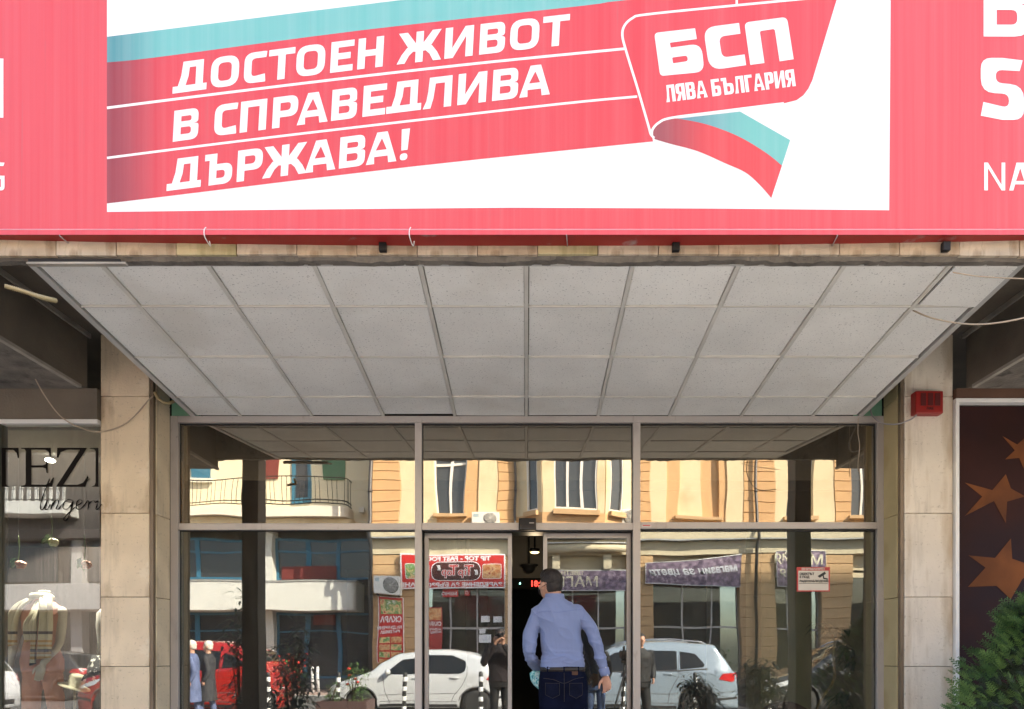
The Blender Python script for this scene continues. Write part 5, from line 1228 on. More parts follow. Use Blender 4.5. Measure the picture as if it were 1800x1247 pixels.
# planter with lit plants
pb=thing('planter_box',(-3.27,-.6,0),'dark square planter box on the pavement before the silver hatchback','planter')
a=Rf(557,1233,12.3); b=Rf(645,1233,12.3)
mb=MB(); zt_=a.z; 
for (xa_,xb_,ya_,yb_) in ((a.x,b.x,-.35,-.31),(a.x,b.x,-1.0,-.96),(a.x,a.x+.04,-.96,-.35),(b.x-.04,b.x,-.96,-.35)): mb.box(xa_,xb_,ya_,yb_,0,zt_)
mb.build('box_side',M('planter_brown',(.09,.05,.045),.6),pb); bx('soil',a.x+.04,b.x-.04,-.96,-.35,0,zt_-.06,M('soil2',(.06,.04,.03),.95),pb)
leafy(((a.x+b.x)/2+.12,-.65,zt_-.08),.24,.66,420,[m_lg,m_lg2],'planter_shrub','fresh green shrub with red blossoms in the planter box','shrubs in the planter box',seed=31,ln=(.05,.11),wd=.016,flow=(m_blr,5))
leafy((a.x+.18,-.6,zt_-.08),.16,.40,200,[m_lg,m_lg2],'planter_shrub','lower sparse green shrub at the left end of the planter box','shrubs in the planter box',seed=32,ln=(.05,.1),wd=.014)
# pot shrubs near the pillars, backlit shade put into the dark leaf colours
def potshrub(x,y,rad,h,seed,label,flow=None,n=700):
    t=leafy((x,y,.38),rad,h-.38,n,[m_ld,m_leafd],'potted_shrub',label,'potted shrubs under the canopy front',seed=seed,ln=(.08,.17),wd=.035,flow=flow,thin=True)
    MB().lathe([(.17,-.38),(.24,0),(.25,.02),(.22,.02),(.2,-.05)],(x,y,.38),18).build('pot',M('terracotta'+str(seed),(.20,.09,.05),.7),t)
potshrub(-3.05,2.75,.34,1.75,41,'dark leafy potted shrub beside the left canopy pillar')
potshrub(-3.62,3.0,.25,2.0,42,'tall dark potted shrub outside the left canopy pillar',n=420)
potshrub(3.05,2.7,.36,1.25,43,'dark potted shrub beside the right canopy pillar')
potshrub(2.35,2.3,.34,1.08,44,'low dark potted shrub left of the right canopy pillar')
leafy((-4.35,-1.3,.0),.26,1.38,240,[m_ld,m_lg],'red_flower_shrub','tall shrub with bright red blossoms standing before the red car',seed=51,ln=(.07,.14),wd=.03,flow=(m_blr,46))

#==================================================================== CARS
def interp(P,x):
    if x<=P[0][0]: return P[0][1]
    for (x0,y0),(x1,y1) in zip(P[:-1],P[1:]):
        if x<=x1:
            t=(x-x0)/(x1-x0); t=t*t*(3-2*t)*.35+t*.65; return y0+(y1-y0)*t
    return P[-1][1]
m_tyre=M('tyre',(.02,.02,.02),.8); m_rim=M('alloy',(.6,.6,.62),.35,.2); m_cgl=M('car_glass',(.012,.014,.016),.05,spec=.3)
m_shade=M('painted_panel_shade',(.10,.10,.105),.5); m_chrome=M('chrome',(.6,.6,.6),.15,.9); m_tail=M('tail_lamp',(.45,.02,.02),.15,coat=.5); m_head=M('head_lamp',(.6,.62,.65),.1,spec=.9); m_trimb=M('black_trim',(.02,.02,.022),.5)
def car(name,label,cat,L,Wd,prof,belt,wb,rw,paint,windows,front=-1,group='cars parked along the street',ends=.0,roofrail=False):
    """local frame: x from 0 (front bumper) to L (rear), side towards +y seen; prof = top line; windows = polygons (x,z)"""
    root=thing(name,(0,0,0),label,cat,group)
    hw=Wd/2
    xf,xr=wb
    def zt(x): return interp(prof,x)
    def zb(x):
        z=.22
        for xc in (xf,xr):
            d=abs(x-xc); R=rw+.065
            if d<R: z=max(z,rw+math.sqrt(max(0,R*R-d*d)))
        return z
    def Wf(x,z,top):
        e=min(x,L-x); k=1 - .20*max(0,1-e/.55)**2
        b=interp(belt,x)
        y=hw*k*(1-.05*((z-.62)/.5)**2) if z<b else (hw*k*(1-.05*((b-.62)/.5)**2)-(z-b)*.34)
        dtop=top-z; rr_=.09
        if dtop<rr_: y-= rr_*.9*(1-math.sqrt(max(0,1-(1-dtop/rr_)**2)))
        if abs(z-b+.02)<.03: y+=.006
        return max(y,.05)
    xs_=sorted(set([0,.02,.06,.12]+[L*i/56 for i in range(57)]+[L-.02,L-.06]+[xc+s*(rw+.065)*math.cos(a*math.pi/14) for xc in (xf,xr) for s in (-1,1) for a in range(8)]))
    xs_=[x for i,x in enumerate(xs_) if i==0 or x-xs_[i-1]>.008]
    nz=16; mb=MB(); vs=[]; row=[]
    for x in xs_:
        t_=zt(x); b_=min(zb(x),t_-.05); r=[]
        for j in range(nz+1):
            u=j/nz; u=1-(1-u)**1.35; z=b_+(t_-b_)*u; r.append((x,Wf(x,z,t_),z))
        yt=r[-1][1]
        cross=[(x,yt*c,t_+.025*(1-c*c)) for c in (.75,.4,0,-.4,-.75)]
        full=r+cross+[(p[0],-p[1],p[2]) for p in r[::-1]]
        full+= [(x,-hw*.6,b_ if b_>.3 else .2),(x,hw*.6,b_ if b_>.3 else .2)]
        row.append(len(full)); vs+=full
    n=row[0]; fs=[]
    for i in range(len(xs_)-1):
        for j in range(n):
            j2=(j+1)%n; fs.append((i*n+j,i*n+j2,(i+1)*n+j2,(i+1)*n+j))
    fs.append(tuple(range(n))); fs.append(tuple((len(xs_)-1)*n+j for j in range(n)))
    mb.add(vs,fs,0,True); mb.build('body',paint,root)
    bx('underbody',.25,L-.25,-hw*.8,hw*.8,.16,.6,m_trimb,root)
    # side details mapped to the surface
    def patch(P,mat,nm,off=.005,both=True,par=root):
        v2,tr=fill2d([Vector(p[:2]) for p in P])
        bm=bmesh.new(); V=[bm.verts.new((p.x,p.y,0)) for p in v2]
        for t3 in tr:
            try: bm.faces.new([V[i] for i in t3])
            except ValueError: pass
        x_=min(p.x for p in v2); z_=min(p.y for p in v2); xe=max(p.x for p in v2); ze=max(p.y for p in v2)
        c=x_+.12
        while c<xe: bmesh.ops.bisect_plane(bm,geom=bm.verts[:]+bm.edges[:]+bm.faces[:],plane_co=(c,0,0),plane_no=(1,0,0)); c+=.12
        c=z_+.05
        while c<ze: bmesh.ops.bisect_plane(bm,geom=bm.verts[:]+bm.edges[:]+bm.faces[:],plane_co=(0,c,0),plane_no=(0,1,0)); c+=.05
        out=None
        for s in ((1,-1) if both else (1,)):
            b2=bm.copy()
            for v in b2.verts: v.co=Vector((v.co.x,s*(Wf(v.co.x,v.co.y,zt(v.co.x))+off),v.co.y))
            bmesh.ops.recalc_face_normals(b2,faces=b2.faces)
            for f in b2.faces:
                f.smooth=True
                if f.normal.y*s<0: f.normal_flip()
            me=bpy.data.meshes.new(nm); b2.to_mesh(me); b2.free(); me.materials.append(mat); o=link(nm,me,par); out=out or o
        bm.free(); return out
    for P in windows['side']: patch(fillet(P,4),m_cgl,'window',.008)
    for P in windows.get('outline',[]): patch(strip2d(P+[P[0]] if False else P,.025),m_trimb,'window_trim',.011)
    for P in windows.get('seam',[]): patch(strip2d(P,.010),m_trimb,'door_seam',.0025)
    for x,z in windows.get('handle',[]):
        for s in (1,-1): y=s*(Wf(x,z,9)+.02); MB().tube([(x-.09,y-s*.015,z),(x-.06,y,z+.003),(x+.06,y,z+.005),(x+.09,y-s*.015,z+.003)],.014,6).build('door_handle',paint,root)
    for P in windows.get('tail',[]): patch(fillet(P,3),m_tail,'tail_lamp',.012)
    for P in windows.get('head',[]): patch(fillet(P,3),m_head,'headlight',.012)
    for P_ in ([(xf+rw+.09,.50),(xr-rw-.09,.56)],[(.10,.60),(xf-rw-.07,.56)],[(L-.08,.62),(xr+rw+.07,.58)],[(xf+rw+.12,.36),(xr-rw-.12,.36)]): patch(strip2d(P_,.012),m_shade,'crease_shade',.003)  # dark strips stand for the shade along the body creases
    patch(strip2d([(.02,.50),(.30,.47),(xf-rw-.05,.42)],.05),m_trimb,'bumper_insert',.006); patch(strip2d([(L-.02,.46),(xr+rw+.05,.42)],.05),m_trimb,'bumper_insert',.006)
    for xc in (xf,xr):
        R=rw+.072; arc=[(xc+R*math.cos(a*math.pi/16),rw+R*math.sin(a*math.pi/16)) for a in range(1,16)]; patch(strip2d(arc,.022),m_shade,'arch_shade',.004)  # dark arc stands for the shade round the wheel arch
    patch([(xf+rw+.1,.24),(xr-rw-.1,.24),(xr-rw-.12,.30),(xf+rw+.12,.30)],m_trimb,'sill_trim',.004)
    # windscreen and rear window: strips following the top line
    for (xa_,xb_,nm) in windows['screen']:
        mb=MB(); vs=[]; N=8
        for i in range(N+1):
            x=xa_+(xb_-xa_)*i/N; t_=zt(x); yt=Wf(x,t_,t_)-.02+.05
            for c in (-1,-.5,0,.5,1): vs.append((x,(yt)*c*.92,t_+.012+.025*(1-c*c)))
        fs=[(i*5+j,i*5+j+1,(i+1)*5+j+1,(i+1)*5+j) for i in range(N) for j in range(4)]; mb.add(vs,fs,0,True); mb.build(nm,m_cgl,root)
    # mirrors
    mx,mz=windows['mirror']
    for s in (1,-1):
        y=s*(Wf(mx,mz,9)+.09); m_=MB(); m_.ell((mx,y,mz+.05),(.065,.10,.065),12,8); m_=m_.build('mirror',paint,root); MB().tube([(mx+.03,s*(Wf(mx,mz,9)-.01),mz-.0),(mx,y,mz+.03)],.022,6).build('mirror_arm',m_trimb,m_)
    for xc in (xf,xr):
        for s in (1,-1):
            y=s*(hw-.10)
            wh=bpy.data.objects.new('wheel',None); COL.objects.link(wh); wh.parent=root; wh.location=(xc,y,rw); wh.empty_display_size=.1
            mb=MB(); mb.lathe([(rw*.66,-.10),(rw*.93,-.105),(rw,-.08),(rw,.08),(rw*.93,.105),(rw*.66,.10)],(0,0,0),36,axis='y')
            me=mb.build('tyre',m_tyre,None); me.parent=wh
            mb=MB(); mb.lathe([(rw*.68,s*.03),(rw*.67,s*.085),(rw*.62,s*.088),(rw*.60,s*.03)],(0,0,0),30,axis='y')
            mb.lathe([(rw*.13,s*.02),(rw*.13,s*.085),(rw*.06,s*.09)],(0,0,0),14,axis='y')
            for k in range(10):
                a=k*2*math.pi/10+ (.1 if k%2 else -.1)
                mb.tube([(math.cos(a)*rw*.10,s*.075,math.sin(a)*rw*.10),(math.cos(a)*rw*.62,s*.08,math.sin(a)*rw*.62)],.018,5)
            me=mb.build('rim',m_rim,None); me.parent=wh
            mb=MB(); mb.lathe([(rw*.66,s*.0),(rw*.66,s*.02)],(0,0,0),24,axis='y'); me=mb.build('brake_shadow',m_trimb,None); me.parent=wh
    if roofrail:
        for s in (1,-1):
            mb=MB(); pts=[]
            for i in range(12):
                x=windows['rail'][0]+(windows['rail'][1]-windows['rail'][0])*i/11; t_=zt(x); lift=.05 if 0<i<11 else .0; pts.append((x,s*(Wf(x,t_-.03,t_)-.04),t_+lift))
            mb.tube(pts,.016,6); mb.build('roof_rail',m_chrome,root)
    # plates / bumper
    bx('number_plate',L-.004,L+.012,-.26,.26,.55,.66,m_signw,root); bx('bumper_trim',L-.05,L+.006,-hw*.55,hw*.55,.28,.40,m_trimb,root)
    return root
def placecar(o,xfront,y,flip=False):
    o.location=(xfront,y,-.015)
    if flip: o.rotation_euler=(0,0,math.pi)
hatch=dict(side=[[(1.33,.985,.02),(1.72,1.30,.08),(2.18,1.385,.05),(2.18,.985,.02)],[(2.25,.985,.02),(2.25,1.385,.02),(2.80,1.375,.08),(3.13,1.24,.14),(3.08,1.03,.1),(2.95,.99,.05)]],
  seam=[[(1.30,.95),(1.33,.6),(1.45,.32)],[(2.21,1.40),(2.21,.32)],[(3.14,1.15),(3.13,.95),(3.02,.72),(2.85,.5),(2.8,.35)]],
  handle=[(2.02,.88),(2.86,.90)],tail=[[(3.55,.86),(3.63,.955),(3.94,.965),(3.94,.80),(3.80,.76),(3.74,.83)]],head=[[(.18,.66),(.55,.80),(.72,.86),(.5,.70),(.2,.6)]],
  screen=[(.98,1.62,'windscreen'),(3.42,3.80,'rear_window')],mirror=(1.42,.98))
m_silver=M('silver_paint',(.56,.57,.58),.3,.1,coat=.6)
c1=car('parked_hatchback','silver white hatchback parked behind the pavement, mirrored in the left door','car',3.96,1.74,
  [(0,.50),(.04,.66),(.2,.78),(.6,.90),(1.0,1.02),(1.3,1.24),(1.62,1.42),(2.1,1.495),(2.7,1.49),(3.2,1.42),(3.45,1.35),(3.62,1.18),(3.82,.98),(3.92,.90),(3.96,.55)],
  [(0,.72),(1.2,.93),(2.4,.95),(3.3,1.0),(3.96,.95)],(.80,3.34),.31,m_silver,hatch)
placecar(c1,-4.47,-4.50)
est=dict(side=[[(1.35,1.06,.02),(1.95,1.44,.08),(2.35,1.50,.04),(2.35,1.06,.02)],[(2.43,1.06,.02),(2.43,1.50,.02),(3.28,1.48,.03),(3.28,1.09,.02)],[(3.35,1.10,.02),(3.35,1.47,.02),(3.72,1.41,.06),(3.98,1.15,.06)]],
  seam=[[(1.28,1.02),(1.30,.6),(1.42,.34)],[(2.39,1.5),(2.39,.34)],[(3.32,1.4),(3.30,.95),(3.1,.6),(3.05,.35)]],outline=[[(1.35,1.04),(2.4,1.05),(3.3,1.07),(4.0,1.11)]],
  handle=[(2.15,.96),(3.08,.98)],tail=[[(4.22,.90),(4.30,1.02),(4.68,1.02),(4.68,.86),(4.5,.84)]],head=[[(.12,.72),(.55,.84),(.8,.88),(.55,.74),(.15,.66)]],
  screen=[(1.1,1.9,'windscreen'),(4.18,4.48,'rear_window')],mirror=(1.55,1.06),rail=(2.0,4.0))
m_silblue=M('silver_blue_paint',(.25,.31,.37),.25,.15,coat=.7)
c2=car('parked_estate_car','silver blue estate car with roof rails mirrored right of the doors','car',4.70,1.86,
  [(0,.55),(.04,.74),(.2,.86),(.7,.96),(1.1,1.04),(1.5,1.32),(1.9,1.55),(2.4,1.66),(3.2,1.67),(3.9,1.62),(4.18,1.58),(4.35,1.35),(4.55,1.08),(4.66,.98),(4.70,.6)],
  [(0,.80),(1.2,1.0),(2.4,1.02),(3.6,1.06),(4.70,1.04)],(.9,3.72),.36,m_silblue,est,roofrail=True)
placecar(c2,.02,-4.55)
def squeeze(d,f):
    o={}
    for k_,v in d.items():
        if k_ in('side','seam','tail','head','outline'): o[k_]=[[(p[0]*f,)+tuple(p[1:]) for p in P] for P in v]
        elif k_=='handle': o[k_]=[(p[0]*f,p[1]) for p in v]
        elif k_=='screen': o[k_]=[(a*f,b*f,c) for a,b,c in v]
        elif k_=='mirror': o[k_]=(v[0]*f,v[1])
        else: o[k_]=[q*f for q in v]
    return o
m_cred=M('red_paint',(.34,.014,.010),.25,coat=.8)
suv=dict(side=[[(1.25,1.08,.02),(1.80,1.46,.08),(2.25,1.52,.04),(2.25,1.08,.02)],[(2.33,1.08,.02),(2.33,1.52,.02),(3.12,1.48,.03),(3.12,1.12,.02)],[(3.20,1.13,.02),(3.20,1.44,.02),(3.48,1.40,.04),(3.75,1.22,.06),(3.6,1.15,.03)]],
  seam=[[(1.2,1.03),(1.22,.6),(1.36,.34)],[(2.29,1.5),(2.29,.34)],[(3.16,1.4),(3.12,.95),(2.95,.6),(2.9,.35)]],handle=[(2.05,.98),(2.92,1.0)],tail=[[(3.98,1.0),(4.02,1.2),(4.26,1.1),(4.3,.95)]],
  head=[[(.12,.76),(.5,.88),(.7,.92),(.5,.78),(.15,.7)]],screen=[(1.0,1.75,'windscreen'),(3.92,4.12,'rear_window')],mirror=(1.42,1.08))
c3=car('parked_suv','bright red off-road car mirrored at the left edge of the entrance glass','car',3.83,1.84,
  [(0.000,.6),(0.035,.8),(0.176,.92),(0.616,1.0),(0.924,1.08),(1.232,1.34),(1.566,1.58),(2.024,1.68),(2.640,1.66),(3.168,1.58),(3.432,1.5),(3.608,1.28),(3.740,1.05),(3.793,.98),(3.828,.6)],
  [(0.000,.85),(1.056,1.03),(2.112,1.05),(3.168,1.12),(3.828,1.08)],(0.757,3.50),.35,m_cred,squeeze(suv,.88))
placecar(c3,-9.45,-4.35)
def clone_car(src,label,paint,name):
    c=copytree(src); c.name=name; c['label']=label
    for ch_ in c.children:
        if ch_.type=='MESH' and ch_.name.split('.')[0] in('body','door_handle','mirror'):
            ch_.data=ch_.data.copy(); ch_.data.materials.clear(); ch_.data.materials.append(paint)
    return c
m_cw=M('white_car_paint',(.70,.70,.70),.3,coat=.5); m_cd=M('charcoal_car_paint',(.035,.037,.04),.22,.3,coat=.8)
c4=clone_car(c1,'white hatchback whose tail shows at the far left of the lingerie shop window',m_cw,'parked_hatchback'); placecar(c4,-15.75,-4.5)
c5=clone_car(c2,'charcoal estate car parked nose first behind the silver estate',m_cd,'parked_estate_car'); placecar(c5,5.1,-4.5)
c6=clone_car(c1,'charcoal hatchback parked at the far kerb before the cream building',m_cd,'parked_hatchback'); placecar(c6,-17.4,-11.0)
#==================================================================== PEOPLE
def evalmods(ob_):
    dg=bpy.context.evaluated_depsgraph_get(); me=bpy.data.meshes.new_from_object(ob_.evaluated_get(dg)); return me
def remesh(mb,name,mat,parent,vox=.008,smooth=4,disp=None,cut=None):
    me=bpy.data.meshes.new(name); me.from_pydata(mb.v,[],mb.f)
    bm=bmesh.new(); bm.from_mesh(me); bmesh.ops.recalc_face_normals(bm,faces=bm.faces); bm.to_mesh(me); bm.free()
    o=bpy.data.objects.new('tmp',me); COL.objects.link(o)
    r=o.modifiers.new('r','REMESH'); r.mode='VOXEL'; r.voxel_size=vox; r.use_smooth_shade=True
    s=o.modifiers.new('s','SMOOTH'); s.iterations=smooth; s.factor=.5
    m2=evalmods(o); bpy.data.objects.remove(o); bpy.data.meshes.remove(me)
    if disp:
        nrm=[v.normal.copy() for v in m2.vertices]
        for v,n_ in zip(m2.vertices,nrm): v.co+=n_*disp(v.co)
    if cut:
        bm=bmesh.new(); bm.from_mesh(m2); dl=[f for f in bm.faces if cut(f.calc_center_median())]; bmesh.ops.delete(bm,geom=dl,context='FACES'); bm.to_mesh(m2); bm.free()
    for p in m2.polygons: p.use_smooth=True
    m2.materials.clear()
    for m in (mat if isinstance(mat,list) else [mat]): m2.materials.append(m)
    m2.name=name
    if parent is not None: m2.transform(Matrix.Translation(-wloc(parent)))
    return link(name,m2,parent)
def rings(mb,R,seg=28,pw=2.3):
    """R: list of (cx,cy,cz,rx,ry[,rotz]) stacked -> closed loft"""
    vs=[]
    for c in R:
        x,y,z,a,b=c[:5]; rz=c[5] if len(c)>5 else 0; tz=c[6] if len(c)>6 else 0
        for k in range(seg):
            th=2*math.pi*k/seg; ct,st=math.cos(th),math.sin(th)
            u=a*math.copysign(abs(ct)**(2/pw),ct); v=b*math.copysign(abs(st)**(2/pw),st)
            vs.append((x+u*math.cos(rz)-v*math.sin(rz),y+u*math.sin(rz)+v*math.cos(rz),z+tz*u))
    n=len(R); fs=[(i*seg+k,i*seg+(k+1)%seg,(i+1)*seg+(k+1)%seg,(i+1)*seg+k) for i in range(n-1) for k in range(seg)]
    fs.append(tuple(range(seg))[::-1]); fs.append(tuple((n-1)*seg+k for k in range(seg)))
    mb.add(vs,fs,0,True)
def limb(mb,pts,rs,n=4,flat=1.0):
    P=curve_pts(pts,n); N=len(P); rr_=[]
    for i in range(N):
        t=i/(N-1)*(len(rs)-1); j=min(int(t),len(rs)-2); rr_.append(rs[j]+(rs[j+1]-rs[j])*(t-j))
    mb.tube(P,rr_,14,flat=flat); mb.ell(P[0],(rr_[0],)*3,12,8); mb.ell(P[-1],(rr_[-1],)*3,12,8)
def hand(mb,w,d,side,palm,curl=.5,sc=1.0):
    """w wrist, d pointing direction, side = across the knuckles (towards thumb), palm = palm facing direction"""
    w=Vector(w); d=Vector(d).normalized(); side=Vector(side); side=(side-d*side.dot(d)).normalized(); palm=side.cross(d); 
    P=w+d*.045*sc
    pts=[]
    for t,hw_,th_ in ((0,.026,.019),(.03,.033,.017),(.06,.040,.015),(.088,.040,.013)):
        c=w+d*t*sc
        pts.append((c,hw_*sc,th_*sc))
    vs=[];seg=12
    for c,a,b in pts:
        for k in range(seg):
            th=2*math.pi*k/seg; vs.append(c+side*a*math.cos(th)+palm*b*math.sin(th))
    fs=[(i*seg+k,i*seg+(k+1)%seg,(i+1)*seg+(k+1)%seg,(i+1)*seg+k) for i in range(3) for k in range(seg)]+[tuple(range(seg)),tuple(3*seg+k for k in range(seg))]
    mb.add(vs,fs)
    for i,(off,ln) in enumerate(((.028,.072),(.010,.080),(-.009,.075),(-.027,.058))):
        b=w+d*.080*sc+side*off*sc; dir_=d.copy(); p=b; pl=[p-d*.02*sc]; 
        ang=0
        for j,f in enumerate((.42,.33,.25)):
            ang+=curl*(.5 if j==0 else .75)*(1+.12*i); v=(d*math.cos(ang)+palm*math.sin(ang)+side*off*1.2); p=p+v.normalized()*ln*f*sc; pl.append(p)
        mb.tube(curve_pts(pl,3),[.0092*sc*(1-.03*k) for k in range(len(pl)*3-2)],8); mb.ell(pl[-1],(.0078*sc,)*3,8,6)
    b=w+d*.02*sc+side*.024*sc; t1=b+(side*.75+d*.75+palm*.35).normalized()*.04*sc; t2=t1+(d*.9+side*.25+palm*.45).normalized()*.032*sc; t3=t2+(d*.9+palm*.5).normalized()*.024*sc
    mb.tube([b,t1,t2,t3],[.014*sc,.0115*sc,.0105*sc,.008*sc],8); mb.ell(t3,(.008*sc,)*3,8,6)
def head(mb,c,yaw,pitch=0,sc=1.0):
    """c = centre of the skull; face towards +y before yaw"""
    R=Matrix.Rotation(yaw,3,'Z')@Matrix.Rotation(pitch,3,'X'); c=Vector(c)
    def e(p,r,rot=None): mb.ell(c+R@(Vector(p)*sc),tuple(v*sc for v in r),18,12,rot=R if rot is None else R@rot)
    e((0,-.005,.02),(.075,.096,.088)); e((0,.025,-.045),(.060,.068,.072)); e((0,.052,-.088),(.034,.034,.026)); e((0,-.03,-.02),(.064,.066,.07))
    e((0,.083,.008),(.045,.016,.03)); e((0,.098,-.024),(.011,.016,.022),Matrix.Rotation(-.35,3,'X')); e((0,.086,-.058),(.024,.010,.008)); e((0,.084,-.068),(.020,.010,.007))
    for s in (-1,1): e((s*.045,.062,-.028),(.02,.022,.02)); e((s*.079,-.008,-.018),(.009,.020,.033),Matrix.Rotation(-s*.35,3,'Z')); e((s*.03,.079,.002),(.013,.009,.009))
    return R
m_skin=M('skin',(.50,.27,.18),.5,var=.06,vscale=14); m_hair=M('dark_hair',(.018,.012,.009),.55,var=.3,vscale=50,bump=.5,bscale=250)
def shirtmat(name,col):
    m=M(name,col,.75,var=.05,vscale=4,bump=.25,bscale=45); m.node_tree.nodes['Principled BSDF'].inputs['Sheen Weight'].default_value=.15; return m
m_shirt=shirtmat('blue_shirt',(.185,.235,.41)); m_jean=M('dark_denim',(.005,.007,.020),.95,spec=.08,var=.35,vscale=7,bump=.4,bscale=160,col2=(.013,.018,.045),c2lo=.5,c2hi=.75,c2scale=5)
m_belt=M('belt_leather',(.02,.015,.012),.5)
PZ0=5.64
def Pm(px,py,dy=0.0):
    return D(px,py,PZ0)+Vector((0,dy,0))
man=None
def the_man():
    floor=.2
    # joints from the photo
    neck=Pm(975,1048,.02); hc=Pm(968,1026,.05)
    shL=Pm(945,1077); elL=Pm(931,1150,-.03); wrL=Vector((Pm(950,1184).x,5.87,Pm(950,1184).z))
    shR=Pm(1018,1075); elR=Pm(1046,1128,-.03); wrR=Pm(1064,1187,-.02)
    hipL=Pm(972,1215); hipR=Pm(1007,1215)
    knL=Vector((hipL.x-.01,5.86,.70)); anL=Vector((hipL.x-.02,5.98,.30)); knR=Vector((hipR.x+.02,5.62,.66)); anR=Vector((hipR.x+.03,5.38,.31))
    def torso(mb,inf=0.0,top=True):
        g=inf
        R=[Pm(990,1228)]; L=[]
        for px,py,wpx,dep,dy in ((989,1232,42,.125,0),(989,1205,43,.130,0),(989,1183,39.5,.118,0),(989,1168,37.5,.112,.005),(988.5,1150,36,.108,.01),(987,1130,35.5,.110,.012),(985,1108,37.5,.118,.012),(982,1088,41.5,.122,.01),(979.5,1074,43,.112,.008),(977.5,1064,34,.088,.008),(976,1056,22,.066,.01),(975,1049,14,.055,.015)):
            c=Pm(px,py,dy); L.append((c.x,c.y,c.z,wpx/220.8+g,dep+g,0))
        rings(mb,L[::-1],pw=2.25)
    b=MB(); torso(b,-.024); limb(b,[shL+Vector((.012,0,.0)),shL*.5+elL*.5+Vector((-.018,0,0)),elL,elL*.5+wrL*.5,wrL],[.046,.040,.034,.032,.026]); limb(b,[shR+Vector((-.012,0,0)),shR*.5+elR*.5+Vector((.012,0,0)),elR,elR*.5+wrR*.5,wrR],[.046,.040,.034,.032,.027])
    limb(b,[hipL,knL,anL],[.082,.055,.038]); limb(b,[hipR,knR,anR],[.082,.055,.038])
    for an,dx in ((anL,-.02),(anR,.02)): limb(b,[an,Vector((an.x,an.y+.06,floor+.05)),Vector((an.x+dx,an.y+.18,floor+.035))],[.04,.04,.03])
    limb(b,[neck+Vector((0,-.005,-.05)),neck+Vector((-.004,0,.03)),hc+Vector((.0,-.02,-.04))],[.062,.056,.058])
    hR=head(b,hc,.62,.12,1.03)
    dR=(wrR-elR).normalized()
    hand(b,wrR+dR*.005,Vector((.12,-.10,-1)),Vector((-.80,.35,.05)),None,.62,.98)
    hand(b,wrL,Vector((.1,.9,-.35)),Vector((0,.2,1)),None,1.0,1.0)
    body=remesh(b,'person',m_skin,None,.0052,3)
    setp(body,'man in a light blue shirt and dark jeans walking in through the open glass doors','person')
    bvh_body=None
    # hair
    h=MB(); 
    for p_,r_ in (((0,-.012,.030),(.0815,.1005,.0905)),((0,-.040,-.012),(.073,.070,.075)),((0,.03,.06),(.066,.075,.062))):
        h.ell(hc+hR@Vector(p_)*1.03,tuple(v*1.03 for v in r_),20,14,rot=hR)
    inv=hR.transposed()
    def hcut(c):
        q=inv@(c-hc)/1.03
        line=-.062 if q.y<-.03 else (-.062+(q.y+.03)*1.3 if q.y<.035 else .045)
        if abs(q.x)>.05 and -.045<q.y<.03 and q.z<.02-abs(q.y)*.1 and q.z<.012: return True
        return q.z<line or (q.y>.06 and q.z<.055)
    remesh(h,'hair',m_hair,body,.004,2,disp=lambda c: noise.noise(c*90)*.0022,cut=hcut)
    # shirt
    s=MB(); torsoS=MB()
    L=[]
    for px,py,wpx,dep,dy in ((989,1176,38.2,.120,0),(989,1170,38.8,.124,0),(989,1160,38,.120,.0),(988.5,1148,37,.115,.01),(987,1130,36.5,.116,.012),(985,1108,37,.124,.012),(982,1090,41,.128,.01),(979.5,1075,43.5,.118,.008),(977.5,1065,35,.094,.008),(976,1057,23.5,.074,.01),(975,1052,18,.066,.012)):
        c=Pm(px,py,dy); L.append((c.x,c.y,c.z,wpx/220.8,dep,0))
    rings(s,L[::-1],pw=2.3)
    limb(s,[shL+Vector((.012,0,.0)),shL*.5+elL*.5+Vector((-.022,0,0)),elL+Vector((0,0,.0)),elL*.5+wrL*.5,wrL-(wrL-elL).normalized()*.01],[.064,.057,.051,.046,.037])
    limb(s,[shR+Vector((-.012,0,0)),shR*.5+elR*.5+Vector((.016,0,0)),elR,elR*.5+wrR*.5,wrR-dR*.012],[.064,.056,.048,.043,.035])
    ctr=Pm(988,1120)
    def wr(c):
        d=0
        q=Vector((c.x*1.0,c.y,c.z))
        # diagonal pull folds across the back, bunching above the belt and at elbows
        f=noise.noise(Vector((c.x*9+c.z*7,c.y*3,c.z*5-c.x*3)))
        d+= (.55-abs(f)**.6*1.4)*.0125
        f2=noise.noise(Vector((c.x*6-c.z*2,c.y*6,c.z*26)))
        wz=max(0,1-abs(c.z-Pm(0,1160).z)/.13)
        d+= (.5-abs(f2)**.6*1.4)*.012*wz
        for e_ in (elL,elR): 
            k=max(0,1-(c-e_).length/.13); d+=noise.noise(c*26)*.014*k
        return d
    sh_=remesh(s,'shirt',m_shirt,body,.006,3,disp=wr)
    # collar and yoke seam, cuffs
    n_=26; vs=[]; 
    for zi,(rz_,ex,ey,lz) in enumerate(((0,.074,.068,0),(.012,.070,.064,.034),(.016,.073,.067,.040),(.012,.077,.071,.034),(0,.081,.075,-.004))):
        for k in range(n_):
            a=2*math.pi*k/n_; vs.append(Vector((neck.x+ex*math.cos(a),neck.y-.002+ey*math.sin(a),neck.z-.022+lz-.012*max(0,math.sin(a)))))
    mb=MB(); mb.add(vs,[(i*n_+k,i*n_+(k+1)%n_,(i+1)*n_+(k+1)%n_,(i+1)*n_+k) for i in range(4) for k in range(n_)],0,True); mb.build('collar',m_shirt,body)
    for w_,e_ in ((wrR,elR),(wrL,elL)):
        d=(w_-e_).normalized(); mb=MB(); P=[w_-d*.06,w_-d*.055,w_-d*.004,w_+d*.002]; mb.tube(P,[.036,.0415,.0395,.036],18); mb.build('cuff',m_shirt,body)
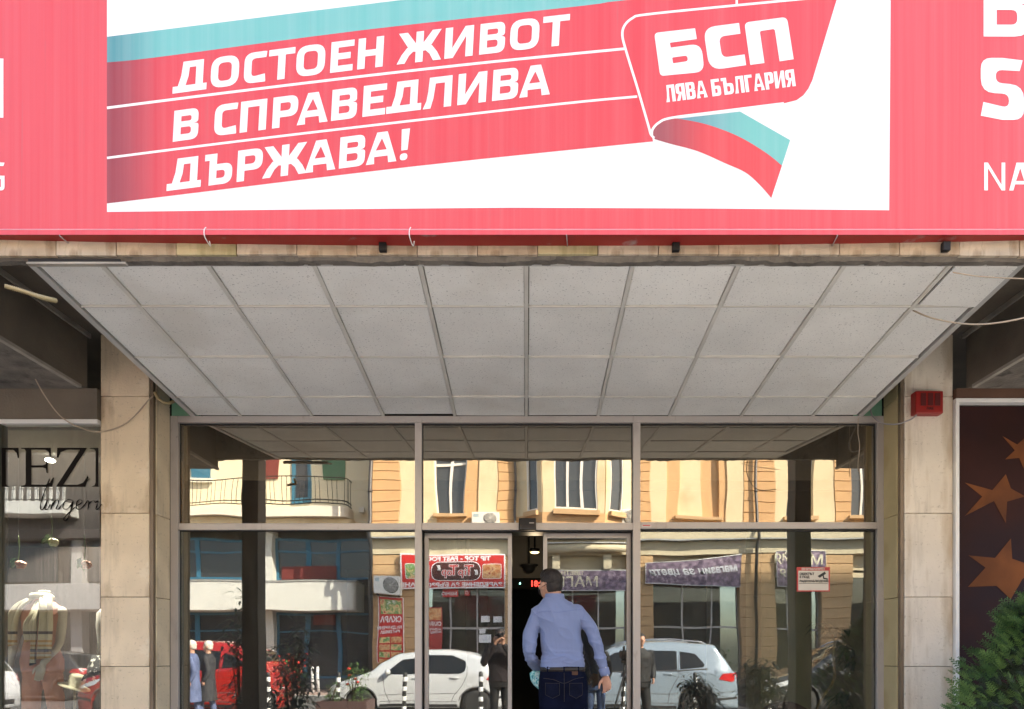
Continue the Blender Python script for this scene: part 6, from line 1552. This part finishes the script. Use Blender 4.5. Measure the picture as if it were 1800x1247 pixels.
    me=sh_.data; bvh=BVHTree.FromPolygons([sh_.matrix_world@v.co for v in me.vertices],[p.vertices[:] for p in me.polygons])
    def proj(P,t,r=.0016,off=.0005,n=6):
        out=[]
        for p in curve_pts(P,n):
            hit=t.ray_cast(Vector((p.x,p.y-.6,p.z)),Vector((0,1,0)))
            if hit[0]: out.append(hit[0]-Vector((0,off,0)))
        return out
    m_seamb=M('shirt_seam',(.12,.17,.37),.8)
    mb=MB()
    for P in ([Pm(938,1082),Pm(955,1076),Pm(980,1078),Pm(1006,1074),Pm(1022,1072)],[Pm(948,1066),Pm(944,1080),Pm(951,1096)],[Pm(1020,1062),Pm(1026,1078),Pm(1021,1096)]):
        q=proj(P,bvh)
        if len(q)>2: mb.tube(q,.0014,4)
    mb.build('shirt_seam',m_seamb,body)
    mb=MB(); mb.ell(wrR+Vector((.01,-.043,-.0)),(.005,.003,.005)); mb.ell(wrR+Vector((-.004,-.043,.062)),(.004,.003,.004)); mb.build('button',m_white,body)
    # jeans
    j=MB(); L=[]
    for px,py,wpx,dep in ((989,1168,37.5,.116),(989,1178,38.5,.120),(989.5,1192,41.5,.132),(990,1206,43,.140),(990,1222,42.8,.138),(990,1240,42,.135),(990,1256,40.5,.125)):
        c=Pm(px,py); L.append((c.x,c.y-(.012 if py>1190 else 0),c.z,wpx/220.8,dep,0))
    rings(j,L,pw=2.3)
    limb(j,[hipL+Vector((-.008,-.015,0)),hipL*.5+knL*.5,knL,anL],[.098,.088,.068,.055]); limb(j,[hipR+Vector((.008,-.015,0)),hipR*.5+knR*.5,knR,anR],[.098,.088,.068,.055])
    jn=remesh(j,'jeans',m_jean,body,.007,3,disp=lambda c: (1-abs(noise.noise(Vector((c.x*8+c.z*4,c.y*5,c.z*12))))*2)*.004)
    bj=BVHTree.FromPolygons([v.co.copy() for v in jn.data.vertices],[p.vertices[:] for p in jn.data.polygons])
    m_st=M('denim_stitch',(.035,.026,.02),.8); m_wb=M('denim_band',(.007,.009,.022),.95,spec=.08,var=.3,vscale=12)
    mb=MB()
    for P in ([Pm(990,1178),Pm(990,1198),Pm(990,1232)],[Pm(955,1192),Pm(972,1194),Pm(990,1200),Pm(1008,1193),Pm(1024,1190)]):
        q=proj(P,bj,off=.001); 
        if len(q)>2: mb.tube(q,.0018,4)
    mb.build('stitching',m_st,body)
    for cx0,cx1 in ((958,982),(999,1022)):
        P=[(cx0,1200),(cx1,1200),(cx1,1220),((cx0+cx1)/2,1226),(cx0,1220)]
        v2,tr=fill2d([Vector(p) for p in P]); bm=bmesh.new(); V=[bm.verts.new((p.x,p.y,0)) for p in v2]; [bm.faces.new([V[i] for i in t]) for t in tr]
        for c in range(int(cx0)+3,int(cx1),3): bmesh.ops.bisect_plane(bm,geom=bm.verts[:]+bm.edges[:]+bm.faces[:],plane_co=(c,0,0),plane_no=(1,0,0))
        for c in range(1203,1226,3): bmesh.ops.bisect_plane(bm,geom=bm.verts[:]+bm.edges[:]+bm.faces[:],plane_co=(0,c,0),plane_no=(0,1,0))
        for v in bm.verts:
            p=Pm(v.co.x,v.co.y); h_=bj.ray_cast(Vector((p.x,p.y-.6,p.z)),Vector((0,1,0))); v.co=(h_[0] if h_[0] else p)-Vector((0,.004,0))
        me=bpy.data.meshes.new('back_pocket'); bm.to_mesh(me); bm.free(); me.materials.append(m_wb); link('back_pocket',me,body)
        mb=MB(); q=[]
        for a,b_ in zip(P,P[1:]+P[:1]): 
            qq=proj([Pm(*a),(Pm(*a)+Pm(*b_))/2,Pm(*b_)],bj,off=.005,n=4); q+=qq
        if len(q)>3: mb.tube(q,.0013,4); mb.build('pocket_stitching',m_st,body)
    # belt + loops
    c=Pm(989,1174.5); 
    mb=MB(); vs=[]; n_=40
    for zz_,g in ((-.019,0),(-.019,.006),(.016,.006),(.016,0)):
        for k in range(n_):
            a=2*math.pi*k/n_; ct,st_=math.cos(a),math.sin(a); vs.append((c.x+(.1735+g)*math.copysign(abs(ct)**(2/2.3),ct),c.y+(.1205+g)*math.copysign(abs(st_)**(2/2.3),st_),c.z+zz_-.008))
    mb.add(vs,[(i*n_+k,i*n_+(k+1)%n_,((i+1)%4)*n_+(k+1)%n_,((i+1)%4)*n_+k) for i in range(4) for k in range(n_)],0,True); mb.build('belt',m_belt,body)
    for px in (962,990,1015):
        p=Pm(px,1176); a=math.asin(max(-1,min(1,(p.x-c.x)/.18))); yy=c.y-.129*math.cos(a)**.87; bx('belt_loop',p.x-.006,p.x+.006,yy-.004,yy+.008,c.z-.034,c.z+.012,m_wb,body)
    p=Pm(1008,1182); bx('label_patch',p.x-.02,p.x+.025,c.y-.1335,c.y-.122,p.z-.018,p.z+.010,M('leather_patch',(.08,.035,.018),.7),body)
    # mask strap round the back of the head
    bh=BVHTree.FromPolygons([v.co.copy() for v in body.data.vertices],[p.vertices[:] for p in body.data.polygons])
    hr=[ch_ for ch_ in body.children if ch_.name.startswith('hair')][0]; bhh=BVHTree.FromPolygons([v.co.copy() for v in hr.data.vertices],[p.vertices[:] for p in hr.data.polygons])
    mb=MB(); q=[]
    for px,py in [(952,1033),(955,1031),(960,1028),(966,1025),(973,1022),(980,1020),(987,1019)]:
        p=Pm(px,py); h_=bhh.ray_cast(Vector((p.x,p.y-.6,p.z)),Vector((0,1,0)))
        if not h_[0]: h_=bh.ray_cast(Vector((p.x,p.y-.6,p.z)),Vector((0,1,0)))
        if h_[0]: q.append(h_[0]-Vector((0,.003,0)))
    if len(q)>3: mb.tube(q,.0022,5); mb.build('mask_strap',m_black,body)
    # mask on the face
    mk=MB(); mk.ell(hc+hR@Vector((0,.072,-.055)),(.058,.040,.052),16,10,rot=hR); mk.build('face_mask',m_black,body)
    for an,dx in ((anL,-.02),(anR,.02)):
        s=MB(); limb(s,[Vector((an.x,an.y-.02,floor+.05)),Vector((an.x,an.y+.08,floor+.05)),Vector((an.x+dx,an.y+.20,floor+.04))],[.047,.048,.040]); remesh(s,'shoe',m_belt,body,.008,2,disp=None)
    # bag of blue pattern in the left hand
    bg_=thing('carrier_bag',tuple(Pm(943,1196,.18)),'small turquoise patterned bag with a tan handle in the hand of the man','bag')
    c0=Vector((Pm(943,1197).x,5.78,Pm(943,1197).z)); mb=MB()
    pp=[(-.052,.055),(-.018,.085),(.03,.075),(.055,.03),(.05,-.05),(.02,-.075),(-.02,-.04),(-.045,.0)]
    n=len(pp); 
    for dy_,sc_ in ((-.03,.85),(-.012,1.0),(.012,1.0),(.03,.85)): pass
    vs=[]
    for dy_,sc_ in ((-.032,.8),(-.014,1.02),(.014,1.02),(.032,.8)):
        vs+=[(c0.x+a*sc_*1.0,c0.y+dy_,c0.z+b_*sc_*1.0) for a,b_ in pp]
    mb.add(vs,[(i*n+k,i*n+(k+1)%n,(i+1)*n+(k+1)%n,(i+1)*n+k) for i in range(3) for k in range(n)]+[tuple(range(n)),tuple(3*n+k for k in range(n))])
    mb.build('bag_body',printmat('bag_print',[(.02,.20,.28),(.10,.45,.50),(.55,.75,.75),(.03,.28,.42)],45),bg_)
    mb=MB(); mb.tube(curve_pts([c0+Vector((-.02,0,.06)),c0+Vector((.02,-.01,.085)),c0+Vector((.05,0,.075))],4),.011,6); mb.build('bag_handle',M('tan_handle',(.35,.17,.07),.6),bg_)
    return body
the_man()

def bystander(loc,yaw,hgt,label,top,bottom,haircol,pose='stand',skin=None,coat=False,group=None):
    """simple standing figure, built facing +y at the origin then turned"""
    k=hgt/1.78; Mt=Matrix.Translation(Vector(loc))@Matrix.Rotation(yaw,4,'Z')@Matrix.Scale(k,4)
    b=MB()
    def tor(mb,g,lo):
        L=[(0,0,z,a+g,d+g,0) for z,a,d in ((1.52,.055,.05),(1.49,.10,.065),(1.45,.175,.085),(1.38,.20,.105),(1.25,.185,.11),(1.10,.165,.105),(1.0,.17,.115),(.90,.18,.125),(.82,.165,.12))if z>lo]
        rings(mb,L)
    if pose=='camera':
        sh=[Vector((s*.19,0,1.43)) for s in (-1,1)]; el=[Vector((s*.27,.12,1.20)) for s in (-1,1)]; wr_=[Vector((s*.06,.26,1.52)) for s in (-1,1)]; hd=(Vector((0,.3,.8)),)
    elif pose=='walk':
        sh=[Vector((s*.19,0,1.43)) for s in (-1,1)]; el=[Vector((s*.23,-.08*s,1.15)) for s in (-1,1)]; wr_=[Vector((s*.24,.12-.1*s,.92)) for s in (-1,1)]
    else:
        sh=[Vector((s*.19,0,1.43)) for s in (-1,1)]; el=[Vector((s*.25,-.03,1.16)) for s in (-1,1)]; wr_=[Vector((s*.20,.12,.98)) for s in (-1,1)]
    tor(b,0,.7)
    hips=[Vector((s*.09,0,.88)) for s in (-1,1)]; kn=[Vector((s*.10,.03+(.08*s if pose=='walk' else 0),.48)) for s in (-1,1)]; an=[Vector((s*.11,(.12*s if pose=='walk' else 0),.09)) for s in (-1,1)]
    for i in (0,1):
        limb(b,[sh[i],el[i],wr_[i]],[.05,.042,.028]); limb(b,[hips[i],kn[i],an[i]],[.085,.055,.038]); limb(b,[an[i],an[i]+Vector((0,.06,-.04)),an[i]+Vector((0,.17,-.055))],[.04,.04,.03])
        dd=(Vector((0,.2,.6)) if pose=='camera' else Vector((0,.1,-1))); hand(b,wr_[i],dd,Vector((-1 if i else 1,0,0)) if pose=='camera' else Vector((0,1,0)),None,.9,.95)
    limb(b,[Vector((0,0,1.47)),Vector((0,.01,1.56)),Vector((0,.0,1.62))],[.06,.055,.055]); R=head(b,Vector((0,.02,1.665)),0,0,.98)
    body=remesh(b,'person',skin or m_skin,None,.009,3); setp(body,label,'person',group)
    t=MB(); tor(t,.022,.85 if not coat else .7)
    if coat: rings(t,[(0,0,z,a,d,0) for z,a,d in ((.95,.20,.14),(.7,.23,.17),(.45,.25,.19))])
    for i in (0,1): limb(t,[sh[i],el[i],wr_[i]*.9+el[i]*.1],[.066,.056,.042])
    remesh(t,'coat' if coat else 'jacket',top,body,.010,3,disp=lambda c:(1-abs(noise.noise(c*9))*2)*.006)
    p=MB(); rings(p,[(0,0,z,a,d,0) for z,a,d in ((1.0,.185,.13),(.9,.195,.14),(.8,.185,.135))])
    for i in (0,1): limb(p,[hips[i],kn[i],an[i]],[.098,.072,.058])
    remesh(p,'trousers',bottom,body,.010,3)
    h=MB(); hc=Vector((0,.02,1.665)); h.ell(hc+Vector((0,-.014,.03)),(.083,.102,.09)); h.ell(hc+Vector((0,-.04,-.02)),(.075,.07,.075))
    remesh(h,'hair',haircol,body,.007,2,cut=lambda c: (c.z-hc.z)<(-.06 if c.y-hc.y<-.02 else (.0 if c.y-hc.y<.04 else .05)))
    for i in (0,1):
        s=MB(); limb(s,[an[i]+Vector((0,-.02,-.045)),an[i]+Vector((0,.08,-.045)),an[i]+Vector((0,.19,-.05))],[.042,.044,.036]); remesh(s,'shoe',m_belt,body,.012,2)
    for o in [body]+list(body.children): o.data.transform(Mt)
    return body,Mt
m_jk=M('dark_jacket',(.009,.004,.006),.8,var=.3,vscale=5); m_jk2=M('black_jacket',(.005,.005,.006),.7,var=.3); m_tr=M('black_trousers',(.005,.005,.006),.8); m_jb=M('blue_jeans',(.035,.06,.13),.8,var=.3,vscale=5)
m_bc=M('pale_blue_coat',(.11,.14,.26),.8,var=.15,vscale=5); m_gj=M('grey_jacket',(.03,.03,.035),.8); m_wc=M('white_hair',(.62,.58,.50),.7)
bd,Mt=bystander((-.47,-.25,0),0,1.84,'photographer in dark clothes raising a camera, mirrored in the left door leaf',m_jk,m_tr,m_hair,'camera',group='people standing on the pavement')
cmr=thing('photo_camera',tuple(Mt@Vector((0,.30,1.62))),'black photo camera held to the face of the photographer','camera')
c=Mt@Vector((0,.20,1.665)); MB().box(c.x-.07,c.x+.07,c.y-.03,c.y+.04,c.z-.05,c.z+.045).build('camera_body',m_black,cmr,.01); MB().lathe([(.036,0),(.038,.09),(.034,.1)],(c.x,c.y+.04,c.z),18,axis='y').build('lens',m_black,cmr); MB().lathe([(.028,0),(.001,.006)],(c.x,c.y+.141,c.z),16,axis='y').build('front_glass',m_cgl,cmr)
bystander((1.22,-.5,0),.15,1.72,'bystander in a black jacket and blue jeans mirrored right behind the man in blue',m_jk2,m_jb,m_hair,'stand',group='people standing on the pavement')
bystander((2.05,-.75,0),-.2,1.76,'bystander in dark clothes mirrored beside the tripod in the right pane',m_jk2,m_tr,m_hair,'stand',group='people standing on the pavement')
p=Rf(341,1150,15.3)
bystander((-6.78,-2.4,0),1.4,1.66,'white haired pedestrian in a pale blue coat passing the red car, nearer the frame edge',m_bc,m_bc,m_wc,'walk',coat=True,group='pedestrians passing the red car')
bystander((-6.60,-2.75,0),1.5,1.66,'white haired pedestrian in a grey jacket passing the red car, nearer the pillar',m_gj,m_bc,m_wc,'walk',coat=True,group='pedestrians passing the red car')
# tripod with video camera
tr_=thing('tripod',(1.68,-.3,0),'black tripod with a video camera standing on the pavement','tripod'); tx,ty=1.68,-.15
for a in (0.5,2.6,4.7): MB().tube([(tx,ty,1.05),(tx+math.cos(a)*.38,ty+math.sin(a)*.38,0.01)],[.018,.012],8).build('leg',m_black,tr_)
MB().tube([(tx,ty,.85),(tx,ty,1.28)],.018,8).build('centre_post',m_black,tr_); MB().lathe([(.05,0),(.06,.02),(.05,.06),(.03,.07)],(tx,ty,1.25),14).build('pan_head',m_black,tr_)
vc=thing('video_camera',(tx,ty,1.32),'black video camera mounted on the tripod','camera'); bx('camera_body',tx-.06,tx+.06,ty-.18,ty+.10,1.322,1.46,m_black,vc,.012); MB().lathe([(.045,0),(.05,.12),(.045,.125)],(tx,ty+.10,1.39),16,axis='y').build('lens',m_black,vc); MB().tube([(tx,ty-.12,1.46),(tx,ty-.10,1.52),(tx,ty+.04,1.52),(tx,ty+.06,1.46)],.012,6).build('carry_handle',m_black,vc)

#==================================================================== MANNEQUIN
MZ=6.5
def Mq(px,py,dy=0): return D(px,py,MZ)+Vector((0,dy,0))
mn=thing('mannequin',(Mq(75,1150).x,MZ,.30),'headless shop mannequin in a salmon jumpsuit and striped scarf behind the shop window','mannequin')
m_man=M('mannequin_skin',(.52,.50,.46),.5); m_salm=M('salmon_cloth',(.50,.25,.18),.8,var=.1,vscale=6)
b=MB(); L=[]
for px,py,wp,dp in ((78,1044,9,.045),(77,1054,11,.05),(76,1062,22,.065),(75,1070,36,.08),(74,1082,37,.10),(73,1100,31,.105),(73,1120,27,.09),(73,1140,29,.10),(74,1160,34,.12),(75,1180,34,.12)):
    c=Mq(px,py); L.append((c.x,c.y,c.z,wp/191.5,dp,0))
rings(b,L); b2=MB()
limb(b2,[Mq(42,1078),Mq(28,1130,-.02),Mq(24,1172,-.05)],[.05,.038,.028]); limb(b2,[Mq(108,1076),Mq(104,1130,.0),Mq(92,1165,-.12)],[.05,.038,.028])
hand(b2,Mq(24,1174,-.05),Vector((.1,-.1,-1)),Vector((.6,-.6,0)),None,.3,1.0); hand(b2,Mq(91,1168,-.12),Vector((-.25,-.1,-1)),Vector((-.6,-.6,0)),None,.3,1.0)
rings(b2,[(Mq(78,1046).x,MZ,Mq(78,1038).z,.045,.045,0),(Mq(78,1046).x,MZ,Mq(78,1056).z,.05,.048,0)])
remesh(b2,'arms_and_neck',m_man,mn,.007,3)
limb(b,[Mq(60,1180),Mq(52,1240,.02),Vector((Mq(52,1250).x,MZ,.34))],[.09,.07,.045]); limb(b,[Mq(90,1180),Mq(102,1235,-.03),Vector((Mq(112,1250).x,MZ,.34))],[.09,.068,.045])
remesh(b,'jumpsuit',m_salm,mn,.008,3,disp=lambda c:(1-abs(noise.noise(c*10))*2)*.006)
bx('base_plate',Mq(50,1200).x-.05,Mq(110,1200).x+.05,MZ-.15,MZ+.15,.30,.315,m_alu,mn)
def stripes():
    m=bpy.data.materials.new('striped_scarf'); m.use_nodes=True; t=m.node_tree; bs=t.nodes['Principled BSDF']; bs.inputs['Roughness'].default_value=.6; L_=t.links.new
    tc=t.nodes.new('ShaderNodeTexCoord'); sp_=t.nodes.new('ShaderNodeSeparateXYZ'); L_(tc.outputs['Object'],sp_.inputs[0])
    mr=t.nodes.new('ShaderNodeMapRange'); mr.inputs['From Min'].default_value=Mq(0,1172).z-.3; mr.inputs['From Max'].default_value=Mq(0,1045).z-.3; L_(sp_.outputs[2],mr.inputs[0])
    cr=t.nodes.new('ShaderNodeValToRGB'); cr.color_ramp.interpolation='CONSTANT'; el=cr.color_ramp.elements
    cream=(.58,.55,.42,1); blk=(.015,.014,.02,1); gold=(.45,.28,.10,1)
    el[0].position=0; el[0].color=blk; el[1].position=.05; el[1].color=cream
    for p_,c_ in ((.10,gold),(.14,cream),(.17,gold),(.20,blk),(.24,cream),(.27,gold),(.30,cream),(.33,gold),(.36,cream),(.44,blk),(.48,cream),(.66,cream)):
        e_=el.new(p_); e_.color=c_
    L_(mr.outputs[0],cr.inputs[0]); L_(cr.outputs[0],bs.inputs['Base Color']); return m
m_sc=stripes()
def drape(pts,wd,name,fold=3):
    P=curve_pts(pts,6); vs=[]; n=11
    for i,p in enumerate(P):
        t=i/(len(P)-1); w_=wd[0]+(wd[1]-wd[0])*t
        for k in range(n):
            u=k/(n-1)*2-1; vs.append((p.x+u*w_/2,p.y-.018*math.cos(u*fold*math.pi)-.012*noise.noise(Vector((u*2,t*3,0))),p.z+.01*u))
    mb=MB(); mb.add(vs,[(i*n+k,i*n+k+1,(i+1)*n+k+1,(i+1)*n+k) for i in range(len(P)-1) for k in range(n-1)],0,True); o=mb.build(name,m_sc,mn,recalc=False)
    sm=o.modifiers.new('s','SOLIDIFY'); sm.thickness=.006; return o
drape([Mq(62,1052,-.04),Mq(46,1066,-.10),Mq(36,1095,-.12),Mq(32,1136,-.11)],(.10,.11),'scarf_end')
drape([Mq(86,1048,-.05),Mq(96,1066,-.13),Mq(97,1110,-.14),Mq(95,1158,-.15)],(.10,.12),'scarf_end')
drape([Mq(80,1056,-.07),Mq(76,1080,-.13),Mq(68,1100,-.14),Mq(70,1128,-.13)],(.07,.09),'scarf_end')
drape([Mq(82,1056,-.07),Mq(82,1090,-.15),Mq(80,1130,-.15),Mq(78,1168,-.15)],(.04,.045),'scarf_end',2)
mb=MB(); c=Mq(75,1052,0)
ring=[(c.x+.075*math.cos(a*.3),c.y+.062*math.sin(a*.3)-.01,c.z-.012*math.sin(a*.3)+.008) for a in range(22)]; mb.tube(ring,[.028+.004*math.sin(i*2.1) for i in range(22)],10); mb.build('scarf_loop',M('cream_scarf',(.55,.53,.42),.7,var=.2,vscale=20,stretch=(1,1,6)),mn)
# second mannequin partly behind column
m2_=thing('garment_stand',(Mq(182,1120).x,6.45,.3),'white blouse and spotted skirt on a stand at the column edge of the shop window','garment stand')
b=MB(); L=[]
for px,py,wp,dp in ((190,1070,10,.05),(190,1078,18,.07),(190,1100,19,.08),(190,1125,16,.08),(190,1150,16,.08)):
    c=D(px,py,6.4); L.append((c.x,c.y,c.z,wp/194,dp,0))
rings(b,L); b.build('blouse',M('white_cloth',(.6,.58,.54),.8,bump=.3,bscale=20),m2_)
b=MB(); rings(b,[(D(185,1150,6.4).x,6.4,D(0,1152,6.4).z,.10,.09,0),(D(185,1150,6.4).x,6.4,D(0,1180,6.4).z,.15,.12,0),(D(180,1150,6.4).x,6.4,D(0,1196,6.4).z,.17,.13,0)]); b.build('skirt',M('spotted_skirt',(.02,.02,.02),.8,col2=(.65,.65,.6),c2lo=.60,c2hi=.62,c2scale=30),m2_)
MB().tube([(D(185,1150,6.4).x,6.4,.3),(D(185,1150,6.4).x,6.4,1.4)],.015,8).build('pole',m_alu,m2_)
hat=thing('straw_hat',tuple(D(130,1200,6.5)),'cream brimmed hat on a low display stand in the shop window','hat')
c=D(131,1206,6.5); mb=MB(); rt=Matrix.Rotation(.35,3,'Y')
mb.lathe([(.005,.11),(.055,.108),(.068,.09),(.072,0),(.135,-.012),(.137,-.008),(.075,.006)],(0,0,0),26); mb.v=[tuple(rt@Vector(v)+c) for v in mb.v]; mb.build('crown_and_brim',M('hat_straw',(.55,.52,.38),.8,bump=.3,bscale=150),hat); MB().tube([(c.x,c.y,.3),(c.x,c.y,c.z)],.012,8).build('stand',m_alu,hat)
